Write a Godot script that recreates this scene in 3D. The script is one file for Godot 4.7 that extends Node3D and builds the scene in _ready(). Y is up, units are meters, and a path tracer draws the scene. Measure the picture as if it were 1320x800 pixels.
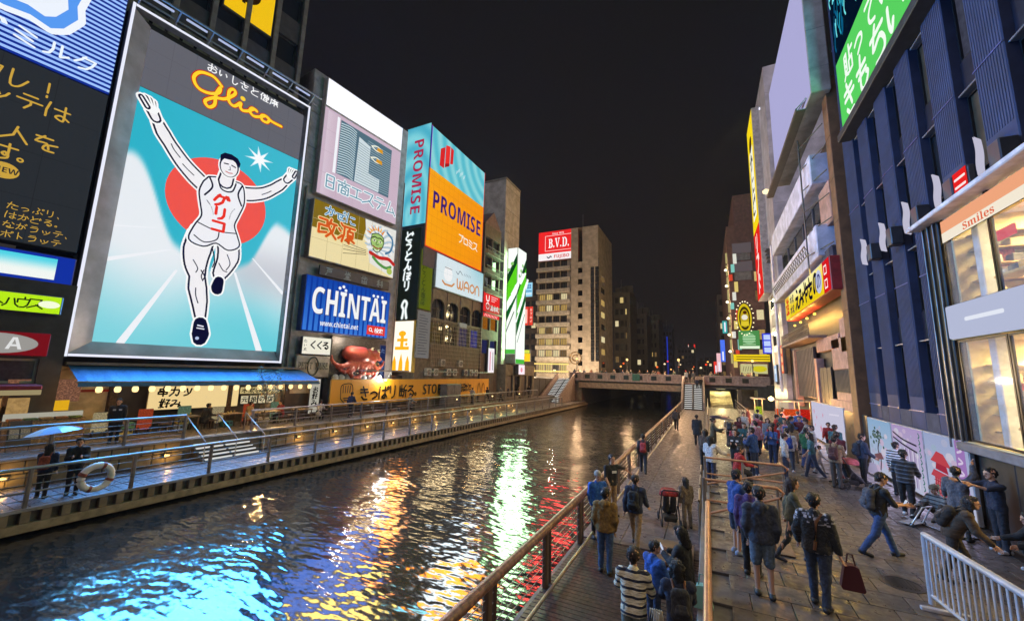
extends Node3D
# A canal between illuminated billboards at night. x: across the canal, y: up, -z: along the canal.

var mats := {}
var used := {}
var noise_tex := {}
var box_cache := {}
const ORD := ["first", "second", "third", "fourth", "fifth", "sixth", "seventh", "eighth", "ninth", "tenth", "eleventh", "twelfth", "thirteenth", "fourteenth", "fifteenth", "sixteenth", "seventeenth"]
var rng := RandomNumberGenerator.new()

# ---------------------------------------------------------------- materials
func lin(r: float, g: float, b: float) -> Color:
	return Color(r, g, b).linear_to_srgb()

func hexc(s: String) -> Color:
	return Color.html(s)

func noise(key: String) -> Texture2D:
	if noise_tex.has(key):
		return noise_tex[key]
	var n := FastNoiseLite.new()
	n.seed = 7 + noise_tex.size()
	n.fractal_type = FastNoiseLite.FRACTAL_FBM
	var lo := 0.6
	var hi := 1.0
	var size := 512
	match key:
		"grime": n.frequency = 0.01; n.fractal_octaves = 6; n.fractal_gain = 0.6; lo = 0.8
		"fine": n.frequency = 0.09; n.fractal_octaves = 4; lo = 0.7
		"wood": n.frequency = 0.02; n.fractal_octaves = 5; lo = 0.5
		"wet": n.frequency = 0.015; n.fractal_octaves = 4; lo = 0.27; hi = 0.7
		"cloth": n.frequency = 0.03; n.fractal_octaves = 3; lo = 0.78
		"fold": n.frequency = 0.014; n.fractal_octaves = 3; lo = 0.0
		"bump": n.frequency = 0.03; n.fractal_octaves = 5; lo = 0.0
		"stain": n.noise_type = FastNoiseLite.TYPE_CELLULAR; n.frequency = 0.02; n.fractal_octaves = 3; lo = 0.6
	var t := NoiseTexture2D.new()
	t.width = size; t.height = size; t.seamless = true; t.noise = n
	var g := Gradient.new()
	g.set_color(0, Color(lo, lo, lo)); g.set_color(1, Color(hi, hi, hi))
	g.set_offset(0, 0.2); g.set_offset(1, 0.8)
	t.color_ramp = g
	noise_tex[key] = t
	return t

# tone: sRGB colour. tex: noise that varies it; scale: repeats per metre
func mat(tone: Color, rough := 0.7, metal := 0.0, tex := "grime", scale := 0.25, bump := 0.0, wet := "") -> StandardMaterial3D:
	var key := "%s|%s|%s|%s|%s|%s|%s" % [tone.to_html(), rough, metal, tex, scale, bump, wet]
	if mats.has(key):
		return mats[key]
	var m := StandardMaterial3D.new()
	m.albedo_color = tone
	m.roughness = rough
	m.metallic = metal
	if tex != "":
		m.albedo_texture = noise(tex)
		m.uv1_triplanar = true
		m.uv1_world_triplanar = true
		m.uv1_scale = Vector3.ONE * scale
	if bump > 0.0:
		m.heightmap_enabled = true
		m.heightmap_texture = noise("bump")
		m.heightmap_scale = bump
	if wet != "":
		m.roughness = 1.0
		m.roughness_texture = noise(wet)
		m.roughness_texture_channel = BaseMaterial3D.TEXTURE_CHANNEL_RED
	mats[key] = m
	return m

# a glowing face; vertex colours (sRGB) give the print, gain the strength
func glow(gain := 1.0) -> StandardMaterial3D:
	var key := "glow%.3f" % gain
	if not mats.has(key):
		var m := StandardMaterial3D.new()
		m.shading_mode = BaseMaterial3D.SHADING_MODE_UNSHADED
		m.vertex_color_use_as_albedo = true
		m.vertex_color_is_srgb = true
		var g := Color(gain, gain, gain).linear_to_srgb()
		m.albedo_color = g
		mats[key] = m
	return mats[key]

func lit(tone: Color, gain := 1.0, tex := "", scale := 0.25) -> StandardMaterial3D:
	var key := "lit%s|%.3f|%s" % [tone.to_html(), gain, tex]
	if not mats.has(key):
		var m := StandardMaterial3D.new()
		m.shading_mode = BaseMaterial3D.SHADING_MODE_UNSHADED
		var c := tone.srgb_to_linear()
		m.albedo_color = Color(c.r * gain, c.g * gain, c.b * gain).linear_to_srgb()
		if tex != "":
			m.albedo_texture = noise(tex)
			m.uv1_triplanar = true
			m.uv1_world_triplanar = true
			m.uv1_scale = Vector3.ONE * scale
		mats[key] = m
	return mats[key]

# printed, unlit by itself: vertex colours on a reflecting sheet
func print_mat(rough := 0.6) -> StandardMaterial3D:
	var key := "print%s" % rough
	if not mats.has(key):
		var m := StandardMaterial3D.new()
		m.vertex_color_use_as_albedo = true
		m.vertex_color_is_srgb = true
		m.roughness = rough
		mats[key] = m
	return mats[key]

func glass_mat() -> StandardMaterial3D:
	if not mats.has("glass"):
		var m := StandardMaterial3D.new()
		m.transparency = BaseMaterial3D.TRANSPARENCY_ALPHA
		m.albedo_color = Color(0.9, 0.95, 1.0, 0.06)
		m.roughness = 0.03
		mats["glass"] = m
	return mats["glass"]

# ---------------------------------------------------------------- nodes
func numbered(called: String) -> String:
	var k: int = used.get(called, 0)
	used[called] = k + 1
	return called if k == 0 else "%s_%03d" % [called, k]

func thing(called: String, label: String, category: String, at := Vector3.ZERO, turn := 0.0, group := "") -> Node3D:
	var o := Node3D.new()
	o.name = numbered(called)
	add_child(o)
	o.position = at
	o.rotation.y = turn
	tag(o, label, category, group)
	return o

func tag(o: Node, label: String, category: String, group := "") -> void:
	o.set_meta("label", label)
	o.set_meta("category", category)
	if group != "":
		o.set_meta("group", group)

func put(called: String, mesh: Mesh, m: Material, parent: Node = self, at := Vector3.ZERO, basis := Basis.IDENTITY) -> MeshInstance3D:
	var o := MeshInstance3D.new()
	o.mesh = mesh
	o.material_override = m
	o.transform = Transform3D(basis, at)
	if parent == self:
		o.name = numbered(called)
		add_child(o)
	else:
		o.name = called
		parent.add_child(o, true)
	return o

func structure(called: String, mesh: Mesh, m: Material, at := Vector3.ZERO) -> MeshInstance3D:
	var o := put(called, mesh, m, self, at)
	o.set_meta("kind", "structure")
	return o

func copy_of(o: Node3D, at: Vector3, label: String, turn := INF) -> Node3D:
	var c: Node3D = o.duplicate()
	c.name = numbered(String(o.name).rstrip("0123456789").rstrip("_"))
	add_child(c)
	c.position = at
	if turn != INF:
		c.rotation.y = turn
	if label != "":
		c.set_meta("label", label)
	return c

# facade frames: x runs to the viewer's right, y up, z out of the wall
func left_basis() -> Basis: return Basis(Vector3(0, 0, -1), Vector3(0, 1, 0), Vector3(1, 0, 0))
func right_basis() -> Basis: return Basis(Vector3(0, 0, 1), Vector3(0, 1, 0), Vector3(-1, 0, 0)) * Basis.from_scale(Vector3.ONE * 0.86)

func wall_thing(called: String, label: String, category: String, at: Vector3, basis: Basis, group := "") -> Node3D:
	var o := thing(called, label, category, at, 0.0, group)
	o.transform = Transform3D(basis, at)
	return o

# ---------------------------------------------------------------- mesh builder
class MB:
	var v := PackedVector3Array()
	var n := PackedVector3Array()
	var c := PackedColorArray()
	var u := PackedVector2Array()
	var col := Color.WHITE
	func tri(a: Vector3, b: Vector3, d: Vector3) -> void:
		var nn := (b - a).cross(d - a).normalized()
		v.append(a); v.append(d); v.append(b)
		for i in 3:
			n.append(nn); c.append(col)
	func quad(a: Vector3, b: Vector3, d: Vector3, e: Vector3) -> void:
		tri(a, b, d); tri(a, d, e)
	func box(p: Vector3, s: Vector3, bev := 0.0, B := Basis.IDENTITY) -> void:
		var h := s * 0.5
		if bev <= 0.0:
			for ax in 3:
				for sg in [-1.0, 1.0]:
					var N := Vector3.ZERO; N[ax] = sg
					var U := Vector3.ZERO; U[(ax + 1) % 3] = 1.0
					var W := N.cross(U)
					var q := [N * h + U * h + W * h, N * h + U * h - W * h, N * h - U * h - W * h, N * h - U * h + W * h]
					quad(p + B * q[3], p + B * q[2], p + B * q[1], p + B * q[0])
			return
		var i := h - Vector3.ONE * bev
		for ax in 3:
			for sg in [-1.0, 1.0]:
				var N := Vector3.ZERO; N[ax] = sg
				var U := Vector3.ZERO; U[(ax + 1) % 3] = 1.0
				var W := N.cross(U)
				quad(p + B * (N * h - U * i + W * i), p + B * (N * h - U * i - W * i), p + B * (N * h + U * i - W * i), p + B * (N * h + U * i + W * i))
		for ax in 3:
			var b1 := (ax + 1) % 3
			var b2 := (ax + 2) % 3
			for s1 in [-1.0, 1.0]:
				for s2 in [-1.0, 1.0]:
					var A := Vector3.ZERO; A[ax] = i[ax]
					var e1 := Vector3.ZERO; e1[b1] = s1 * h[b1]; e1[b2] = s2 * i[b2]
					var e2 := Vector3.ZERO; e2[b1] = s1 * i[b1]; e2[b2] = s2 * h[b2]
					_edge(p, B, e1, e2, A)
		for sx in [-1.0, 1.0]:
			for sy in [-1.0, 1.0]:
				for sz in [-1.0, 1.0]:
					var a := Vector3(sx * h.x, sy * i.y, sz * i.z)
					var b := Vector3(sx * i.x, sy * h.y, sz * i.z)
					var d := Vector3(sx * i.x, sy * i.y, sz * h.z)
					if sx * sy * sz > 0: tri(p + B * a, p + B * b, p + B * d)
					else: tri(p + B * a, p + B * d, p + B * b)
	func _edge(p: Vector3, B: Basis, e1: Vector3, e2: Vector3, A: Vector3) -> void:
		var nn := (e2 - e1).cross(A)
		if nn.dot(e1 + e2) > 0: quad(p + B * (e1 - A), p + B * (e2 - A), p + B * (e2 + A), p + B * (e1 + A))
		else: quad(p + B * (e1 - A), p + B * (e1 + A), p + B * (e2 + A), p + B * (e2 - A))
	func bar(a: Vector3, b: Vector3, w: float, t: float, up := Vector3.UP) -> void:
		var d := (b - a)
		var L := d.length()
		if L < 1e-5: return
		d /= L
		var r := d.cross(up)
		if r.length() < 0.01: r = d.cross(Vector3.RIGHT)
		r = r.normalized()
		var q := r.cross(d)
		box((a + b) * 0.5, Vector3(w, t, L), minf(w, t) * 0.12, Basis(r, q, -d))
	# tube through points; radii one number or one per point
	func tube(pts: Array, rad, sides := 8, caps := true) -> void:
		var m := pts.size()
		var rings := []
		var up := Vector3.UP
		for k in m:
			var d: Vector3 = (pts[mini(k + 1, m - 1)] - pts[maxi(k - 1, 0)]).normalized()
			var x := d.cross(up)
			if x.length() < 0.15: x = d.cross(Vector3.RIGHT)
			x = x.normalized()
			var y := x.cross(d)
			var r: float = rad if rad is float else rad[k]
			var ring := []
			for s in sides:
				var a := TAU * s / sides
				ring.append([pts[k] + (x * cos(a) + y * sin(a)) * r, x * cos(a) + y * sin(a)])
			rings.append(ring)
		for k in m - 1:
			for s in sides:
				var s2 := (s + 1) % sides
				_sm(rings[k][s], rings[k + 1][s], rings[k + 1][s2])
				_sm(rings[k][s], rings[k + 1][s2], rings[k][s2])
		if caps:
			for s in sides:
				var s2 := (s + 1) % sides
				tri(pts[0], rings[0][s2][0], rings[0][s][0])
				tri(pts[m - 1], rings[m - 1][s][0], rings[m - 1][s2][0])
	func _sm(a, b, d) -> void:
		var g: Vector3 = (b[0] - a[0]).cross(d[0] - a[0])
		var flip: bool = g.dot(a[1]) < 0
		var o = [a, d, b] if not flip else [a, b, d]
		for q in o:
			v.append(q[0]); n.append(q[1].normalized()); c.append(col)
	# revolve (radius, height) pairs round the y axis at p
	func lathe(p: Vector3, prof: Array, sides := 16) -> void:
		for k in prof.size() - 1:
			var a: Vector2 = prof[k]
			var b: Vector2 = prof[k + 1]
			var nr := Vector2(b.y - a.y, a.x - b.x).normalized()
			for s in sides:
				var t0 := TAU * s / sides
				var t1 := TAU * (s + 1) / sides
				var d0 := Vector3(cos(t0), 0, sin(t0))
				var d1 := Vector3(cos(t1), 0, sin(t1))
				var n0 := d0 * nr.x + Vector3.UP * nr.y
				var n1 := d1 * nr.x + Vector3.UP * nr.y
				var A := [p + d0 * a.x + Vector3.UP * a.y, n0]
				var Bq := [p + d0 * b.x + Vector3.UP * b.y, n0]
				var C := [p + d1 * b.x + Vector3.UP * b.y, n1]
				var D := [p + d1 * a.x + Vector3.UP * a.y, n1]
				_sm(A, Bq, C); _sm(A, C, D)
	# a flat outline (x, y) pushed out along z from z0 to z1
	func prism(poly: PackedVector2Array, z0: float, z1: float, X := Transform3D.IDENTITY) -> void:
		if Geometry2D.is_polygon_clockwise(poly): poly.reverse()
		var t := Geometry2D.triangulate_polygon(poly)
		for k in range(0, t.size(), 3):
			var a := poly[t[k]]; var b := poly[t[k + 1]]; var d := poly[t[k + 2]]
			if (b - a).cross(d - a) < 0:
				var q := b; b = d; d = q
			tri(X * Vector3(a.x, a.y, z1), X * Vector3(b.x, b.y, z1), X * Vector3(d.x, d.y, z1))
			tri(X * Vector3(a.x, a.y, z0), X * Vector3(d.x, d.y, z0), X * Vector3(b.x, b.y, z0))
		for k in poly.size():
			var a := poly[k]; var b := poly[(k + 1) % poly.size()]
			quad(X * Vector3(a.x, a.y, z0), X * Vector3(b.x, b.y, z0), X * Vector3(b.x, b.y, z1), X * Vector3(a.x, a.y, z1))
	func mesh() -> ArrayMesh:
		var am := ArrayMesh.new()
		var arr := []
		arr.resize(Mesh.ARRAY_MAX)
		arr[Mesh.ARRAY_VERTEX] = v
		arr[Mesh.ARRAY_NORMAL] = n
		arr[Mesh.ARRAY_COLOR] = c
		if u.size() == v.size(): arr[Mesh.ARRAY_TEX_UV] = u
		am.add_surface_from_arrays(Mesh.PRIMITIVE_TRIANGLES, arr)
		return am

func box_mesh(s: Vector3, bev := 0.01) -> Mesh:
	var key := "%.3f,%.3f,%.3f,%.3f" % [s.x, s.y, s.z, bev]
	if not box_cache.has(key):
		var b := MB.new()
		b.box(Vector3.ZERO, s, minf(bev, minf(s.x, minf(s.y, s.z)) * 0.3))
		box_cache[key] = b.mesh()
	return box_cache[key]

func bx(called: String, p: Vector3, s: Vector3, m: Material, parent: Node, bev := 0.01) -> MeshInstance3D:
	return put(called, box_mesh(s, bev), m, parent, p)

func tube_mesh(pts: Array, r, sides := 8) -> Mesh:
	var b := MB.new()
	b.tube(pts, r, sides)
	return b.mesh()

# a lamp of its own size just in front of a glowing face (local frame: z outwards)
func face_light(parent: Node3D, cx: float, cy: float, z: float, w: float, h: float, tone: Color, radiance: float) -> void:
	var l := AreaLight3D.new()
	l.area_normalize_energy = false
	l.area_size = Vector2(w, h)
	l.light_color = tone
	l.light_energy = radiance * 2.3 / PI
	l.area_range = 120.0
	l.shadow_enabled = true
	l.name = "face_light"
	parent.add_child(l, true)
	l.transform = Transform3D(Basis(Vector3.UP, PI), Vector3(cx, cy, z))

func bulb_light(parent: Node3D, p: Vector3, tone: Color, energy: float, size := 0.05) -> void:
	var l := OmniLight3D.new()
	l.light_color = tone
	l.light_energy = energy
	l.light_size = size
	l.omni_range = 60.0
	l.omni_attenuation = 2.0
	l.shadow_enabled = true
	l.name = "bulb_light"
	parent.add_child(l, true)
	l.position = p

# ---------------------------------------------------------------- flat print: strokes, outlines, lettering
class Art extends MB:
	var z := 0.0
	var step := 0.004
	var host: Node3D
	func up() -> void: z += step
	func P(x: float, y: float) -> Vector3: return Vector3(x, y, z)
	func face(a: Vector2, b: Vector2, d: Vector2) -> void:
		if (b - a).cross(d - a) < 0:
			var q := b; b = d; d = q
		tri(P(a.x, a.y), P(b.x, b.y), P(d.x, d.y))
	func rect(x: float, y: float, w: float, h: float, tone: Color, raise := true) -> void:
		if raise: up()
		col = tone
		quad(P(x, y), P(x + w, y), P(x + w, y + h), P(x, y + h))
	func poly(pts, tone: Color, raise := true) -> void:
		if raise: up()
		col = tone
		var q := PackedVector2Array(pts)
		var t := Geometry2D.triangulate_polygon(q)
		for k in range(0, t.size(), 3): face(q[t[k]], q[t[k + 1]], q[t[k + 2]])
	# four corner tones (bottom left, bottom right, top right, top left) on a grid of quads
	func shade(x: float, y: float, w: float, h: float, f: Callable, nx: int, ny: int) -> void:
		up()
		for i in nx:
			for j in ny:
				var q := []
				for k in [[0, 0], [1, 0], [1, 1], [0, 1]]:
					q.append(Vector2(float(i + k[0]) / nx, float(j + k[1]) / ny))
				for t in [[0, 2, 1], [0, 3, 2]]:
					for k in t:
						v.append(P(x + w * q[k].x, y + h * q[k].y)); n.append(Vector3(0, 0, 1)); c.append(f.call(q[k].x, q[k].y))
	func disc(x: float, y: float, r: float, tone: Color, sides := 28, sy := 1.0, raise := true) -> void:
		if raise: up()
		col = tone
		for s in sides:
			var a := TAU * s / sides
			var b := TAU * (s + 1) / sides
			tri(P(x, y), P(x + cos(a) * r, y + sin(a) * r * sy), P(x + cos(b) * r, y + sin(b) * r * sy))
	func star(x: float, y: float, r: float, r2: float, points: int, tone: Color) -> void:
		var q := []
		for k in points * 2:
			var a := PI * k / points + 0.2
			q.append(Vector2(x, y) + Vector2(cos(a), sin(a)) * (r if k % 2 == 0 else r2))
		poly(q, tone)
	# ribbon with round joints; widths one number or one per point
	func line(pts, width, tone: Color, raise := true) -> void:
		if raise: up()
		col = tone
		var m: int = pts.size()
		for k in m:
			var w: float = (width if width is float else width[k]) * 0.5
			var p: Vector2 = pts[k]
			for s in 10:
				var a := TAU * s / 10
				var b := TAU * (s + 1) / 10
				tri(P(p.x, p.y), P(p.x + cos(a) * w, p.y + sin(a) * w), P(p.x + cos(b) * w, p.y + sin(b) * w))
			if k + 1 < m:
				var p2: Vector2 = pts[k + 1]
				var w2: float = (width if width is float else width[k + 1]) * 0.5
				var d := (p2 - p).normalized().orthogonal()
				face(p + d * w, p - d * w, p2 - d * w2)
				face(p + d * w, p2 - d * w2, p2 + d * w2)
	func curve(pts, width, tone: Color, raise := true) -> void:
		line(smooth(pts), width, tone, raise)
	static func smooth(pts, per := 5) -> Array:
		var o := []
		for k in pts.size() - 1:
			var p0: Vector2 = pts[maxi(k - 1, 0)]
			var p1: Vector2 = pts[k]
			var p2: Vector2 = pts[k + 1]
			var p3: Vector2 = pts[mini(k + 2, pts.size() - 1)]
			for s in per: o.append(p1.cubic_interpolate(p2, p0, p3, float(s) / per))
		o.append(pts[-1])
		return o
	# hairline joints between the panels of a sign face
	func seams(x: float, y: float, w: float, h: float, nx: int, ny: int, tone: Color) -> void:
		up()
		for k in nx - 1: rect(x + w * (k + 1) / nx - 0.012, y, 0.024, h, tone, false)
		for k in ny - 1: rect(x, y + h * (k + 1) / ny - 0.012, w, 0.024, tone, false)
	# brush-written characters: each in a square of side size, from the top left corner
	func kana(text: String, x: float, y: float, size: float, weight: float, tone: Color, vertical := false, pitch := 1.08, slant := Vector2.ZERO) -> void:
		up()
		var at := Vector2(x, y)
		for ch in text:
			if GLYPH.has(ch):
				for stroke in GLYPH[ch].split(" ", false):
					if stroke[0] == "o":
						var q := []
						for s in 9:
							q.append(_g(Vector2(float(stroke[1]) + cos(TAU * s / 8), float(stroke[2]) + 0.3 + sin(TAU * s / 8)), at, size, slant))
						line(q, weight * size * 0.8, tone, false)
						continue
					var pts := []
					for d in stroke.split("-"): pts.append(_g(Vector2(float(d[0]), float(d[1])), at, size, slant))
					line(smooth(pts, 3) if pts.size() > 3 and ch in CURVED else pts, weight * size, tone, false)
			at += Vector2(0, -size * pitch) if vertical else Vector2(size * pitch, size * pitch * slant.y)
	static func _g(g: Vector2, at: Vector2, size: float, slant: Vector2) -> Vector2:
		var q := Vector2(g.x / 9.0, -g.y / 9.0) * size
		return at + Vector2(q.x + q.y * slant.x, q.y + q.x * slant.y)
	# Latin lettering: left end of the baseline at (x, y), capitals of height cap; wide stretches it
	func latin(text: String, x: float, y: float, cap: float, tone: Color, bold := true, wide := 1.0, face_name := "Droid Sans", width := 0.0, turn := 0.0) -> void:
		up()
		var f := SystemFont.new()
		f.font_names = PackedStringArray([face_name])
		f.font_weight = 700 if bold else 400
		var t := TextMesh.new()
		t.font = f; t.text = text; t.font_size = 64; t.pixel_size = 0.01; t.depth = 0.0
		t.horizontal_alignment = HORIZONTAL_ALIGNMENT_LEFT
		t.vertical_alignment = VERTICAL_ALIGNMENT_BOTTOM
		var a := t.surface_get_arrays(0)
		var vs: PackedVector3Array = a[Mesh.ARRAY_VERTEX]
		var ix: PackedInt32Array = a[Mesh.ARRAY_INDEX]
		if vs.is_empty(): return
		var low := INF
		var lx := INF
		var hx := -INF
		for q in vs:
			lx = minf(lx, q.x); hx = maxf(hx, q.x)
		var ref := TextMesh.new()
		ref.font = f; ref.text = "H"; ref.font_size = 64; ref.pixel_size = 0.01; ref.depth = 0.0
		ref.vertical_alignment = VERTICAL_ALIGNMENT_BOTTOM
		var ab := ref.get_aabb()
		var k := cap / ab.size.y
		low = ab.position.y
		if width > 0.0: wide = width / ((hx - lx) * k)
		var R := Transform2D(turn, Vector2(x, y))
		col = tone
		for i in range(0, ix.size(), 3):
			var q := []
			for j in 3:
				var p := vs[ix[i + j]]
				q.append(R * Vector2((p.x - lx) * k * wide, (p.y - low) * k))
			face(q[0], q[1], q[2])
	const CURVED := "んぼうおいしさとるはをますたぷふりかどながぜにくきっぱてもちのやえみレ"
	const GLYPH := {
		"ク": "41-24-06 32-82-75-58-29", "グ": "31-14-06 22-62-56-38-19 71-83 81-93", "リ": "21-26 71-76-68-49", "コ": "12-82-88 18-88", "ミ": "21-83 14-76 17-89",
		"ル": "31-35-28-09 61-68-96", "フ": "11-81-76-58-29", "レ": "20-29-59-84", "ッ": "14-27 44-56 84-76-58-39", "テ": "21-71 04-94 54-56-39", "ラ": "21-71 13-83-77-58-29",
		"ポ": "03-83 40-49 25-08 65-88 o91", "ト": "30-39 34-77", "ハ": "32-27-09 62-77-99", "ウ": "50-52 15-12-82-77-59-39", "ス": "11-81-66-47-09 56-99", "エ": "12-82 52-58 08-98",
		"ム": "40-28-18-87 64-99", "プ": "11-71-66-48-29 o81", "ロ": "12-82-88-18-12", "イ": "80-54-06 54-59", "カ": "03-83-78-69-58 40-36-09", "ツ": "11-25 42-56 82-76-58-29", "ブ": "11-71-66-48-29 71-83 81-93",
		"ー": "05-95", "ョ": "24-84-89-29 26-86", "ボ": "03-83 40-49 25-08 65-88 71-83 81-93", "ん": "50-36-09 36-55-57-69-88-86", "ぼ": "10-05-09 42-82 45-85 64-68-59-48-57-88 72-84 81-93", "う": "30-61 13-53-75-67-49", "ン": "12-34 94-77-48-19", "ド": "30-39 34-77 61-73 71-83",
		"お": "13-63 40-48-29-17-26-55-85-97-79-59 71-93", "い": "12-16-28-36 73-85-86", "し": "30-37-49-69-86", "さ": "03-83 30-56-75 26-28-49-79", "と": "20-35 82-34-16-18-39-89",
		"は": "10-05-09 33-93 70-78-69-48-47-66-98", "る": "21-71-15-44-75-87-69-48-47-68", "を": "12-72 41-15-55-68 95-56-48-59-89", "ま": "12-82 14-84 50-57-49-28-27-46-88", "す": "02-92 60-66-55-46-57-66-68-49",
		"た": "03-63 30-09 54-94 46-48-69-99", "ぷ": "40-62 62-45-57-58-39 16-08 76-98 o91", "り": "20-25 70-75-68-49", "か": "03-63-67-58-48 40-36-09 72-95", "ど": "10-25 62-24-06-08-29-79 72-84 81-93",
		"な": "03-53 30-07 71-93 65-68-59-38-47-69-98", "が": "03-53-57-48-38 30-26-09 63-86 71-82 80-91", "ぜ": "04-94 24-28-39-89 64-66-57-46 71-82 80-91", "に": "10-05-09 43-83 47-59-99", "く": "70-25-79",
		"き": "12-72 14-84 30-67 27-38-49-79", "っ": "15-44-75-77-58-39", "ぱ": "10-05-09 33-83 60-68-59-38-47-66-88 o91", "て": "11-81-44-36-48-79", "も": "40-37-49-69-87-76 13-73 25-75",
		"ち": "12-82 40-25-64-86-88-69-39", "の": "52-37-28-17-14-31-61-83-86-68", "や": "05-73-94-86-66 30-59 61-63", "え": "40-61 14-74-09 46-57-59-99", "み": "12-52-18-07-26-76-98 84-79",
		"。": "o17", "、": "17-29", "！": "50-56 58-59", "人": "51-46-09 53-76-99", "日": "21-71-79-29-21 25-75", "商": "50-51 02-92 33-44 63-54 14-19 14-84-89-79 45-36 55-76 37-67-69-39-37",
		"健": "20-04 13-19 31-51-33-53-39-99 52-92-95-55 44-94 70-78 57-87", "康": "50-51 12-92 12-16-09 33-83-86 35-95 36-86 53-59 46-27 74-98",
		"改": "01-41-44-04-08-47 60-53 52-92 82-76-49 54-77-99", "源": "10-21 03-14 08-26 31-91 31-35-29 62-53 53-83-86-56-53 55-85 66-69-58 57-48 77-98",
		"戸": "11-81 23-73-75-25 23-26-09", "堂": "50-52 20-32 80-62 14-13-83-84 35-65-66-36-35 57-59 27-77 09-99", "歯": "50-53 51-81 20-23 03-93 15-19-89-85 54-58 26-37 76-67 27-77", "科": "40-11 03-43 21-29 24-07 24-46 61-72 63-74 56-96 80-89",
		"断": "11-18-58 30-37 13-53 15-34-55 80-62 62-66-59 64-94 84-89", "未": "21-71 14-84 50-59 54-07 54-97", "成": "12-92 12-16-09 15-45-48-38 51-66-99-97 81-92 83-57", "年": "30-03 22-82 25-75 25-27 07-97 52-59",
		"者": "21-71 40-44 04-94 81-08 35-85-89-39-35 37-87", "飲": "20-03 20-53 14-44-47-17 14-19-48 60-54 62-92-84 73-76-59 75-99", "酒": "10-21 03-14 08-26 32-92 44-94-99-49-44 52-54 72-74 47-97",
		"検": "20-29 03-43 24-07 24-45 70-43 70-94 54-84 55-85-87-57-55 74-78-49 76-99", "索": "50-53 12-92 05-03-93-95 44-26-56 64-27 57-59 37-19 77-99",
		"好": "20-17-49 40-29-09 03-53 61-91-74-79-68 55-95", "串": "22-72-74-24-22 15-85-87-17-15 50-59", "元": "21-71 04-94 34-37-09 64-68-89-97", "祖": "20-22 03-43-07 25-29 45-46 51-59 51-81-89 54-84 56-86 49-99",
		"店": "50-51 12-92 12-16-09 54-56 55-85 37-87-89-39-37", "玉": "12-82 15-75 52-58 08-98 66-77", "貼": "11-31-37-17-11 13-33 15-35 18-09 28-49 60-65 62-92 55-85-89-59-55",
		"道": "10-21 04-24-17-09-99 40-51 80-71 32-92 62-54 44-84-88-48-44 46-86", "鳥": "50-42 32-72-75 32-38 34-74 36-86 38-98-89 07-09 28-29 48-49 68-69", "本": "03-93 50-59 53-07 53-97 37-67", "家": "50-51 13-12-82-83 24-74 54-26-57-49 66-99 46-08",
	}
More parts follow.
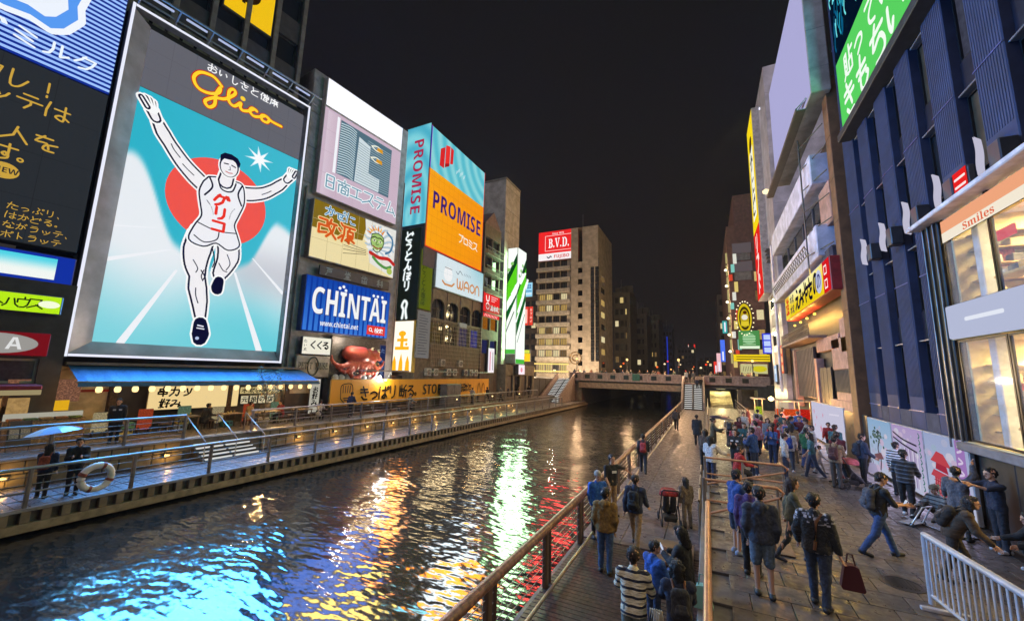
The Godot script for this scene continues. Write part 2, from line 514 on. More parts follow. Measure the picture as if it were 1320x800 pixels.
# ---------------------------------------------------------------- bodies: tapered bones joined by a smooth minimum, meshed as surface nets
# bones: [from, to, radius, radius]; clips: [point, outward normal]. Returns [points, normals, triangle corners].
static func net(bones: Array, k: float, cell: float, clips := []) -> Array:
	var lo := Vector3.ONE * INF
	var hi := -lo
	for b in bones:
		var r: float = maxf(b[2], b[3]) + cell * 2.0
		lo = lo.min(b[0].min(b[1]) - Vector3.ONE * r)
		hi = hi.max(b[0].max(b[1]) + Vector3.ONE * r)
	var nx := int(ceil((hi.x - lo.x) / cell)) + 1
	var ny := int(ceil((hi.y - lo.y) / cell)) + 1
	var nz := int(ceil((hi.z - lo.z) / cell)) + 1
	var f := PackedFloat32Array()
	f.resize(nx * ny * nz)
	f.fill(1.0)
	for b in bones:
		var A: Vector3 = b[0]
		var B: Vector3 = b[1]
		var ra: float = b[2]
		var rb: float = b[3]
		var R := maxf(ra, rb) + k + cell * 2.0
		var p0 := ((A.min(B) - Vector3.ONE * R - lo) / cell).floor().max(Vector3.ZERO)
		var p1 := ((A.max(B) + Vector3.ONE * R - lo) / cell).ceil()
		var x1 := mini(int(p1.x), nx - 1)
		var y1 := mini(int(p1.y), ny - 1)
		var z1 := mini(int(p1.z), nz - 1)
		var ab := B - A
		var il := 1.0 / maxf(ab.length_squared(), 1e-9)
		for zz in range(int(p0.z), z1 + 1):
			for yy in range(int(p0.y), y1 + 1):
				var at := (zz * ny + yy) * nx
				for xx in range(int(p0.x), x1 + 1):
					var p := lo + Vector3(xx, yy, zz) * cell - A
					var t := clampf(p.dot(ab) * il, 0.0, 1.0)
					var d := (p - ab * t).length() - ra - (rb - ra) * t
					var o := f[at + xx]
					if d < o + k:
						if d < o - k:
							f[at + xx] = d
						else:
							var h := 0.5 + 0.5 * (o - d) / k
							f[at + xx] = o + (d - o) * h - k * h * (1.0 - h)
	for c in clips:
		var cp: Vector3 = c[0]
		var cn: Vector3 = c[1]
		for zz in nz:
			for yy in ny:
				var at := (zz * ny + yy) * nx
				for xx in nx:
					if f[at + xx] < 0.2:
						f[at + xx] = maxf(f[at + xx], (lo + Vector3(xx, yy, zz) * cell - cp).dot(cn))
	var vid := PackedInt32Array()
	vid.resize(nx * ny * nz)
	vid.fill(-1)
	var pts := PackedVector3Array()
	var nrm := PackedVector3Array()
	var sx := 1
	var sy := nx
	var sz := nx * ny
	var off := [0, sx, sy, sx + sy, sz, sx + sz, sy + sz, sx + sy + sz]
	var edges := [[0, 1], [2, 3], [4, 5], [6, 7], [0, 2], [1, 3], [4, 6], [5, 7], [0, 4], [1, 5], [2, 6], [3, 7]]
	for zz in nz - 1:
		for yy in ny - 1:
			var at := (zz * ny + yy) * nx
			for xx in nx - 1:
				var i := at + xx
				var f0 := f[i]
				if f0 > cell * 2.5 or f0 < -cell * 2.5:
					continue
				var s0 := f0 < 0.0
				if s0 == (f[i + sx] < 0.0) and s0 == (f[i + sy] < 0.0) and s0 == (f[i + sz] < 0.0) and s0 == (f[i + off[3]] < 0.0) and s0 == (f[i + off[5]] < 0.0) and s0 == (f[i + off[6]] < 0.0) and s0 == (f[i + off[7]] < 0.0):
					continue
				var sum := Vector3.ZERO
				var cnt := 0
				for e in edges:
					var fa := f[i + off[e[0]]]
					var fb := f[i + off[e[1]]]
					if (fa < 0.0) != (fb < 0.0):
						var t := fa / (fa - fb)
						var a: int = e[0]
						var b: int = e[1]
						sum += Vector3(a & 1, (a >> 1) & 1, a >> 2).lerp(Vector3(b & 1, (b >> 1) & 1, b >> 2), t)
						cnt += 1
				vid[i] = pts.size()
				pts.append(lo + (Vector3(xx, yy, zz) + sum / cnt) * cell)
				var g := Vector3(f[i + 1] - f0 + f[i + off[7]] - f[i + off[6]], f[i + sy] - f0 + f[i + off[7]] - f[i + off[5]], f[i + sz] - f0 + f[i + off[7]] - f[i + off[3]])
				nrm.append(g.normalized())
	var tri := PackedInt32Array()
	for zz in range(1, nz - 1):
		for yy in range(1, ny - 1):
			var at := (zz * ny + yy) * nx
			for xx in range(1, nx - 1):
				var i := at + xx
				if vid[i] < 0 and f[i] > cell * 2.5:
					continue
				var s := f[i] < 0.0
				for ax in 3:
					var d: int = [sx, sy, sz][ax]
					if s == (f[i + d] < 0.0):
						continue
					var u: int = [sy, sz, sx][ax]
					var w: int = [sz, sx, sy][ax]
					var q := [vid[i], vid[i - u], vid[i - u - w], vid[i - w]]
					if q[0] < 0 or q[1] < 0 or q[2] < 0 or q[3] < 0:
						continue
					if s:
						tri.append_array(PackedInt32Array([q[0], q[2], q[1], q[0], q[3], q[2]]))
					else:
						tri.append_array(PackedInt32Array([q[0], q[1], q[2], q[0], q[2], q[3]]))
	return [pts, nrm, tri]

# joins nets into one surface; parts: [net, transform, colour]
static func joined(parts: Array) -> Array:
	var v := PackedVector3Array()
	var n := PackedVector3Array()
	var c := PackedColorArray()
	var u := PackedVector2Array()
	var ix := PackedInt32Array()
	for p in parts:
		var base := v.size()
		var X: Transform3D = p[1]
		var flip := X.basis.determinant() < 0
		for k in p[0][0].size():
			var q: Vector3 = X * p[0][0][k]
			v.append(q)
			n.append((X.basis * p[0][1][k]).normalized())
			c.append(p[2] if p.size() < 4 else p[3].call(p[0][0][k], p[2]))
			u.append(Vector2(q.x, q.y))
		var t: PackedInt32Array = p[0][2]
		for k in range(0, t.size(), 3):
			ix.append(base + t[k]); ix.append(base + t[k + (2 if flip else 1)]); ix.append(base + t[k + (1 if flip else 2)])
	return [v, n, c, u, ix]

static func surface_of(a: Array) -> ArrayMesh:
	var arr := []
	arr.resize(Mesh.ARRAY_MAX)
	arr[Mesh.ARRAY_VERTEX] = a[0]
	arr[Mesh.ARRAY_NORMAL] = a[1]
	arr[Mesh.ARRAY_COLOR] = a[2]
	arr[Mesh.ARRAY_TEX_UV] = a[3]
	arr[Mesh.ARRAY_INDEX] = a[4]
	var am := ArrayMesh.new()
	am.add_surface_from_arrays(Mesh.PRIMITIVE_TRIANGLES, arr)
	return am

var head_net: Array
var hand_nets: Array
var hair_nets := {}

func make_templates() -> void:
	# head: centre between the ears, face towards -z
	var h := [
		[Vector3(0, 0.035, 0.02), Vector3(0, 0.03, -0.02), 0.088, 0.08], [Vector3(0, -0.02, -0.035), Vector3(0, -0.075, -0.05), 0.062, 0.036],
		[Vector3(-0.035, -0.045, -0.03), Vector3(0, -0.085, -0.055), 0.035, 0.028], [Vector3(0.035, -0.045, -0.03), Vector3(0, -0.085, -0.055), 0.035, 0.028],
		[Vector3(0, 0.012, -0.088), Vector3(0, -0.028, -0.108), 0.012, 0.017], [Vector3(-0.03, 0.022, -0.088), Vector3(0.03, 0.022, -0.088), 0.014, 0.014],
		[Vector3(-0.082, 0.01, 0.015), Vector3(-0.09, -0.025, 0.01), 0.014, 0.01], [Vector3(0.082, 0.01, 0.015), Vector3(0.09, -0.025, 0.01), 0.014, 0.01],
		[Vector3(0, -0.058, -0.083), Vector3(0, -0.062, -0.083), 0.016, 0.014],
	]
	head_net = net(h, 0.02, 0.008)
	# right hand: wrist at the origin, fingers along -y, palm towards -x, thumb towards -z
	for curl in [0.35, 1.15]:
		var b := [[Vector3(0, 0.01, 0), Vector3(0, -0.05, -0.005), 0.022, 0.022], [Vector3(0, -0.02, -0.015), Vector3(0, -0.085, -0.024), 0.015, 0.013], [Vector3(0, -0.02, 0.015), Vector3(0, -0.08, 0.026), 0.015, 0.012], [Vector3(0, -0.05, 0), Vector3(0, -0.085, 0.002), 0.014, 0.013]]
		for k in 4:
			var p := Vector3(0, -0.088, -0.028 + k * 0.0185)
			var a: float = 0.25 + k * 0.06
			var long: float = [0.036, 0.041, 0.038, 0.03][k]
			for s in 3:
				var q: Vector3 = p + Vector3(-sin(a), -cos(a), 0) * long * [1.0, 0.68, 0.55][s]
				b.append([p, q, 0.0088 - s * 0.0008, 0.0082 - s * 0.001])
				p = q
				a += curl * (0.75 + 0.1 * k)
		b.append([Vector3(-0.004, -0.02, -0.02), Vector3(-0.014, -0.052, -0.048), 0.013, 0.0105])
		b.append([Vector3(-0.014, -0.052, -0.048), Vector3(-0.026, -0.085, -0.052), 0.0095, 0.0075])
		hand_nets.append(net(b, 0.006, 0.0055))
	var face_clip := [Vector3(0, 0.045, -0.06), Vector3(0, -0.72, -0.69).normalized()]
	var scalp := [[Vector3(0, 0.045, 0.025), Vector3(0, 0.042, -0.022), 0.0935, 0.0845], [Vector3(0, 0.0, 0.045), Vector3(0, -0.045, 0.05), 0.075, 0.05], [Vector3(-0.07, 0.03, 0.0), Vector3(-0.075, -0.005, 0.02), 0.028, 0.02], [Vector3(0.07, 0.03, 0.0), Vector3(0.075, -0.005, 0.02), 0.028, 0.02], [Vector3(-0.04, 0.11, -0.045), Vector3(0.05, 0.1, -0.05), 0.026, 0.022]]
	hair_nets["short"] = net(scalp, 0.02, 0.009, [face_clip])
	hair_nets["long"] = net(scalp + [[Vector3(0, 0.0, 0.06), Vector3(0, -0.2, 0.085), 0.085, 0.07], [Vector3(-0.08, 0.02, 0.03), Vector3(-0.085, -0.17, 0.02), 0.045, 0.03], [Vector3(0.08, 0.02, 0.03), Vector3(0.085, -0.17, 0.02), 0.045, 0.03]], 0.03, 0.01, [[Vector3(0, 0.03, -0.058), Vector3(0, -0.42, -0.9).normalized()]])
	hair_nets["bun"] = net(scalp + [[Vector3(0, 0.06, 0.1), Vector3(0, 0.07, 0.13), 0.045, 0.04]], 0.02, 0.009, [face_clip])
	hair_nets["tail"] = net(scalp + [[Vector3(0, 0.03, 0.1), Vector3(0, -0.04, 0.15), 0.03, 0.035], [Vector3(0, -0.04, 0.15), Vector3(0, -0.17, 0.12), 0.035, 0.012]], 0.02, 0.009, [face_clip])
	hair_nets["cap"] = net([[Vector3(0, 0.055, 0.02), Vector3(0, 0.055, -0.02), 0.102, 0.096], [Vector3(-0.05, 0.045, -0.09), Vector3(0.05, 0.045, -0.09), 0.018, 0.018], [Vector3(-0.03, 0.04, -0.12), Vector3(0.03, 0.04, -0.12), 0.014, 0.014]], 0.02, 0.009, [[Vector3(0, 0.025, 0), Vector3(0, -1, 0)]])
	hair_nets["beanie"] = net([[Vector3(0, 0.06, 0.015), Vector3(0, 0.06, -0.015), 0.104, 0.1]], 0.02, 0.009, [[Vector3(0, 0.02, 0), Vector3(0, -1, 0)]])
	hair_nets["hood"] = net([[Vector3(0, 0.03, 0.03), Vector3(0, 0.03, -0.01), 0.12, 0.11], [Vector3(0, -0.06, 0.04), Vector3(0, -0.12, 0.03), 0.1, 0.1]], 0.03, 0.01, [[Vector3(0, 0, -0.06), Vector3(0, -0.15, -1).normalized()]])

static func turned(v: Vector3, lean: float) -> Vector3:
	return v.rotated(Vector3.RIGHT, -lean)

# joints of a pose, facing -z. p: stride, knee, lean, sit, arms [[swing, out, bend, inward] left, right]
static func joints(p: Dictionary) -> Dictionary:
	var j := {}
	var lean: float = p.get("lean", 0.03)
	var pel := Vector3(0, 0.93, 0)
	var legs: Array = p.get("legs", [[0.03, 0.05], [-0.02, 0.04]])
	var spread: float = p.get("spread", 0.0)
	var low := INF
	for k in 2:
		var s := -1.0 if k == 0 else 1.0
		var hip := pel + Vector3(s * 0.09, -0.02, 0)
		var a: float = legs[k][0]
		var b: float = legs[k][1]
		var knee := hip + Vector3(s * (0.02 + spread), -cos(a), -sin(a)).normalized() * 0.43
		var ank := knee + Vector3(s * (0.0 + spread * 0.3), -cos(a - b), -sin(a - b)).normalized() * 0.42
		var pitch: float = clampf(-(a - b), 0.0, 1.2) * 0.7
		var toe := ank + Vector3(s * 0.03, -0.045 - 0.12 * sin(pitch), -0.155 * cos(pitch))
		j["hip%d" % k] = hip; j["knee%d" % k] = knee; j["ank%d" % k] = ank; j["toe%d" % k] = toe
		j["heel%d" % k] = ank + Vector3(0, -0.045, 0.045)
		low = minf(low, minf(ank.y - 0.075, toe.y - 0.03))
	j["pel"] = pel
	j["waist"] = pel + turned(Vector3(0, 0.13, 0), lean)
	j["chest"] = pel + turned(Vector3(0, 0.36, -0.01), lean)
	j["neck"] = pel + turned(Vector3(0, 0.53, 0.0), lean)
	j["head"] = j["neck"] + turned(Vector3(0, 0.155, -0.025), lean * 0.6 + p.get("nod", 0.0) * 0.4)
	var arms: Array = p.get("arms", [[-0.05, 0.12, 0.25, 0.1], [0.05, 0.12, 0.25, 0.1]])
	for k in 2:
		var s := -1.0 if k == 0 else 1.0
		var sh := pel + turned(Vector3(s * 0.185, 0.46, 0.0), lean)
		var a: Array = arms[k]
		var up_arm := Vector3(s * sin(a[1]), -cos(a[1]) * cos(a[0]), -cos(a[1]) * sin(a[0]))
		var el := sh + up_arm * 0.285
		var w: float = a[0] + a[2]
		var fo := Vector3(s * (sin(a[1]) * cos(a[2]) - a[3]), -cos(w) * cos(a[1] * 0.5), -sin(w)).normalized()
		j["sh%d" % k] = sh; j["el%d" % k] = el; j["wr%d" % k] = el + fo * 0.25; j["fo%d" % k] = fo
	if p.has("seat"):
		low = pel.y - 0.1 - p.seat
	for q in j.keys():
		if not String(q).begins_with("fo"): j[q] = j[q] - Vector3(0, low, 0)
	return j

# all surfaces of one person as arrays; runs in a worker thread
func person_arrays(s: Dictionary) -> Dictionary:
	var j := joints(s.get("pose", {}))
	var big: float = s.get("fat", 1.0)
	var cell: float = s.get("cell", 0.022)
	var out := {}
	var skin: Color = s.get("skin", Color(0.68, 0.52, 0.43))
	var lean: float = s.get("pose", {}).get("lean", 0.03)
	var tr := func(v: Vector3) -> Vector3: return turned(v, lean)
	var body := [
		[j.pel + Vector3(-0.06, 0, 0), j.chest + tr.call(Vector3(-0.07, 0, 0)), 0.095 * big, 0.1 * big], [j.pel + Vector3(0.06, 0, 0), j.chest + tr.call(Vector3(0.07, 0, 0)), 0.095 * big, 0.1 * big],
		[j.sh0, j.sh1, 0.055, 0.055], [j.neck, j.head - Vector3(0, 0.03, 0), 0.055, 0.052],
	]
	for k in 2:
		body.append([j["hip%d" % k], j["knee%d" % k], 0.083 * big, 0.052]); body.append([j["knee%d" % k], j["ank%d" % k], 0.052, 0.036])
		body.append([j["heel%d" % k], j["toe%d" % k], 0.034, 0.028]); body.append([j["ank%d" % k], j["heel%d" % k], 0.036, 0.03])
		body.append([j["sh%d" % k], j["el%d" % k], 0.05, 0.038]); body.append([j["el%d" % k], j["wr%d" % k], 0.039, 0.026])
	var parts := [[net(body, 0.03, cell * 1.15), Transform3D.IDENTITY, skin]]
	var turn: float = s.get("look", 0.0)
	var HB := Basis(Vector3.UP, turn) * Basis(Vector3.RIGHT, -s.get("nod", 0.0))
	var HX := Transform3D(HB, j.head + Vector3(0, 0.01, 0))
	var eyes := func(q: Vector3, c: Color) -> Color:
		if q.z < -0.07:
			if absf(absf(q.x) - 0.032) < 0.013 and absf(q.y - 0.006) < 0.007: return Color(0.05, 0.03, 0.03)
			if absf(q.x) < 0.024 and absf(q.y + 0.058) < 0.007: return Color(c.r * 0.75, c.g * 0.45, c.b * 0.42)
		return c
	parts.append([head_net, HX, skin, eyes])
	var grip: Array = s.get("grip", [0, 0])
	for k in 2:
		var fo: Vector3 = j["fo%d" % k]
		var side := Vector3(-1.0 if k == 0 else 1.0, 0, 0)
		var zz := side.cross(fo).normalized() * (1.0 if k == 1 else -1.0)
		if zz.length() < 0.1: zz = Vector3.BACK
		var xx := (-fo).cross(zz).normalized()
		var hb := Basis(xx if k == 1 else -xx, -fo, zz)
		parts.append([hand_nets[grip[k]], Transform3D(hb, j["wr%d" % k]), skin])
	out["body"] = joined(parts)
	# upper garment
	var kind: String = s.get("top", "jacket")
	var e: float = {"tee": 0.008, "sweater": 0.016, "jacket": 0.026, "coat": 0.028, "shawl": 0.03, "dress": 0.012}[kind]
	var hem: float = {"tee": -0.06, "sweater": -0.07, "jacket": -0.08, "coat": -0.36, "shawl": -0.12, "dress": -0.42}[kind]
	var up := [
		[j.pel + Vector3(-0.055, -0.02, 0), j.chest + tr.call(Vector3(-0.075, 0, 0)), 0.1 * big + e, 0.104 * big + e], [j.pel + Vector3(0.055, -0.02, 0), j.chest + tr.call(Vector3(0.075, 0, 0)), 0.1 * big + e, 0.104 * big + e],
		[j.sh0, j.sh1, 0.058 + e * 0.8, 0.058 + e * 0.8], [j.neck + tr.call(Vector3(0, -0.06, 0.015)), j.neck + tr.call(Vector3(0, 0.0, 0.012)), 0.075 + e * 0.5, 0.06 + e * 0.6],
	]
	if hem < -0.2:
		up.append([j.pel + Vector3(-0.06, 0, 0), j.pel + Vector3(-0.09, hem - 0.1, 0.02), 0.12 * big + e, 0.13 + e])
		up.append([j.pel + Vector3(0.06, 0, 0), j.pel + Vector3(0.09, hem - 0.1, 0.02), 0.12 * big + e, 0.13 + e])
	else:
		up.append([j.pel + Vector3(-0.05, 0, 0), j.pel + Vector3(-0.05, hem - 0.06, 0), 0.115 * big + e, 0.118 * big + e])
		up.append([j.pel + Vector3(0.05, 0, 0), j.pel + Vector3(0.05, hem - 0.06, 0), 0.115 * big + e, 0.118 * big + e])
	for k in 2:
		var el: Vector3 = j["el%d" % k]
		up.append([j["sh%d" % k], el, 0.056 + e, 0.046 + e])
		if kind != "tee":
			up.append([el, (j["wr%d" % k] as Vector3).lerp(el, 0.06), 0.046 + e, 0.034 + e * 0.8])
	if s.get("hood", false):
		up.append([j.neck + tr.call(Vector3(-0.06, -0.01, 0.08)), j.neck + tr.call(Vector3(0.06, -0.01, 0.08)), 0.055, 0.055])
		up.append([j.neck + tr.call(Vector3(0, -0.05, 0.09)), j.neck + tr.call(Vector3(0, -0.13, 0.1)), 0.06, 0.03])
	var seated: bool = s.get("pose", {}).has("seat") or s.get("pose", {}).get("crouch", false)
	out["top"] = joined([[crumple(net(up, 0.035, cell, [] if seated else [[j.pel + Vector3(0, hem, 0), Vector3(0, -1, 0)]]), s.get("seed", 1)), Transform3D.IDENTITY, Color.WHITE]])
	# lower garment
	var low := []
	var lk: String = s.get("bottom", "trousers")
	var clips := []
	low.append([j.pel + Vector3(-0.05, 0.04, 0), j.pel + Vector3(0.05, 0.04, 0), 0.115 * big, 0.115 * big])
	for k in 2:
		var hip: Vector3 = j["hip%d" % k]
		var kn: Vector3 = j["knee%d" % k]
		var an: Vector3 = j["ank%d" % k]
		match lk:
			"shorts":
				low.append([hip, kn.lerp(hip, 0.12), 0.1 * big, 0.085])
			"skirt":
				low.append([hip, kn, 0.11, 0.13])
			"tights":
				low.append([hip, kn, 0.086, 0.056]); low.append([kn, an, 0.056, 0.04])
			_:
				low.append([hip, kn, 0.097 * big, 0.071]); low.append([kn, an + (an - kn).normalized() * 0.03, 0.071, 0.058])
	out["bottom"] = joined([[crumple(net(low, 0.03, cell, clips), s.get("seed", 1) + 5), Transform3D.IDENTITY, Color.WHITE]])
	var sh := []
	for k in 2:
		var hb := []
		hb.append([j["heel%d" % k] + Vector3(0, 0.012, 0), j["toe%d" % k] + Vector3(0, 0.004, 0), 0.046, 0.037])
		hb.append([j["ank%d" % k], j["heel%d" % k] + Vector3(0, 0.02, 0), 0.047, 0.045])
		sh.append(joined([[net(hb, 0.02, 0.016), Transform3D.IDENTITY, Color.WHITE]]))
	out["shoes"] = sh
	var hair: String = s.get("hair", "short")
	if hair != "":
		out["hair"] = joined([[hair_nets[hair] if hair in ["cap", "beanie", "hood"] else crumple([hair_nets[hair][0].duplicate(), hair_nets[hair][1], hair_nets[hair][2]], s.get("seed", 1), 0.032, 13.0), HX, Color.WHITE]])
		if hair in ["cap", "beanie"]:
			out["under"] = joined([[hair_nets["short"], Transform3D(HB.scaled(Vector3.ONE * 0.965), HX.origin), Color.WHITE]])
	if s.get("pack", "") != "":
		var bk := [[j.pel + tr.call(Vector3(-0.07, 0.1, 0.19)), j.pel + tr.call(Vector3(0.07, 0.1, 0.19)), 0.085, 0.085], [j.pel + tr.call(Vector3(-0.06, 0.36, 0.18)), j.pel + tr.call(Vector3(0.06, 0.36, 0.18)), 0.08, 0.08], [j.pel + tr.call(Vector3(-0.06, 0.1, 0.2)), j.pel + tr.call(Vector3(-0.05, 0.38, 0.18)), 0.085, 0.08], [j.pel + tr.call(Vector3(0.06, 0.1, 0.2)), j.pel + tr.call(Vector3(0.05, 0.38, 0.18)), 0.085, 0.08]]
		out["pack"] = joined([[net(bk, 0.03, cell), Transform3D.IDENTITY, Color.WHITE]])
		var pk := [[j.pel + tr.call(Vector3(-0.06, 0.15, 0.275)), j.pel + tr.call(Vector3(0.06, 0.15, 0.275)), 0.05, 0.05], [j.pel + tr.call(Vector3(-0.05, 0.22, 0.265)), j.pel + tr.call(Vector3(0.05, 0.22, 0.265)), 0.04, 0.04]]
		out["pocket"] = joined([[net(pk, 0.03, cell), Transform3D.IDENTITY, Color.WHITE]])
		var st := []
		for sg in [-1.0, 1.0]:
			var q := []
			for w in [Vector3(0.085, 0.42, 0.15), Vector3(0.095, 0.535, 0.04), Vector3(0.1, 0.5, -0.09), Vector3(0.115, 0.36, -0.155), Vector3(0.14, 0.2, -0.11), Vector3(0.145, 0.12, 0.06)]:
				q.append(j.pel + tr.call(Vector3(w.x * sg, w.y, w.z)))
			for k in q.size() - 1: st.append([q[k], q[k + 1], 0.022, 0.022])
		out["strap"] = joined([[net(st, 0.01, cell), Transform3D.IDENTITY, Color.WHITE]])
	out["j"] = j
	return out

# small folds in cloth
static func crumple(m: Array, sd: int, deep := 0.016, fine := 5.5) -> Array:
	var fn := FastNoiseLite.new()
	fn.seed = sd
	fn.frequency = fine
	fn.fractal_octaves = 2
	var v: PackedVector3Array = m[0]
	for k in v.size():
		var p := v[k]
		v[k] = p + m[1][k] * fn.get_noise_3d(p.x * 1.6, p.y * 0.9, p.z * 1.6) * deep
	m[0] = v
	return m

var cloth_cache := {}
func cloth(tone: Color, stripes := "", rough := 0.85) -> StandardMaterial3D:
	var key := "%s%s%s" % [tone.to_html(), stripes, rough]
	if cloth_cache.has(key): return cloth_cache[key]
	var m := StandardMaterial3D.new()
	m.roughness = rough
	m.rim_enabled = rough > 0.7
	m.rim = 0.25
	if rough > 0.65:
		m.heightmap_enabled = true
		m.heightmap_texture = noise("fold")
		m.heightmap_scale = 1.2
	if stripes == "":
		m.albedo_color = tone.lightened(0.04)
		m.albedo_texture = noise("cloth")
		m.uv1_scale = Vector3(1.1, 0.8, 1)
	elif stripes == "floral":
		var im := Image.create(64, 64, false, Image.FORMAT_RGB8)
		im.fill(tone)
		var r := RandomNumberGenerator.new()
		r.seed = 5
		for k in 60:
			im.fill_rect(Rect2i(r.randi_range(0, 60), r.randi_range(0, 20), r.randi_range(2, 5), r.randi_range(1, 4)), Color(0.75, 0.74, 0.78).darkened(r.randf() * 0.4))
		m.albedo_texture = ImageTexture.create_from_image(im)
		m.uv1_scale = Vector3(1.6, -1.55, 1)
		m.uv1_offset = Vector3(0.5, 1.5 * 1.55 + 0.05, 0)
	else:
		var im := Image.create(4, 64, false, Image.FORMAT_RGB8)
		im.fill(tone)
		var w := 10 if stripes.begins_with("thin") else 26
		for k in 2:
			im.fill_rect(Rect2i(0, 10 + k * 32, 4, w if w < 20 else 14), Color.html(stripes.get_slice(":", 1)))
		m.albedo_texture = ImageTexture.create_from_image(im)
		m.uv1_scale = Vector3(1, 4.6 if stripes.begins_with("thin") else 6.0, 1)
	cloth_cache[key] = m
	return m

func hair_mat(tone: Color) -> StandardMaterial3D:
	var key := "hair" + tone.to_html()
	if not cloth_cache.has(key):
		var m := StandardMaterial3D.new()
		m.albedo_color = tone.lightened(0.05)
		m.albedo_texture = noise("wood")
		m.uv1_scale = Vector3(9.0, 1.6, 1)
		m.roughness = 0.55
		m.heightmap_enabled = true
		m.heightmap_texture = noise("bump")
		m.heightmap_scale = 0.7
		cloth_cache[key] = m
	return cloth_cache[key]

var crowd := []      # specs gathered first, meshed together in worker threads
func person(spec: Dictionary) -> void:
	spec["seed"] = crowd.size() + 3
	crowd.append(spec)

func build_people() -> void:
	var results := []
	results.resize(crowd.size())
	var lock := Mutex.new()
	var work := func(i: int) -> void:
		var r := person_arrays(crowd[i])
		lock.lock()
		results[i] = r
		lock.unlock()
	var id := WorkerThreadPool.add_group_task(work, crowd.size())
	WorkerThreadPool.wait_for_group_task_completion(id)
	for i in crowd.size():
		var s: Dictionary = crowd[i]
		var r: Dictionary = results[i]
		var sc: float = s.get("h", 1.7) / 1.74
		var o := thing("person", s.label, "person", Vector3.ZERO, 0.0, s.get("group", "people walking beside the canal"))
		o.transform = Transform3D(Basis(Vector3.UP, s.get("turn", 0.0)).scaled(Vector3.ONE * sc), s.at)
		var skin := StandardMaterial3D.new()
		if not mats.has("skin"):
			skin.vertex_color_use_as_albedo = true
			skin.vertex_color_is_srgb = true
			skin.roughness = 0.55
			mats["skin"] = skin
		put("body", surface_of(r.body), mats["skin"], o)
		var top: Color = s.get("tone", Color(0.1, 0.1, 0.12))
		put(s.get("top", "jacket"), surface_of(r.top), cloth(top, s.get("print", "")), o)
		put(s.get("bottom", "trousers"), surface_of(r.bottom), cloth(s.get("tone2", Color(0.12, 0.15, 0.22))), o)
		for k in 2:
			put("shoe", surface_of(r.shoes[k]), cloth(s.get("shoe", Color(0.08, 0.08, 0.09)), "", 0.5), o)
		if r.has("hair"):
			var hk: String = s.get("hair", "short")
			put({"cap": "cap", "beanie": "beanie", "hood": "hood"}.get(hk, "hair"), surface_of(r.hair), cloth(s.get("hairtone", Color(0.075, 0.055, 0.045)), "", 0.9) if hk in ["cap", "beanie", "hood"] else hair_mat(s.get("hairtone", Color(0.075, 0.055, 0.045))), o)
			if r.has("under"): put("hair", surface_of(r.under), cloth(Color(0.06, 0.045, 0.04), "", 0.6), o)
		if r.has("pack"):
			var bp := put("backpack", surface_of(r.pack), cloth(hexc(s.pack)), o)
			put("pocket", surface_of(r.pocket), cloth(hexc(s.pack).lightened(0.04)), bp)
			put("strap", surface_of(r.strap), cloth(hexc(s.get("straps", s.pack)).darkened(0.1)), bp)
		for ex in s.get("extras", []):
			ex.call(o, r.j)
# ---------------------------------------------------------------- scene
static func W(x: float, y: float, z: float) -> Vector3: return Vector3(x, y, z)
static func K(r: float, g: float, b: float) -> Color: return Color(r, g, b)
func _ready() -> void:
	rng.seed = 11
	var cam := Camera3D.new()
	cam.fov = 75.96
	cam.near = 0.1
	cam.far = 1500.0
	cam.position = W(0, 4.3, 0)
	cam.rotation = W(deg_to_rad(8.8), deg_to_rad(26.15), deg_to_rad(1.57))
	add_child(cam)
	var we := WorldEnvironment.new()
	var e := Environment.new()
	e.background_mode = Environment.BG_SKY
	var sm := ProceduralSkyMaterial.new()
	sm.sky_top_color = K(0.083, 0.074, 0.076)
	sm.sky_horizon_color = K(0.078, 0.066, 0.067)
	sm.sky_curve = 0.3
	sm.ground_horizon_color = K(0.1, 0.085, 0.08)
	sm.ground_bottom_color = K(0.05, 0.045, 0.04)
	var sky := Sky.new()
	sky.sky_material = sm
	e.sky = sky
	e.tonemap_mode = Environment.TONE_MAPPER_LINEAR
	e.tonemap_exposure = 1.0
	e.fog_enabled = true
	e.fog_density = 0.00016
	e.fog_light_color = K(0.8, 0.82, 0.9)
	e.sdfgi_enabled = true
	e.ssao_enabled = true
	e.ssil_enabled = true
	we.environment = e
	add_child(we)
	# added soft, faint fill standing for the plaza glow behind the viewer and overhead
	var fill_light := DirectionalLight3D.new()
	fill_light.light_energy = 0.2
	fill_light.light_color = K(1.0, 0.94, 0.92)
	fill_light.light_angular_distance = 60.0
	fill_light.shadow_enabled = true
	fill_light.rotation = W(deg_to_rad(-46), deg_to_rad(-28), 0)
	add_child(fill_light)
	make_templates()
	setting()
	left_bank()
	left_signs()
	left_far()
	bridge()
	right_bank()
	right_walls()
	far_city()
	walk_things()
	people_list()
	build_people()

func wave(fn: FastNoiseLite, x: float, z: float) -> float:
	return fn.get_noise_2d(x * 1.3, z * 3.6) * 0.0125 + fn.get_noise_2d(x * 3.4 + 40.0, z * 7.6) * 0.0065 + fn.get_noise_2d(x * 0.4, z * 0.6 + 90.0) * 0.03

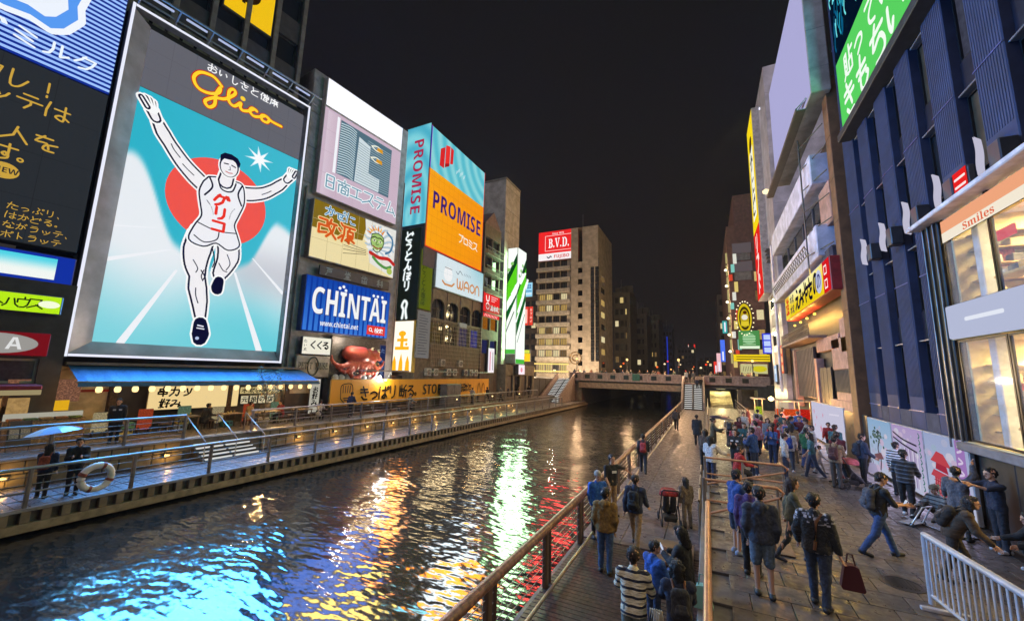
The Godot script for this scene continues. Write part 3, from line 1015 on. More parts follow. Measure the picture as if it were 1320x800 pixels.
func setting() -> void:
	# the ground: one sheet under everything, out to the horizon
	var g := MB.new()
	g.quad(W(-900, -2.6, 100), W(900, -2.6, 100), W(900, -2.6, -1400), W(-900, -2.6, -1400))
	structure("ground", g.mesh(), mat(lin(0.05, 0.048, 0.045), 0.95))
	# street level behind the buildings and beyond the bridge
	for s in [["ground_beyond_bridge", -320.0, -20.0, -64.0], ["ground_beyond_bridge", 6.0, 320.0, -64.0]]:
		var b := MB.new()
		b.box(W((s[1] + s[2]) * 0.5, 0.45, s[3] - 250.0), W(absf(s[2] - s[1]), 6.0, 500.0))
		structure(s[0], b.mesh(), mat(lin(0.05, 0.05, 0.05), 0.9))
	# water: a rippled sheet, finer close by
	var fn := FastNoiseLite.new()
	fn.seed = 4
	fn.frequency = 0.55
	fn.fractal_octaves = 2
	var v := PackedVector3Array()
	var n := PackedVector3Array()
	var ix := PackedInt32Array()
	var zs := []
	var z := 3.0
	while z > -330.0:
		zs.append(z)
		z -= clampf(0.045 + absf(z) * 0.0013, 0.045, 1.2) if z > -110.0 else 2.5
	var nx := 230
	for zz in zs:
		for i in nx + 1:
			var x := -18.6 + 15.6 * i / nx
			var h := wave(fn, x, zz)
			v.append(W(x, -0.78 + h, zz))
			var ex := (wave(fn, x + 0.03, zz) - h) / 0.03
			var ez := (wave(fn, x, zz + 0.03) - h) / 0.03
			n.append(W(-ex, 1, -ez).normalized())
	for j in zs.size() - 1:
		for i in nx:
			var a := j * (nx + 1) + i
			ix.append_array(PackedInt32Array([a, a + nx + 1, a + 1, a + 1, a + nx + 1, a + nx + 2]))
	var arr := []
	arr.resize(Mesh.ARRAY_MAX)
	arr[Mesh.ARRAY_VERTEX] = v
	arr[Mesh.ARRAY_NORMAL] = n
	arr[Mesh.ARRAY_INDEX] = ix
	var am := ArrayMesh.new()
	am.add_surface_from_arrays(Mesh.PRIMITIVE_TRIANGLES, arr)
	var wm := StandardMaterial3D.new()
	wm.albedo_color = lin(0.012, 0.013, 0.011)
	wm.roughness = 0.11
	wm.metallic_specular = 1.0
	structure("water", am, wm)
	# canal walls of both banks
	var conc := mat(lin(0.16, 0.145, 0.12), 0.85, 0.0, "grime", 0.3, 1.0)
	for s in [[-18.55, -0.55], [-3.3, -0.35]]:
		var b := MB.new()
		var x: float = s[0]
		var dir := -1.0 if x < -10 else 1.0
		b.box(W(x + dir * 0.6, -1.52, -30), W(1.2, 1.75, 72))
		structure("canal_wall", b.mesh(), conc)
		var cap := MB.new()
		cap.box(W(x - dir * 0.35 if dir < 0 else x + 0.1, -0.55, -30), W(0.5, 0.26, 72), 0.02)
		structure("canal_beam", cap.mesh(), mat(lin(0.3, 0.25, 0.17), 0.7, 0.0, "grime", 0.4))
	# left: lower deck and upper terrace
	var d := MB.new()
	d.box(W(-19.75, -0.26, -28), W(3.2, 0.42, 74))
	var deck := structure("left_deck", d.mesh(), mat(lin(0.13, 0.12, 0.115), 0.45, 0.0, "grime", 0.5, 0.0, "wet"))
	var pm := [mat(lin(0.085, 0.09, 0.11), 0.42, 0.0, "grime", 0.7, 0.0, "wet"), mat(lin(0.1, 0.104, 0.125), 0.5, 0.0, "grime", 0.6, 0.0, "wet"), mat(lin(0.07, 0.075, 0.095), 0.4, 0.0, "grime", 0.8, 0.0, "wet")]
	# cross boards of the deck: each its own piece
	for k in 110:
		var zz := -2.5 - k * 0.3
		bx("plank", W(-19.6, -0.03 + rng.randf_range(-0.003, 0.003), zz), W(3.2, 0.055, 0.286), pm[rng.randi() % 3], deck, 0.008)
	# exposed beam ends under the deck edge
	var ends := MB.new()
	for k in 150:
		ends.box(W(-18.06, -0.25, -2.0 - k * 0.42), W(0.2, 0.32, 0.2), 0.01)
	var eo := put("beam_ends", ends.mesh(), mat(lin(0.22, 0.18, 0.13), 0.7), deck)
	eo.set_meta("kind", "stuff")
	var ed := MB.new()
	ed.box(W(-18.0, -0.04, -29), W(0.16, 0.1, 70), 0.015)
	put("deck_edge", ed.mesh(), mat(lin(0.3, 0.3, 0.32), 0.35, 0.3), deck)
	var t := MB.new()
	t.box(W(-25.2, 0.1, -29), W(8.0, 1.6, 78))
	var ter := structure("left_terrace", t.mesh(), mat(lin(0.14, 0.125, 0.11), 0.6, 0.0, "grime", 0.4, 0.0, "wet"))
	# rubble facing stones of the terrace wall
	var sm3 := [mat(lin(0.2, 0.17, 0.12), 0.85), mat(lin(0.16, 0.14, 0.1), 0.85), mat(lin(0.25, 0.21, 0.15), 0.85)]
	var zz2 := -3.0
	for row in 2:
		zz2 = -2.0 - row * 0.3
		while zz2 > -34.0:
			var w := rng.randf_range(0.38, 0.62)
			if not (zz2 - w < -10.4 and zz2 > -13.2):
				bx("stone", W(-21.18 + rng.randf_range(-0.012, 0.012), 0.22 + row * 0.44, zz2 - w * 0.5), W(0.12, 0.42, w - 0.02), sm3[rng.randi() % 3], ter, 0.025)
			zz2 -= w
	var cp := MB.new()
	cp.box(W(-21.2, 0.92, -6.2), W(0.36, 0.08, 8.6), 0.015)
	cp.box(W(-21.2, 0.92, -41), W(0.36, 0.08, 56), 0.015)
	put("coping", cp.mesh(), mat(lin(0.28, 0.28, 0.3), 0.4, 0.2), ter)
	# right: boardwalk by the water and promenade
	var rb := MB.new()
	rb.box(W(-1.75, -0.3, -31), W(3.1, 0.5, 72))
	var walk := structure("boardwalk", rb.mesh(), mat(lin(0.15, 0.118, 0.114), 0.6, 0.0, "grime", 0.35, 0.0, "wet"))
	var wood := [mat(lin(0.07, 0.036, 0.028), 0.5, 0.0, "wood", 0.8), mat(lin(0.085, 0.045, 0.034), 0.5, 0.0, "wood", 0.7), mat(lin(0.06, 0.032, 0.027), 0.45, 0.0, "wood", 0.9)]
	for k in 62:
		bx("plank", W(-1.72, -0.025 + rng.randf_range(-0.003, 0.003), -3.0 - k * 0.132), W(2.95, 0.06, 0.122), wood[rng.randi() % 3], walk, 0.008)
	var slab := [mat(lin(0.13, 0.1, 0.097), 0.6, 0.0, "grime", 0.5, 0.0, "wet"), mat(lin(0.145, 0.112, 0.108), 0.6, 0.0, "grime", 0.4, 0.0, "wet")]
	for k in 18:
		for i in 3:
			bx("paving_slab", W(-2.73 + i * 1.0, -0.022, -11.7 - k * 1.0), W(0.985, 0.06, 0.985), slab[rng.randi() % 2], walk, 0.006)
	var pr := MB.new()
	pr.box(W(3.4, 0.15, -26.5), W(7.2, 0.8, 62))
	var prom := structure("promenade", pr.mesh(), mat(lin(0.12, 0.105, 0.095), 0.55, 0.0, "grime", 0.35, 0.0, "wet"))
	var paver := [mat(lin(0.1, 0.083, 0.076), 0.5, 0.0, "grime", 0.6, 0.0, "wet"), mat(lin(0.118, 0.098, 0.088), 0.5, 0.0, "grime", 0.5, 0.0, "wet"), mat(lin(0.086, 0.072, 0.066), 0.45, 0.0, "grime", 0.7, 0.0, "wet")]
	for j in 27:
		for i in 11:
			var s := 0.6
			bx("paver", W(0.2 + i * s + (0.3 if j % 2 else 0.0), 0.57 + rng.randf_range(-0.002, 0.002), -3.6 - j * s), W(s - 0.014, 0.06, s - 0.014), paver[rng.randi() % 3], prom, 0.006)
	for q in [[3.1, -10.5], [1.2, -14.6], [4.6, -18.5]]:
		var mh := MB.new()
		mh.lathe(W(q[0], 0.606, q[1]), [V(0.34, -0.02), V(0.33, 0.004), V(0.27, 0.006), V(0.26, 0.0), V(0.0, 0.002)], 24)
		for k in 7: mh.box(W(q[0] - 0.18 + k * 0.06, 0.608, q[1]), W(0.02, 0.012, 0.36))
		put("manhole_cover", mh.mesh(), mat(lin(0.05, 0.047, 0.045), 0.4, 0.6), prom)
	for k in 26: bx("drain_grate", W(5.95, 0.602, -9.0 - k * 0.62), W(0.22, 0.02, 0.58), mat(lin(0.06, 0.058, 0.055), 0.4, 0.6), prom, 0.004)
	# kerb between the boardwalk and the promenade
	var kb := MB.new()
	kb.box(W(-0.2, 0.3, -26.5), W(0.22, 0.66, 62), 0.015)
	structure("kerb", kb.mesh(), mat(lin(0.18, 0.16, 0.15), 0.7))

# ---------------------------------------------------------------- walls with openings
# xs, ys: cuts of the wall; open(i, j): is that cell a window
func wall_mesh(xs: Array, ys: Array, open: Callable, recess: float, depth: float, z := 0.0) -> ArrayMesh:
	var b := MB.new()
	for i in xs.size() - 1:
		for j in ys.size() - 1:
			var x0: float = xs[i]; var x1: float = xs[i + 1]; var y0: float = ys[j]; var y1: float = ys[j + 1]
			if open.call(i, j):
				var r := z - recess
				b.quad(W(x0, y0, r), W(x0, y0, z), W(x0, y1, z), W(x0, y1, r))
				b.quad(W(x1, y0, z), W(x1, y0, r), W(x1, y1, r), W(x1, y1, z))
				b.quad(W(x0, y0, r), W(x1, y0, r), W(x1, y0, z), W(x0, y0, z))
				b.quad(W(x0, y1, z), W(x1, y1, z), W(x1, y1, r), W(x0, y1, r))
			else:
				b.quad(W(x0, y0, z), W(x1, y0, z), W(x1, y1, z), W(x0, y1, z))
	var X0: float = xs[0]; var X1: float = xs[-1]; var Y0: float = ys[0]; var Y1: float = ys[-1]
	var k := z - depth
	b.quad(W(X0, Y0, k), W(X0, Y0, z), W(X0, Y1, z), W(X0, Y1, k))
	b.quad(W(X1, Y0, z), W(X1, Y0, k), W(X1, Y1, k), W(X1, Y1, z))
	b.quad(W(X0, Y1, z), W(X1, Y1, z), W(X1, Y1, k), W(X0, Y1, k))
	b.quad(W(X1, Y0, k), W(X0, Y0, k), W(X0, Y1, k), W(X1, Y1, k))
	return b.mesh()

func frame_mesh(w: float, h: float, t: float, mx: int, my: int) -> Mesh:
	var key := "frame%.2f,%.2f,%.2f,%d,%d" % [w, h, t, mx, my]
	if not box_cache.has(key):
		var b := MB.new()
		b.box(W(t * 0.5, h * 0.5, 0), W(t, h, 0.07)); b.box(W(w - t * 0.5, h * 0.5, 0), W(t, h, 0.07))
		b.box(W(w * 0.5, t * 0.5, 0.004), W(w - t * 2, t, 0.07)); b.box(W(w * 0.5, h - t * 0.5, 0.004), W(w - t * 2, t, 0.07))
		for i in mx: b.box(W(w * (i + 1) / (mx + 1), h * 0.5, 0.002), W(t * 0.7, h - t * 2, 0.06))
		for i in my: b.box(W(w * 0.5, h * (i + 1) / (my + 1), -0.002), W(w - t * 2, t * 0.7, 0.06))
		box_cache[key] = b.mesh()
	return box_cache[key]

func pane_mesh(w: float, h: float) -> Mesh:
	return box_mesh(W(w, h, 0.02), 0.0)

# walls with real recessed windows; pane(i, j) gives the pane's material
func facade(root: Node3D, xs: Array, ys: Array, open: Callable, pane: Callable, wall_m: Material, depth := 6.0, recess := 0.2, frame_m: Material = null, mx := 0, my := 0, z := 0.0) -> void:
	put("wall", wall_mesh(xs, ys, open, recess, depth, z), wall_m, root)
	if frame_m == null: frame_m = mat(lin(0.06, 0.06, 0.065), 0.5, 0.4)
	for i in xs.size() - 1:
		for j in ys.size() - 1:
			if open.call(i, j):
				var w: float = xs[i + 1] - xs[i]
				var h: float = ys[j + 1] - ys[j]
				var f := put("window", frame_mesh(w, h, minf(0.09, w * 0.08), mx, my), frame_m, root, W(xs[i], ys[j], z - recess + 0.04))
				put("pane", pane_mesh(w - 0.02, h - 0.02), pane.call(i, j), f, W(w * 0.5, h * 0.5, -0.045))

func dark_glass() -> Material: return mat(lin(0.018, 0.02, 0.024), 0.08, 0.0, "")
func warm(k := 0) -> Material:
	return [lit(K(0.98, 0.86, 0.55), 0.9, "fine", 0.3), lit(K(0.95, 0.78, 0.45), 0.6, "grime", 0.5), lit(K(1.0, 0.93, 0.72), 1.0, "fine", 0.5), lit(K(0.75, 0.6, 0.38), 0.35, "grime", 0.6)][k % 4]

func cuts(parts: Array) -> Array:
	var o := [0.0]
	for p in parts: o.append(o[-1] + p)
	return o

func repeat_cuts(from: float, n: int, wall: float, gap: float) -> Array:
	var o := [from]
	for k in n:
		o.append(o[-1] + wall)
		o.append(o[-1] + gap)
	o.append(o[-1] + wall)
	return o

# a sign's box with its own face; returns the root, art is drawn on its front
func sign_box(called: String, label: String, cat: String, at: Vector3, basis: Basis, w: float, h: float, d: float, m: Material = null, group := "") -> Node3D:
	var o := wall_thing(called, label, cat, at, basis, group)
	if m == null: m = mat(lin(0.1, 0.1, 0.11), 0.5, 0.5)
	bx("cabinet", W(w * 0.5, h * 0.5, -d * 0.5), W(w, h, d), m, o, 0.04)
	return o

func art(z := 0.004) -> Art:
	var a := Art.new()
	a.z = z
	return a

func lay(a: Art, called: String, root: Node3D, m: Material) -> void:
	put(called, a.mesh(), m, root)

func V(x: float, y: float) -> Vector2: return Vector2(x, y)
# ---------------------------------------------------------------- signs of the left bank
func tilt_basis() -> Basis: return left_basis() * Basis(Vector3.UP, deg_to_rad(-6.5))

func limb(a: Art, pts: Array, w: Array, fill: Color, edge: Color) -> void:
	var p := Art.smooth(pts, 5)
	var ww := []
	for k in p.size():
		var t := float(k) / (p.size() - 1) * (w.size() - 1)
		var i := mini(int(t), w.size() - 2)
		ww.append(lerpf(w[i], w[i + 1], t - i))
	a.line(p, ww.map(func(q): return q + 0.36), K(0.98, 0.98, 0.98))
	a.line(p, ww.map(func(q): return q + 0.18), edge)
	a.line(p, ww, fill)

func left_signs() -> void:
	var B := tilt_basis()
	var steel := mat(lin(0.25, 0.26, 0.29), 0.35, 0.6, "grime", 0.3)
	var dark := mat(lin(0.035, 0.035, 0.04), 0.6, 0.3)
	# ---- the big runner billboard
	var o := wall_thing("runner_billboard", "huge lit billboard of a running athlete with raised arms on a blue track", "billboard", W(-25, 4.45, -7.0), B)
	var W := 9.2
	var H := 17.5
	for s in [[0.07, H * 0.5, 0.14, H], [W - 0.07, H * 0.5, 0.14, H], [W * 0.5, 0.07, W - 0.28, 0.14], [W * 0.5, H - 0.07, W - 0.28, 0.14]]:
		bx("frame_bar", W(s[0], s[1], -0.1), W(s[2], s[3], 0.5), steel, o, 0.02)
	for s in [[0.07, H * 0.5, 0.11, H], [W - 0.07, H * 0.5, 0.11, H], [W * 0.5, 0.07, W - 0.28, 0.11], [W * 0.5, H - 0.07, W - 0.28, 0.11]]:
		bx("light_strip", W(s[0], s[1], 0.175), W(s[2], s[3], 0.05), lit(K(0.93, 0.94, 1.0), 1.0), o, 0.01)
	var rv := MB.new()
	rv.quad(W(0.14, 0.14, 0.0), W(0.95, 0.72, -0.65), W(0.95, H - 0.3, -0.65), W(0.14, H - 0.14, 0.0))
	rv.quad(W(0.14, 0.14, 0.0), W(W - 0.14, 0.14, 0.0), W(W - 0.1, 0.72, -0.65), W(0.95, 0.72, -0.65))
	put("reveal", rv.mesh(), mat(lin(0.5, 0.53, 0.62), 0.3, 0.3, "grime", 0.1), o)
	bx("housing", W(W * 0.5, H * 0.5, -1.35), W(W, H, 1.3), dark, o, 0.05)
	var cyan := K(0.18, 0.70, 0.78)
	var a := art(-0.68)
	a.shade(0.95, 0.72, 8.3, 13.1, func(u: float, w: float) -> Color:
		var top := K(0.20, 0.69, 0.78).lerp(K(0.42, 0.79, 0.86), u * 0.3)
		var mist := K(0.91, 0.93, 0.95)
		var edge := 0.72 + 0.05 * sin(u * 9.0) - 0.34 * smoothstep(0.0, 0.3, u) + 0.35 * smoothstep(0.72, 0.9, u) * 0.55
		var k := smoothstep(edge + 0.03, edge - 0.02, w)
		var low := mist.lerp(K(0.40, 0.80, 0.85), smoothstep(0.42, 0.02, w + 0.05 * sin(u * 7.0)) * (0.8 + 0.2 * u))
		low = low.lerp(K(0.72, 0.72, 0.76), smoothstep(0.2, 0.0, absf(w - 0.36)) * smoothstep(0.35, 0.8, u) * 0.6)
		return top.lerp(low, k), 84, 96)
	for q in [[[1.92, 0.74], [3.6, 4.7], 0.3, 0.12], [[8.2, 0.74], [6.35, 5.2], 0.34, 0.12], [[0.96, 4.67], [3.2, 5.75], 0.2, 0.06], [[9.2, 4.5], [7.2, 6.3], 0.2, 0.06], [[0.96, 6.35], [2.6, 6.75], 0.09, 0.03]]:
		a.line([V(q[0][0], q[0][1]), V(q[1][0], q[1][1])], [q[2], q[3]], K(0.94, 0.95, 0.97))
	a.rect(0.95, 13.83, 8.3, 3.32, K(0.39, 0.39, 0.42))
	a.seams(0.95, 13.83, 8.3, 3.32, 8, 3, K(0.36, 0.36, 0.39))
	lay(a, "screen", o, glow(1.0))
	a = art(-0.55)
	a.disc(5.05, 9.1, 2.5, K(0.94, 0.34, 0.30), 48)
	a.star(6.79, 12.62, 0.85, 0.28, 8, K(0.75, 0.92, 0.95))
	a.star(6.79, 12.62, 0.62, 0.24, 8, K(0.98, 0.99, 1.0))
	var skin := K(0.95, 0.94, 0.95)
	var navy := K(0.09, 0.09, 0.2)
	# far leg, arms, near leg, trunk, head
	limb(a, [V(5.72, 6.95), V(5.85, 6.0), V(5.55, 4.95)], [1.0, 0.98, 0.6], skin, navy)
	limb(a, [V(5.55, 4.55), V(5.5, 4.15), V(5.52, 4.0)], [0.3, 0.4, 0.34], navy, navy)
	limb(a, [V(4.2, 9.75), V(3.75, 10.05), V(3.1, 10.6), V(2.45, 11.35), V(2.1, 11.8), V(1.75, 12.4)], [0.72, 0.7, 0.6, 0.48, 0.5, 0.3], skin, navy)
	limb(a, [V(1.72, 12.4), V(1.5, 12.78)], [0.3, 0.36], skin, navy)
	for k in 4: limb(a, [V(1.56 - k * 0.08, 12.8), V(1.5 - k * 0.16, 13.2 + (0.06 if k in [1, 2] else 0.0))], [0.09, 0.07], skin, navy)
	limb(a, [V(5.95, 10.0), V(6.5, 10.15), V(7.2, 10.5), V(7.75, 11.0), V(8.1, 11.4), V(8.5, 11.95)], [0.72, 0.68, 0.58, 0.48, 0.48, 0.3], skin, navy)
	limb(a, [V(8.5, 11.95), V(8.72, 12.32)], [0.3, 0.36], skin, navy)
	for k in 4: limb(a, [V(8.66 + k * 0.08, 12.35), V(8.64 + k * 0.13, 12.74)], [0.09, 0.07], skin, navy)
	limb(a, [V(4.42, 6.9), V(4.28, 6.0), V(4.3, 5.2), V(4.45, 4.55), V(4.55, 3.9), V(4.72, 3.2), V(4.88, 2.25)], [1.12, 1.15, 0.92, 0.62, 0.74, 0.62, 0.32], skin, navy)
	limb(a, [V(4.9, 2.05), V(4.98, 1.45), V(4.98, 1.15)], [0.42, 0.62, 0.46], navy, navy)
	a.line([V(4.8, 1.9), V(5.05, 1.86)], 0.07, K(0.9, 0.9, 0.95)); a.line([V(4.78, 1.75), V(5.1, 1.72)], 0.06, K(0.9, 0.9, 0.95)); a.disc(4.85, 1.2, 0.09, K(0.7, 0.75, 0.9), 12)
	var trunk := Art.smooth([V(4.3, 10.25), V(4.75, 10.4), V(5.55, 10.5), V(5.95, 10.45), V(6.12, 9.9), V(6.15, 9.3), V(5.95, 8.5), V(5.82, 7.9), V(6.05, 7.3), V(6.2, 6.75), V(5.7, 6.4), V(5.08, 6.65), V(4.5, 6.3), V(3.85, 6.5), V(4.0, 7.3), V(4.25, 7.95), V(4.12, 8.6), V(3.98, 9.3), V(4.1, 9.9)], 4)
	a.line(trunk + [trunk[0]], 0.3, K(0.98, 0.98, 0.98))
	a.line(trunk + [trunk[0]], 0.15, navy)
	a.poly(trunk, K(0.94, 0.94, 0.96))
	# muscle and cloth lines
	for q in [[[2.9, 10.75], [2.6, 11.05], [2.45, 11.3]], [[3.6, 10.05], [3.3, 10.25], [3.05, 10.45]], [[7.1, 10.35], [7.4, 10.6], [7.6, 10.8]], [[4.15, 5.4], [4.4, 5.0], [4.35, 4.75]], [[4.7, 4.95], [4.62, 4.6], [4.72, 4.35]], [[4.45, 3.9], [4.5, 3.5], [4.65, 3.1]], [[5.7, 6.1], [5.9, 5.6], [5.75, 5.2]], [[5.35, 5.5], [5.6, 5.15], [5.8, 5.1]], [[4.35, 8.9], [4.6, 8.6], [4.75, 8.2]], [[5.75, 8.9], [5.6, 8.6], [5.55, 8.2]]]:
		a.curve([V(q[0][0], q[0][1]), V(q[1][0], q[1][1]), V(q[2][0], q[2][1])], 0.05, navy, false)
	limb(a, [V(5.1, 10.3), V(5.16, 10.85)], [0.62, 0.55], skin, navy)
	a.disc(5.17, 11.3, 0.56, K(0.98, 0.98, 0.98), 24, 1.3)
	a.disc(5.17, 11.3, 0.5, navy, 24, 1.3)
	a.disc(5.17, 11.25, 0.43, skin, 24, 1.32)
	a.poly([V(4.68, 11.45), V(4.66, 11.8), V(4.85, 12.02), V(5.2, 12.08), V(5.55, 11.98), V(5.72, 11.72), V(5.68, 11.42), V(5.58, 11.62), V(5.3, 11.75), V(5.0, 11.68), V(4.8, 11.66)], navy)
	a.line([V(4.9, 11.38), V(5.1, 11.42)], 0.07, navy); a.line([V(5.28, 11.42), V(5.48, 11.38)], 0.07, navy)
	a.line([V(5.2, 11.3), V(5.24, 11.1), V(5.15, 11.08)], 0.035, navy); a.line([V(5.02, 10.93), V(5.2, 10.9), V(5.36, 10.95)], 0.05, K(0.75, 0.25, 0.22))
	a.curve([V(4.75, 10.25), V(4.9, 9.85), V(5.2, 9.75), V(5.5, 9.9), V(5.62, 10.4)], 0.08, navy)
	a.curve([V(4.3, 10.25), V(4.5, 9.75), V(4.2, 9.15)], 0.09, navy); a.curve([V(5.95, 10.4), V(5.8, 9.8), V(6.05, 9.2)], 0.09, navy)
	a.curve([V(4.1, 7.5), V(5.0, 7.3), V(5.98, 7.45)], 0.06, navy); a.curve([V(4.0, 6.75), V(4.5, 6.5), V(5.05, 6.8), V(5.12, 7.25)], 0.06, navy)
	a.curve([V(4.55, 4.9), V(4.75, 4.6), V(4.7, 4.4)], 0.06, navy); a.curve([V(4.9, 6.3), V(5.1, 5.6), V(5.05, 5.2)], 0.06, navy)
	lay(a, "picture", o, glow(1.0))
	a = art(-0.1)
	a.kana("グリコ", 4.62, 9.45, 0.72, 0.2, K(0.92, 0.2, 0.15), true, 1.05)
	a.kana("おいしさと健康", 3.35, 16.75, 0.46, 0.13, K(0.97, 0.97, 0.97), false, 1.24)
	var script := [[V(4.15, 15.75), V(3.7, 16.05), V(3.1, 15.9), V(2.85, 15.4), V(3.1, 14.95), V(3.6, 14.95), V(4.05, 15.25), V(4.1, 15.6), V(3.95, 15.1), V(3.95, 14.45), V(3.7, 14.15), V(3.5, 14.4), V(3.9, 14.85), V(4.4, 15.1), V(4.85, 15.7), V(4.75, 15.95), V(4.55, 15.7), V(4.6, 15.1), V(4.9, 14.95), V(5.2, 15.35), V(5.2, 15.1), V(5.35, 14.95), V(5.65, 15.1), V(5.95, 15.4), V(6.1, 15.35), V(5.85, 15.42), V(5.72, 15.15), V(5.95, 14.95), V(6.3, 15.1), V(6.6, 15.35), V(6.4, 15.25), V(6.45, 14.98), V(6.75, 14.98), V(6.85, 15.25), V(6.65, 15.35), V(7.0, 15.2), V(7.6, 15.2)]]
	for q in script:
		a.curve(q, 0.27, K(0.78, 0.12, 0.1))
		a.curve(q, 0.17, K(1.0, 0.84, 0.2))
	a.disc(5.28, 15.68, 0.14, K(1.0, 0.82, 0.2))
	lay(a, "lettering", o, glow(1.0))
	face_light(o, 5.1, 7.4, 0.3, 8.2, 12.8, K(0.28, 0.66, 1.0), 14.0)
	# lamp truss along the top
	var tr := MB.new()
	tr.tube([W(-0.2, H + 0.5, 0.9), W(W + 0.3, H + 0.5, 0.9)], 0.07, 8)
	tr.tube([W(-0.2, H + 0.25, 0.35), W(W + 0.3, H + 0.25, 0.35)], 0.05, 8)
	for k in 7:
		var x := 0.2 + k * 1.47
		tr.tube([W(x, H - 0.05, 0.0), W(x, H + 0.5, 0.9)], 0.04, 6)
	put("lamp_truss", tr.mesh(), steel, o)
	for k in 6: bx("truss_lamp", W(0.95 + k * 1.47, H + 0.36, 0.72), W(0.95, 0.1, 0.1), lit(K(0.75, 0.8, 0.95), 0.8), o, 0.02)
	# ---- building the billboard hangs on
	var b := wall_thing("dark_office_building", "dark office building rising behind the runner billboard", "building", W(-26.9, 0.9, -5.5), B)
	var xs := repeat_cuts(0.0, 6, 0.35, 1.4)
	var ys := [0.0, 20.4]
	for k in 4: ys.append_array([20.4 + k * 3.6 + 0.5, 20.4 + k * 3.6 + 2.4])
	ys.append(36.0)
	facade(b, xs, ys, func(i, j): return i % 2 == 1 and j > 0 and j % 2 == 0, func(i, j): return dark_glass() if (i + j) % 4 else lit(K(0.5, 0.52, 0.4), 0.22), mat(lin(0.055, 0.055, 0.055), 0.7), 12.0, 0.3)
	for k in 7: bx("pier", W(0.17 + k * 1.75, 28.2, 0.1), W(0.28, 15.4, 0.2), mat(lin(0.17, 0.17, 0.15), 0.7), b, 0.02)
	var lg := MB.new()
	for k in 16: lg.box(W(0.4 + k * 0.66, 21.6, 0.55), W(0.5, 0.9, 0.05), 0.01)
	lg.box(W(5.3, 22.1, 0.55), W(10.8, 0.06, 0.06)); lg.box(W(5.3, 21.1, 0.3), W(10.8, 0.1, 0.6))
	put("balcony", lg.mesh(), mat(lin(0.24, 0.25, 0.19), 0.6), b)
	o = sign_box("yellow_roof_sign", "yellow backlit sign with a dark emblem high above the runner billboard", "sign", W(-26.2, 26.4, -11.2), B, 3.0, 4.6, 0.4)
	a = art(); a.rect(0.1, 0.1, 2.8, 4.4, K(0.98, 0.78, 0.1)); a.disc(1.1, 2.2, 0.95, K(0.18, 0.12, 0.05)); a.disc(1.1, 2.2, 0.65, K(0.98, 0.78, 0.1)); a.rect(1.0, 1.1, 0.2, 2.2, K(0.18, 0.12, 0.05))
	lay(a, "sign_face", o, glow(0.9))
	# ---- far left dairy billboard
	o = wall_thing("dairy_billboard", "billboard of blue neon stripes over a charcoal panel with gold writing", "billboard", W(-25.6, 9.0, -3.0), B)
	bx("charcoal_panel", W(0.8, 3.9, -0.4), W(6.3, 7.8, 0.7), mat(K(0.2, 0.21, 0.23), 0.7), o, 0.05)
	bx("stripe_panel", W(0.8, 11.6, -0.4), W(6.3, 7.55, 0.7), mat(lin(0.02, 0.05, 0.3), 0.5), o, 0.05)
	a = art(-0.03)
	a.rect(-2.3, 0.05, 6.2, 7.75, K(0.235, 0.25, 0.27))
	a.seams(-2.3, 0.05, 6.2, 7.75, 4, 4, K(0.2, 0.215, 0.235))
	a.rect(-2.3, 7.86, 6.2, 7.5, K(0.12, 0.25, 0.75))
	lay(a, "lit_face", o, glow(0.55))
	a = art(0.02)
	for k in 33: a.rect(-2.3, 7.95 + k * 0.23, 6.2, 0.12, K(0.62, 0.76, 1.0), k == 0)
	lay(a, "light_stripes", o, glow(1.0))
	a = art(0.05)
	var em := [V(-2.0, 11.5), V(-1.5, 10.2), V(-0.5, 9.85), V(0.5, 9.72), V(1.2, 9.85), V(1.8, 9.68), V(2.15, 9.95), V(2.5, 10.7), V(2.4, 11.3), V(2.6, 12.6), V(-2.0, 12.6)]
	a.line(em + [em[0]], 0.5, K(0.95, 0.97, 1.0)); a.poly(em, K(0.35, 0.6, 0.95))
	var em2 := []
	for p in em: em2.append(V(0.4, 12.2) + (p - V(0.4, 12.2)) * 0.84)
	a.poly(em2, K(0.93, 0.96, 1.0))
	for q in [[V(0.2, 11.4), V(0.7, 11.0), V(1.2, 11.3), V(1.0, 11.7)], [V(1.2, 11.6), V(1.6, 11.2), V(1.9, 11.6), V(1.6, 12.0)]]: a.curve(q, 0.09, K(0.4, 0.62, 0.92))
	a.kana("グミルク", -0.05, 9.2, 0.72, 0.12, K(0.94, 0.97, 1.0), false, 1.25)
	lay(a, "emblem", o, glow(1.0))
	a = art(0.02)
	var gold := K(0.83, 0.66, 0.27)
	a.kana("フレ", 0.25, 7.2, 0.66, 0.105, gold); a.kana("！", 1.75, 7.2, 0.66, 0.105, gold)
	a.kana("ッテは", 0.55, 6.4, 0.68, 0.105, gold, false, 1.2)
	a.kana("る人を", 0.35, 4.9, 0.7, 0.105, gold, false, 1.18)
	a.kana("ます。", 0.3, 4.0, 0.68, 0.105, gold, false, 1.05)
	a.disc(1.45, 2.85, 0.42, gold, 24, 0.8); a.latin("NEW", 1.18, 2.76, 0.22, K(0.2, 0.2, 0.2))
	var lines := ["たっぷり、", "はかどる。", "ながラッテ、", "ポトラッテ"]
	for k in 4: a.kana(lines[k], 1.75, 1.62 - k * 0.4, 0.27, 0.1, gold, false, 1.25)
	lay(a, "lettering", o, glow(0.9))
	face_light(o, 0.8, 11.7, 0.3, 6.0, 7.0, K(0.4, 0.6, 1.0), 3.0)
	# ---- blue framed screen below it
	o = sign_box("blue_screen_sign", "blue framed sign with a pale cyan lit screen under the charcoal panel", "sign", W(-25.4, 7.27, -1.0), B, 5.85, 1.42, 0.5, mat(lin(0.03, 0.06, 0.35), 0.5))
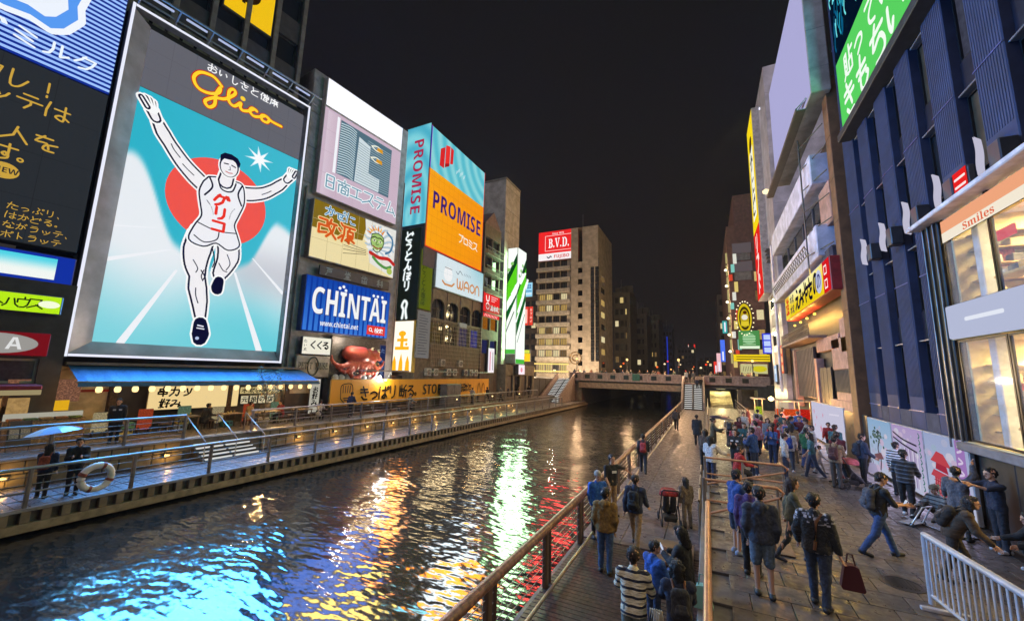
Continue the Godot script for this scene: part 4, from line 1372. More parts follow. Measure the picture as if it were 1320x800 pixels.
	a = art(); a.rect(0.04, 0.04, 5.77, 1.34, K(0.1, 0.2, 0.62)); a.shade(0.2, 0.36, 5.1, 0.9, func(u: float, w: float) -> Color: return K(0.95, 0.97, 0.95).lerp(K(0.3, 0.82, 0.9), smoothstep(0.3, 1.0, w)), 4, 8)
	lay(a, "screen", o, glow(1.0))
	# ---- lime strip sign
	o = sign_box("lime_strip_sign", "lime green lit strip sign with dark kana beside the runner billboard", "sign", W(-25.0, 6.13, -1.0), B, 5.6, 0.78, 0.4)
	a = art(); a.rect(0.04, 0.04, 5.5, 0.7, K(0.72, 0.92, 0.12)); a.kana("ットハウス", 3.4, 0.6, 0.4, 0.13, K(0.1, 0.2, 0.08), false, 0.78); a.disc(5.22, 0.4, 0.3, K(0.96, 0.99, 0.85), 24, 0.5)
	lay(a, "sign_face", o, glow(1.0))
	# ---- red oval sign
	o = sign_box("red_oval_sign", "dark red sign with a grey oval and white letter, under the lime strip", "sign", W(-25.0, 4.4, -1.0), B, 5.45, 0.95, 0.4, mat(lin(0.25, 0.02, 0.025), 0.5))
	a = art(); a.rect(0.03, 0.03, 5.4, 0.9, K(0.5, 0.1, 0.13)); a.disc(4.05, 0.48, 1.1, K(0.66, 0.65, 0.63), 32, 0.36); a.latin("A", 4.32, 0.26, 0.46, K(0.97, 0.97, 0.97))
	lay(a, "sign_face", o, glow(0.8))
	# ---- lower shop house under these signs
	b = wall_thing("corner_shop_house", "narrow shop house with framed window and red awning beside the runner billboard", "building", W(-25.3, 0.9, -1.0), B)
	xs = [0.0, 3.2, 5.35, 6.0]
	ys = [0.0, 0.2, 2.25, 2.42, 3.4, 6.6]
	facade(b, xs, ys, func(i, j): return (i == 0 and j == 3) or (i == 1 and j == 3), func(i, j): return mat(lin(0.06, 0.05, 0.08), 0.1, 0.0, "grime", 0.8), mat(lin(0.05, 0.045, 0.05), 0.6), 4.0, 0.2, mat(lin(0.4, 0.38, 0.34), 0.5))
	bx("awning", W(2.6, 2.3, 0.6), W(5.6, 0.2, 1.2), mat(lin(0.3, 0.03, 0.05), 0.7), b, 0.04)
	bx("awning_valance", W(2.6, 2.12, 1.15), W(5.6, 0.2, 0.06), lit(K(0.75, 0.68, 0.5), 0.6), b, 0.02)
	bx("shop_interior_window", W(2.6, 1.0, 0.06), W(5.4, 1.7, 0.1), lit(K(0.9, 0.72, 0.45), 0.55, "grime", 0.9), b, 0.02)
	for k in 4:
		bx("door_frame", W(0.6 + k * 1.35, 1.0, 0.16), W(0.14, 1.9, 0.12), mat(lin(0.08, 0.05, 0.03), 0.6), b, 0.01)
	for k in 3: bx("menu_card", W(2.3 + k * 1.05, 1.1, 0.2), W(0.62, 0.95, 0.04), mat([lin(0.6, 0.5, 0.35), lin(0.5, 0.45, 0.4), lin(0.55, 0.4, 0.2)][k], 0.6, 0.0, "stain", 1.5), b, 0.01)
	bulb_light(b, W(3.0, 1.8, 0.9), K(1.0, 0.75, 0.42), 3.0, 0.1)
	# ---- signs of the next building
	var E := W(-24.5, 0, -17.6)
	b = wall_thing("grey_shop_building", "grey building carrying stacked billboards right of the runner billboard", "building", E + W(-0.6, 0.9, 0.6), B)
	bx("wall", W(4.6, 1.3, -4.5), W(9.2, 2.6, 6.0), mat(lin(0.08, 0.07, 0.06), 0.7), b, 0.03)
	bx("wall", W(4.6, 13.9, -3.0), W(9.2, 22.6, 6.0), mat(lin(0.3, 0.3, 0.31), 0.7, 0.0, "grime", 0.2), b, 0.05)
	for k in 8: bx("wall_panel", W(0.42, 4.2 + k * 2.7, 0.03), W(0.8, 2.66, 0.06), mat(lin(0.32, 0.32, 0.33), 0.6), b, 0.02)
	var dp := MB.new()
	dp.tube([W(0.28, 0.2, 0.2), W(0.28, 16, 0.2)], 0.07); dp.tube([W(9.0, 0.2, 0.2), W(9.0, 20, 0.2)], 0.06)
	put("drain_pipe", dp.mesh(), mat(lin(0.2, 0.2, 0.2), 0.5, 0.5), b)
	o = sign_box("white_capped_billboard", "pink billboard with a glowing white cap and striped square emblem", "billboard", E + B * W(0.1, 16.55, 0.0), B, 7.3, 9.15, 0.7, mat(lin(0.5, 0.5, 0.52), 0.5))
	a = art(); a.rect(0.04, 0.04, 7.2, 6.7, K(0.85, 0.75, 0.82))
	a.shade(0.3, 0.1, 0.9, 6.5, func(u, _w): return K(0.9, 0.82, 0.88).lerp(K(0.85, 0.75, 0.82), u), 3, 1)
	a.seams(0.04, 0.04, 7.2, 6.7, 5, 4, K(0.79, 0.69, 0.76))
	lay(a, "screen", o, glow(0.85))
	a = art(0.02); a.rect(0.06, 6.9, 7.18, 2.15, K(0.97, 0.97, 1.0)); lay(a, "light_cap", o, glow(1.15))
	a = art(0.03)
	a.rect(1.05, 2.0, 0.22, 4.5, K(0.97, 0.98, 1.0)); a.rect(1.35, 2.05, 4.9, 4.35, K(0.33, 0.44, 0.5))
	for k in 22:
		var y := 2.15 + k * 0.19
		a.curve([V(1.4, y), V(2.2, y + 0.12), V(2.75, y - 0.02)], 0.06, K(0.86, 0.95, 0.97), k == 0)
	for k in 20:
		a.line([V(2.9 + k * 0.05, 2.2 + k * 0.2), V(6.2, 2.3 + k * 0.19)], 0.04, K(0.66, 0.76, 0.8), k == 0)
	a.poly([V(2.9, 2.1), V(5.2, 2.1), V(5.2, 3.2), V(4.1, 3.3), V(4.1, 5.6), V(3.0, 5.9)], K(0.83, 0.88, 0.9))
	for k in 16: a.line([V(3.0, 2.3 + k * 0.21), V(5.1 if k < 5 else 4.05, 2.3 + k * 0.2)], 0.045, K(0.4, 0.52, 0.55), k == 0)
	for k in 2:
		a.curve([V(4.2, 5.75 - k * 1.0), V(4.8, 5.95 - k * 1.0), V(5.3, 5.7 - k * 1.0), V(4.7, 5.55 - k * 1.0), V(4.2, 5.75 - k * 1.0)], 0.1, K(0.97, 0.98, 0.9)); a.poly([V(4.7, 5.6 - k * 1.0), V(5.35, 5.55 - k * 1.0), V(5.3, 5.9 - k * 1.0), V(4.8, 5.9 - k * 1.0)], K(0.85, 0.6, 0.15))
	a.kana("日商エステム", 0.42, 1.75, 1.05, 0.24, K(0.97, 0.99, 1.0), false, 1.06); a.kana("日商エステム", 0.42, 1.75, 1.05, 0.1, K(0.42, 0.6, 0.68), false, 1.06)
	lay(a, "lettering", o, glow(0.95))
	face_light(o, 3.7, 7.9, 0.3, 7.0, 2.2, K(0.95, 0.96, 1.0), 5.0)
	face_light(o, 3.7, 3.5, 0.3, 7.0, 6.5, K(0.85, 0.84, 0.66), 2.2)
	# ---- remedy sign with a storm figure
	o = sign_box("remedy_billboard", "olive and cream billboard with orange characters and a green masked figure", "billboard", E + B * W(0.0, 11.8, 0.05), B, 7.5, 4.3, 0.6, mat(lin(0.25, 0.23, 0.2), 0.5))
	a = art(); a.rect(0.06, 0.06, 7.38, 4.18, K(0.97, 0.9, 0.68)); a.poly([V(0.06, 4.24), V(0.06, 2.2), V(2.2, 2.15), V(4.2, 2.4), V(4.6, 4.24)], K(0.53, 0.43, 0.1)); a.poly([V(4.3, 4.24), V(4.5, 2.9), V(5.0, 0.8), V(7.44, 0.06), V(7.44, 4.24)], K(0.94, 0.93, 0.9))
	a.seams(0.06, 0.06, 7.38, 4.18, 6, 3, K(0.78, 0.7, 0.5))
	lay(a, "sign_face", o, glow(0.9))
	a = art(0.02)
	a.kana("かぜに", 0.95, 4.1, 0.72, 0.24, K(0.9, 0.97, 1.0), false, 1.2); a.kana("かぜに", 0.95, 4.1, 0.72, 0.12, K(0.2, 0.5, 0.7), false, 1.2)
	a.kana("改源", 0.55, 3.15, 1.35, 0.23, K(0.98, 0.88, 0.6), false, 1.15); a.kana("改源", 0.55, 3.15, 1.35, 0.14, K(0.88, 0.36, 0.12), false, 1.15)
	# a generic carnival mask in a scarf, standing in for the figure
	for k in 4: a.curve([V(4.6, 1.7 - k * 0.12), V(3.6, 1.75 - k * 0.2), V(2.6, 1.9 - k * 0.32)], 0.04, K(0.2, 0.16, 0.1))
	for k in 26:
		var an := 0.3 + k * 0.24
		a.curve([V(5.6 + cos(an) * 0.6, 2.7 + sin(an) * 0.75), V(5.75 + cos(an + 0.25) * 1.1, 2.75 + sin(an + 0.25) * 1.05), V(5.85 + cos(an + 0.1) * 1.5, 2.75 + sin(an + 0.1) * 1.3)], 0.15, [K(0.98, 0.98, 0.97), K(0.72, 0.8, 0.86)][k % 2], k % 6 == 0)
	for k in 7:
		var an := 0.7 + k * 0.3
		a.poly([V(5.5 + cos(an) * 0.7, 2.9 + sin(an) * 0.7), V(5.5 + cos(an + 0.3) * 0.7, 2.9 + sin(an + 0.3) * 0.7), V(5.5 + cos(an + 0.25) * 1.25, 2.9 + sin(an + 0.25) * 1.15)], [K(0.93, 0.55, 0.1), K(0.98, 0.72, 0.2)][k % 2])
	a.poly(Art.smooth([V(4.95, 3.2), V(5.5, 3.4), V(6.1, 3.2), V(6.2, 2.6), V(5.9, 2.0), V(5.5, 1.75), V(5.1, 2.0), V(4.85, 2.6)], 3), K(0.2, 0.25, 0.14))
	a.poly(Art.smooth([V(5.0, 3.14), V(5.5, 3.32), V(6.04, 3.14), V(6.12, 2.6), V(5.84, 2.06), V(5.5, 1.83), V(5.16, 2.06), V(4.92, 2.6)], 3), K(0.66, 0.8, 0.46))
	for k in 2:
		var x := 5.22 + k * 0.58
		a.poly([V(x - 0.2, 2.68), V(x, 2.84), V(x + 0.2, 2.68), V(x, 2.6)], K(0.98, 0.97, 0.85)); a.disc(x, 2.71, 0.075, K(0.08, 0.08, 0.08), 10)
		a.curve([V(x - 0.26, 2.86 + 0.1 * k), V(x, 3.02), V(x + 0.26, 2.96 - 0.1 * k)], 0.09, K(0.14, 0.16, 0.1)); a.line([V(x - 0.12, 2.02), V(x - 0.12, 2.2)], 0.07, K(0.98, 0.97, 0.9))
	a.curve([V(5.5, 2.75), V(5.38, 2.45), V(5.5, 2.4), V(5.64, 2.46)], 0.06, K(0.3, 0.4, 0.2)); a.curve([V(5.1, 2.22), V(5.5, 2.1), V(5.92, 2.24)], 0.1, K(0.6, 0.15, 0.12)); a.curve([V(5.3, 1.95), V(5.5, 1.88), V(5.7, 1.95)], 0.08, K(0.95, 0.95, 0.93))
	a.curve([V(4.9, 1.6), V(5.8, 1.4), V(6.7, 1.5), V(7.3, 1.2)], 0.3, K(0.8, 0.18, 0.16)); a.curve([V(5.2, 1.3), V(5.8, 0.9), V(6.5, 0.7), V(7.0, 0.9)], 0.24, K(0.35, 0.6, 0.3)); a.curve([V(6.4, 3.7), V(7.0, 3.2), V(6.9, 2.3), V(6.4, 1.9)], 0.18, K(0.3, 0.5, 0.65)); a.disc(6.9, 0.5, 0.28, K(0.7, 0.78, 0.35), 14)
	lay(a, "picture", o, glow(0.9))
	face_light(o, 3.7, 2.1, 0.3, 7.2, 4.0, K(0.95, 0.82, 0.42), 6.0)
	# ---- unlit dental lettering
	o = wall_thing("dental_wall_lettering", "four dark grey wall characters between the olive and the blue billboard", "lettering", E + B * W(1.1, 10.75, 0.0), B)
	bx("backing", W(3.0, 0.36, -0.1), W(6.2, 0.72, 0.16), mat(lin(0.05, 0.06, 0.07), 0.5), o, 0.02)
	for k in 4:
		a = art(0.0); a.kana("戸堂歯科"[k], 0.35 + k * 1.5, 0.66, 0.56, 0.13, K(0.5, 0.6, 0.63)); lay(a, "character", o, print_mat(0.4))
	# ---- blue striped rental billboard
	o = sign_box("blue_rental_billboard", "blue striped billboard with large white capital letters", "billboard", E + B * W(0.03, 6.7, 0.08), B, 7.3, 3.88, 0.6, mat(lin(0.05, 0.1, 0.3), 0.5))
	a = art()
	a.rect(0.05, 0.05, 7.2, 3.78, K(0.09, 0.24, 0.62))
	for k in 18: a.shade(0.1 + k * 0.4, 0.05, 0.26, 3.78, func(_u: float, w: float) -> Color: return K(0.25, 0.5, 0.88).lerp(K(0.1, 0.28, 0.68), w), 1, 6)
	lay(a, "sign_face", o, glow(0.9))
	a = art(0.09)
	a.latin("CHINTAI", 0.62, 1.2, 1.85, K(0.3, 0.32, 0.45), true, 1.0, "Droid Sans", 6.35); a.latin("CHINTAI", 0.55, 1.25, 1.85, K(0.98, 0.98, 0.98), true, 1.0, "Droid Sans", 6.35)
	for p in [[2.55, 3.35], [2.85, 3.5], [3.05, 3.25], [5.55, 3.3], [5.95, 3.3], [6.4, 3.3]]: a.disc(p[0], p[1], 0.12, K(0.96, 0.97, 0.98), 12)
	a.latin("www.chintai.net", 1.25, 0.45, 0.36, K(0.97, 0.97, 0.97), true, 1.0, "Droid Sans", 3.1)
	a.rect(5.15, 0.2, 1.75, 0.72, K(0.9, 0.25, 0.2)); a.line([V(5.5, 0.62), V(5.68, 0.42)], 0.07, Color.WHITE)
	a.disc(5.47, 0.6, 0.15, Color.WHITE, 16); a.disc(5.47, 0.6, 0.09, K(0.9, 0.25, 0.2), 16); a.kana("検索", 5.85, 0.76, 0.38, 0.13, Color.WHITE)
	lay(a, "lettering", o, glow(0.95))
	face_light(o, 3.6, 1.9, 0.3, 7.0, 3.6, K(0.3, 0.48, 0.9), 1.8)
	# ---- white brush sign, shop name board
	o = sign_box("white_brush_sign", "small white sign with black brush kana under the blue striped billboard", "sign", E + B * W(0.27, 5.12, 0.05), B, 2.12, 1.2, 0.3)
	a = art(); a.rect(0.03, 0.03, 2.06, 1.14, K(0.96, 0.94, 0.86)); a.kana("くくる", 0.5, 0.92, 0.5, 0.17, K(0.08, 0.07, 0.06), false, 0.95)
	for k in 3: a.kana(["た", "こ", "家"][k] if k != 1 else "い", 0.12, 1.0 - k * 0.28, 0.2, 0.12, K(0.2, 0.18, 0.15))
	lay(a, "sign_face", o, glow(0.95))
	o = sign_box("grey_name_board", "pale grey board with dark capitals and a round ring emblem", "sign", E + B * W(0.0, 3.58, 0.03), B, 2.44, 1.45, 0.25, mat(lin(0.4, 0.39, 0.34), 0.6))
	a = art(); a.latin("PETIT", 0.15, 0.55, 0.45, K(0.22, 0.24, 0.22), true, 1.0, "Droid Serif", 1.0); a.latin("MUSE", 1.35, 0.55, 0.45, K(0.22, 0.24, 0.22), true, 1.0, "Droid Serif", 0.95)
	lay(a, "lettering", o, print_mat(0.6))
	var ring := MB.new()
	var rp := []
	for k in 25: rp.append(W(1.15 + cos(TAU * k / 24) * 0.38, 0.75 + sin(TAU * k / 24) * 0.62, 0.1))
	ring.tube(rp, 0.05, 6)
	put("ring", ring.mesh(), mat(lin(0.1, 0.12, 0.11), 0.35, 0.8), o)
	# ---- octopus
	o = wall_thing("octopus_showpiece", "red octopus sculpture bursting from a dark panel above the yellow banner", "sculpture", E + B * W(2.45, 3.4, 0.0), B)
	bx("panel", W(2.45, 1.58, -0.15), W(4.9, 3.15, 0.3), mat(lin(0.07, 0.075, 0.075), 0.4, 0.0, "stain", 0.7), o, 0.03)
	var red := mat(lin(0.42, 0.07, 0.04), 0.3, 0.0, "grime", 0.8)
	var bones := [[W(1.3, 1.95, 0.35), W(2.3, 1.9, 0.4), 0.55, 0.6], [W(2.3, 1.9, 0.4), W(3.2, 1.6, 0.45), 0.5, 0.42], [W(3.0, 2.1, 0.4), W(3.5, 2.0, 0.5), 0.3, 0.32], [W(3.5, 1.85, 0.5), W(3.85, 1.6, 0.6), 0.22, 0.16]]
	for k in 7:
		var q := W(1.3 + k * 0.3, 1.2, 0.45)
		var ang := -2.5 + k * 0.33
		var rr := 0.24
		for s in 6:
			var q2 := q + W(cos(ang), sin(ang) * 0.75, 0.12 * sin(s * 1.5 + k)) * 0.36
			bones.append([q, q2, rr, rr * 0.82])
			q = q2; rr *= 0.82
			ang += 0.42 * (1.0 if k % 2 else -1.0)
	var nt := net(bones, 0.12, 0.06)
	put("body", surface_of(joined([[nt, Transform3D.IDENTITY, Color.WHITE]])), red, o)
	for k in 2:
		var ey := MB.new(); ey.lathe(Vector3.ZERO, [V(0, -0.14), V(0.1, -0.1), V(0.15, 0), V(0.1, 0.1), V(0, 0.14)], 14)
		put("eye", ey.mesh(), mat(lin(0.75, 0.7, 0.4), 0.2), o, W(3.05 + k * 0.55, 2.35 - k * 0.1, 0.72))
		var pu := MB.new(); pu.lathe(Vector3.ZERO, [V(0, -0.07), V(0.06, -0.04), V(0.07, 0), V(0.05, 0.05), V(0, 0.07)], 10)
		put("pupil", pu.mesh(), mat(K(0.02, 0.02, 0.02), 0.1, 0.0, ""), o, W(3.06 + k * 0.55, 2.35 - k * 0.1, 0.84))
	var suck := MB.new()
	for k in 24:
		var w2 := W(0.9 + (k % 8) * 0.34, 0.45 + (k / 8) * 0.22 + 0.1 * sin(k * 3.0), 0.62)
		suck.lathe(w2, [V(0.0, 0.03), V(0.045, 0.03), V(0.06, 0.0), V(0.02, -0.02)], 8)
	put("suckers", suck.mesh(), mat(lin(0.7, 0.5, 0.38), 0.4), o)
	for k in 9:
		var rock := MB.new(); rock.lathe(W(0.4 + k * 0.48, 0.12, 0.2), [V(0, 0.3), V(0.14, 0.26), V(0.25, 0.1), V(0.24, -0.1)], 7)
		put("foam", rock.mesh(), mat(lin(0.5, 0.55, 0.55), 0.4), o)
	var tor := MB.new(); rp = []
	for k in 21: rp.append(W(3.75 + cos(TAU * k / 20) * 0.38, 0.85 + sin(TAU * k / 20) * 0.38, 0.35))
	tor.tube(rp, 0.08, 8); put("ring", tor.mesh(), mat(lin(0.4, 0.38, 0.3), 0.2, 0.8), o)
	bx("spot_lamp", W(4.3, 0.0, 0.95), W(0.16, 0.12, 0.14), lit(K(1, 1, 0.97), 3.0), o, 0.02)
	bulb_light(o, W(4.1, 0.12, 1.2), K(1, 0.96, 0.9), 8.0, 0.05)
	bulb_light(o, W(1.2, 2.9, 1.3), K(1, 0.9, 0.8), 5.0, 0.05)
	# side pilaster with blue print
	o = sign_box("blue_print_strip", "narrow dim blue strip sign at the edge of the octopus panel", "sign", E + B * W(6.72, 3.5, 0.06), B, 0.6, 2.7, 0.1, mat(lin(0.03, 0.05, 0.14), 0.5))
	a = art(); a.rect(0.03, 0.03, 0.54, 2.6, K(0.14, 0.2, 0.4)); a.kana("たこや本家", 0.14, 2.4, 0.32, 0.12, K(0.5, 0.6, 0.8), true, 1.4); lay(a, "sign_face", o, glow(0.6))
# ---------------------------------------------------------------- left bank: terrace, restaurant, railings
func rail_run(called: String, label: String, x: float, z0: float, z1: float, y: float, step: float, m: Material, mp: Material, height := 1.1, wires := 3, group := "") -> Node3D:
	var o := thing(called, label, "railing", W(x, y, 0), 0.0, group)
	var n := int(round(absf(z1 - z0) / step))
	var d := (z1 - z0) / n
	for k in n + 1:
		bx("post", W(0, height * 0.5, z0 + d * k), W(0.13, height, 0.09), mp, o, 0.015)
	put("top_rail", tube_mesh([W(0, height + 0.02, z0 - signf(d) * 0.1), W(0, height + 0.02, z1)], 0.05, 10), m, o)
	for k in wires:
		var h := height * (k + 1) / (wires + 1.0)
		put("wire", tube_mesh([W(0, h, z0), W(0, h, z1)], 0.014 if k != wires - 3 else 0.03, 6), mp, o)
	return o

func lantern_mesh() -> Mesh:
	var b := MB.new()
	b.lathe(Vector3.ZERO, [V(0.03, 0.13), V(0.09, 0.11), V(0.12, 0.0), V(0.09, -0.11), V(0.03, -0.13)], 10)
	return b.mesh()

func chair(at: Vector3, turn: float, label: String) -> void:
	var o := thing("stool", label, "stool", at, turn, "stools on the restaurant terrace")
	var w := mat(lin(0.09, 0.06, 0.04), 0.6)
	bx("seat", W(0, 0.44, 0), W(0.36, 0.05, 0.36), w, o)
	for k in 4: bx("leg", W(-0.14 + 0.28 * (k % 2), 0.21, -0.14 + 0.28 * (k / 2)), W(0.04, 0.42, 0.04), w, o)

func left_bank() -> void:
	var B := tilt_basis()
	var alu := mat(lin(0.34, 0.34, 0.36), 0.35, 0.7)
	var post := mat(lin(0.22, 0.21, 0.21), 0.45, 0.5)
	rail_run("canal_railing", "long grey metal railing along the lower deck by the water on the far bank", -18.05, -2.5, -53.0, 0.0, 2.35, alu, post, 1.1, 4)
	rail_run("terrace_railing", "thin railing on top of the stone terrace wall before the red and yellow shops", -21.25, -2.0, -10.2, 0.95, 1.9, alu, post, 1.0, 4)
	rail_run("terrace_railing", "thin railing on the terrace wall below the yellow hand banner", -21.25, -13.2, -52.0, 0.95, 2.4, alu, post, 1.0, 4)
	# steps from deck to terrace
	var o := thing("stone_steps", "short dark flight of steps with white nosings between deck and restaurant terrace", "steps", W(-21.0, 0, -11.8))
	var n := 7
	for k in n:
		var h := 0.9 * (k + 1) / n
		bx("step", W(0.75 - k * 0.27, h * 0.5 - 0.02, 0), W(0.27, h, 2.5), mat(lin(0.05, 0.05, 0.05), 0.5), o, 0.01)
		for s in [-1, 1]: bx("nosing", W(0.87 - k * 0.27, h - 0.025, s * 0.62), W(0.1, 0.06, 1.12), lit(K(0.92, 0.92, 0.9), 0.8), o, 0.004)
	for s in [-1.0, 0.0, 1.0]:
		put("handrail", tube_mesh([W(1.0, 0.0, s * 1.32), W(1.0, 0.9, s * 1.32), W(-0.75, 1.85, s * 1.32), W(-0.75, 0.95, s * 1.32)], 0.028, 8), alu, o)
	# small wall lamps along the terrace wall
	var spots := [-5.1, -9.6, -15.8, -18.3, -20.9, -23.4, -25.9, -28.5, -31.3, -34.2, -37.2, -40.4, -43.6]
	var names := ["first from the near end", "near the life ring", "just past the white steps", "fourth along the wall", "under the hand emblem of the banner", "below the start of the banner writing", "seventh along the wall", "below the middle of the banner", "ninth along the wall", "below the end of the banner", "past the banner writing", "twelfth along the wall", "last before the far stairs"]
	for k in spots.size():
		o = thing("wall_lamp", "small warm wall lamp on the terrace wall, " + names[k], "lamp", W(-21.05, 0.36, spots[k]), 0.0, "wall lamps of the lower deck")
		bx("lamp_body", W(0, 0, 0), W(0.1, 0.16, 0.26), mat(lin(0.1, 0.1, 0.1), 0.4, 0.6), o, 0.02)
		bx("lamp_lens", W(0.06, -0.01, 0), W(0.03, 0.08, 0.14), lit(K(1.0, 0.85, 0.52), 2.6), o, 0.01)
		bulb_light(o, W(0.2, -0.02, 0), K(1.0, 0.74, 0.38), 0.45, 0.05)
	# life ring on the canal railing
	o = thing("life_ring", "white life ring with dark red bands hanging on the far canal railing", "life ring", W(-17.88, 0.6, -6.3))
	var wm := mat(lin(0.75, 0.74, 0.72), 0.5)
	var red := mat(lin(0.25, 0.06, 0.04), 0.6)
	for q in 4:
		var pts := []
		for k in 9:
			var ang := TAU * (q + (k / 8.0) * 0.86) / 4.0 + 0.5
			pts.append(W(0.04, sin(ang) * 0.36, cos(ang) * 0.36))
		put("ring", tube_mesh(pts, 0.1, 12), wm, o)
		pts = []
		for k in 3:
			var ang := TAU * (q + 0.86 + k * 0.07) / 4.0 + 0.5
			pts.append(W(0.04, sin(ang) * 0.36, cos(ang) * 0.36))
		put("band", tube_mesh(pts, 0.107, 12), red, o)
	# ---- restaurant with the blue awning
	var R := wall_thing("grill_restaurant", "canalside grill restaurant with open front under the blue awning", "restaurant", W(-26.2, 0.9, -7.2), B)
	bx("back_wall", W(5.3, 1.5, -2.2), W(10.8, 3.2, 0.2), mat(lin(0.4, 0.28, 0.16), 0.7, 0.0, "stain", 0.8), R, 0.01)
	bx("ceiling", W(5.3, 3.05, -0.6), W(10.9, 0.15, 3.3), mat(lin(0.2, 0.13, 0.07), 0.7), R, 0.01)
	for k in [0.0, 2.05, 7.05, 10.6]: bx("pillar", W(k, 1.5, 0.0), W(0.28, 3.0, 0.28), mat(lin(0.1, 0.06, 0.04), 0.6, 0.0, "wood", 0.6), R, 0.02)
	bx("side_wall", W(1.0, 1.5, -0.1), W(1.75, 2.9, 0.12), mat(lin(0.55, 0.5, 0.38), 0.7), R, 0.01)
	for q in [["wall_band", 1.05, 2.0, 1.7, 0.12, K(0.6, 0.08, 0.08)]]: bx(q[0], W(q[1], q[2], -0.02), W(q[3], q[4], 0.04), mat(q[5], 0.6), R)
	# interior: shelves, posters, counter
	for k in 18:
		bx("wall_poster", W(2.5 + (k % 9) * 0.92, 1.75 + 0.75 * (k / 9), -2.06), W(0.78, 0.66, 0.03), lit([K(0.95, 0.8, 0.5), K(0.8, 0.45, 0.25), K(0.95, 0.9, 0.7), K(0.35, 0.3, 0.25)][(k * 7) % 4], 0.6, "stain", 2.0), R, 0.01)
	for k in 4:
		bx("shelf", W(2.9 + k * 2.1, 1.25, -1.9), W(1.7, 0.06, 0.4), mat(lin(0.15, 0.09, 0.05), 0.6), R)
		for j in 5: bx("bottle", W(2.3 + k * 2.1 + j * 0.3, 1.42, -1.9), W(0.11, 0.3, 0.11), mat([lin(0.1, 0.25, 0.1), lin(0.35, 0.2, 0.06), lin(0.5, 0.5, 0.45)][(j + k) % 3], 0.15), R, 0.03)
	bx("counter", W(4.3, 0.5, -0.9), W(3.6, 1.0, 0.6), mat(lin(0.2, 0.12, 0.06), 0.5, 0.0, "wood", 0.5), R, 0.03)
	bx("counter_top", W(4.3, 1.03, -0.9), W(3.8, 0.06, 0.75), mat(lin(0.5, 0.42, 0.28), 0.35), R, 0.02)
	bx("orange_door", W(8.3, 1.35, -2.04), W(0.9, 2.5, 0.08), lit(K(0.85, 0.5, 0.12), 0.5), R, 0.01)
	for k in 5: bx("ceiling_lamp", W(1.3 + k * 2.1, 2.93, -0.9), W(0.9, 0.06, 0.14), lit(K(1.0, 0.85, 0.55), 1.6), R, 0.01)
	for k in 5: bulb_light(R, W(1.3 + k * 2.1, 2.7, -0.8), K(1.0, 0.8, 0.5), 26.0, 0.1)
	for k in 8:
		bx("front_sign_board", W(2.5 + k * 1.02 + (0.0 if k < 4 else 0.4), 2.62, 0.1 + 0.04 * (k % 2)), W(0.9, 0.5 + 0.1 * (k % 3), 0.05), lit([K(0.95, 0.82, 0.5), K(0.85, 0.3, 0.2), K(0.95, 0.9, 0.75), K(0.9, 0.6, 0.15)][(k * 3) % 4], 0.75, "stain", 1.8), R, 0.01)
	for k in 6:
		var q := wall_thing("standing_sign", "%s standing lit menu board along the restaurant front" % ORD[k], "sign", W(-24.9 + 0.14 * k, 0.9, -8.6 - k * 1.55), B, "standing menu boards of the restaurant")
		bx("sign_board", W(0, 0.65, 0), W(0.55, 0.85 + 0.12 * (k % 3), 0.08), lit([K(0.9, 0.82, 0.62), K(0.85, 0.35, 0.2), K(0.5, 0.62, 0.5)][k % 3], 0.6, "stain", 2.2), q, 0.015)
		for s in [-0.22, 0.22]: bx("leg", W(s, 0.15, 0), W(0.05, 0.3, 0.3), mat(lin(0.06, 0.05, 0.04), 0.6), q)
	for k in 5:
		var q := wall_thing("drinks_crate", "%s stacked drinks crate by the restaurant counter" % ORD[k], "crate", W(-24.6 + 0.1 * k, 0.9 + 0.3 * (k % 2), -9.4 - (k / 2) * 2.1), B, "drinks crates at the restaurant front")
		bx("crate_box", W(0, 0.15, 0), W(0.5, 0.28, 0.36), mat([lin(0.5, 0.42, 0.1), lin(0.1, 0.3, 0.2), lin(0.5, 0.48, 0.42)][k % 3], 0.6), q, 0.02)
		for j in 3: bx("crate_slot", W(-0.16 + j * 0.16, 0.18, 0.182), W(0.1, 0.1, 0.01), mat(lin(0.05, 0.05, 0.05), 0.7), q, 0.0)
	# blue awning
	var aw := wall_thing("blue_awning", "long bright blue fabric awning under the runner billboard", "awning", W(-25.2, 3.45, -7.3), B)
	var am := MB.new()
	var fn := 40
	for k in fn:
		var x0 := 10.4 * k / fn
		var x1 := 10.4 * (k + 1) / fn
		var s0 := 0.03 * sin(k * 1.9)
		var s1 := 0.03 * sin((k + 1) * 1.9)
		am.quad(W(x0, 0.0 + s0, 2.2), W(x1, 0.0 + s1, 2.2), W(x1, 0.62, 0.0), W(x0, 0.62, 0.0))
		am.quad(W(x0, -0.22, 2.22), W(x1, -0.22, 2.22), W(x1, 0.0 + s1, 2.2), W(x0, 0.0 + s0, 2.2))
	var bl := mat(lin(0.03, 0.17, 0.38), 0.5, 0.0, "cloth", 0.6)
	put("canopy", am.mesh(), bl, aw)
	bx("front_bar", W(5.2, -0.02, 2.2), W(10.5, 0.07, 0.07), alu, aw)
	for k in 6: put("arm", tube_mesh([W(0.3 + k * 1.95, 0.5, 0.1), W(0.3 + k * 1.95, -0.05, 2.15)], 0.03, 6), alu, aw)
	bx("gutter", W(5.2, 0.7, 0.1), W(10.6, 0.14, 0.3), mat(lin(0.2, 0.16, 0.12), 0.5), aw, 0.02)
	# lanterns under its front edge
	var lm := lantern_mesh()
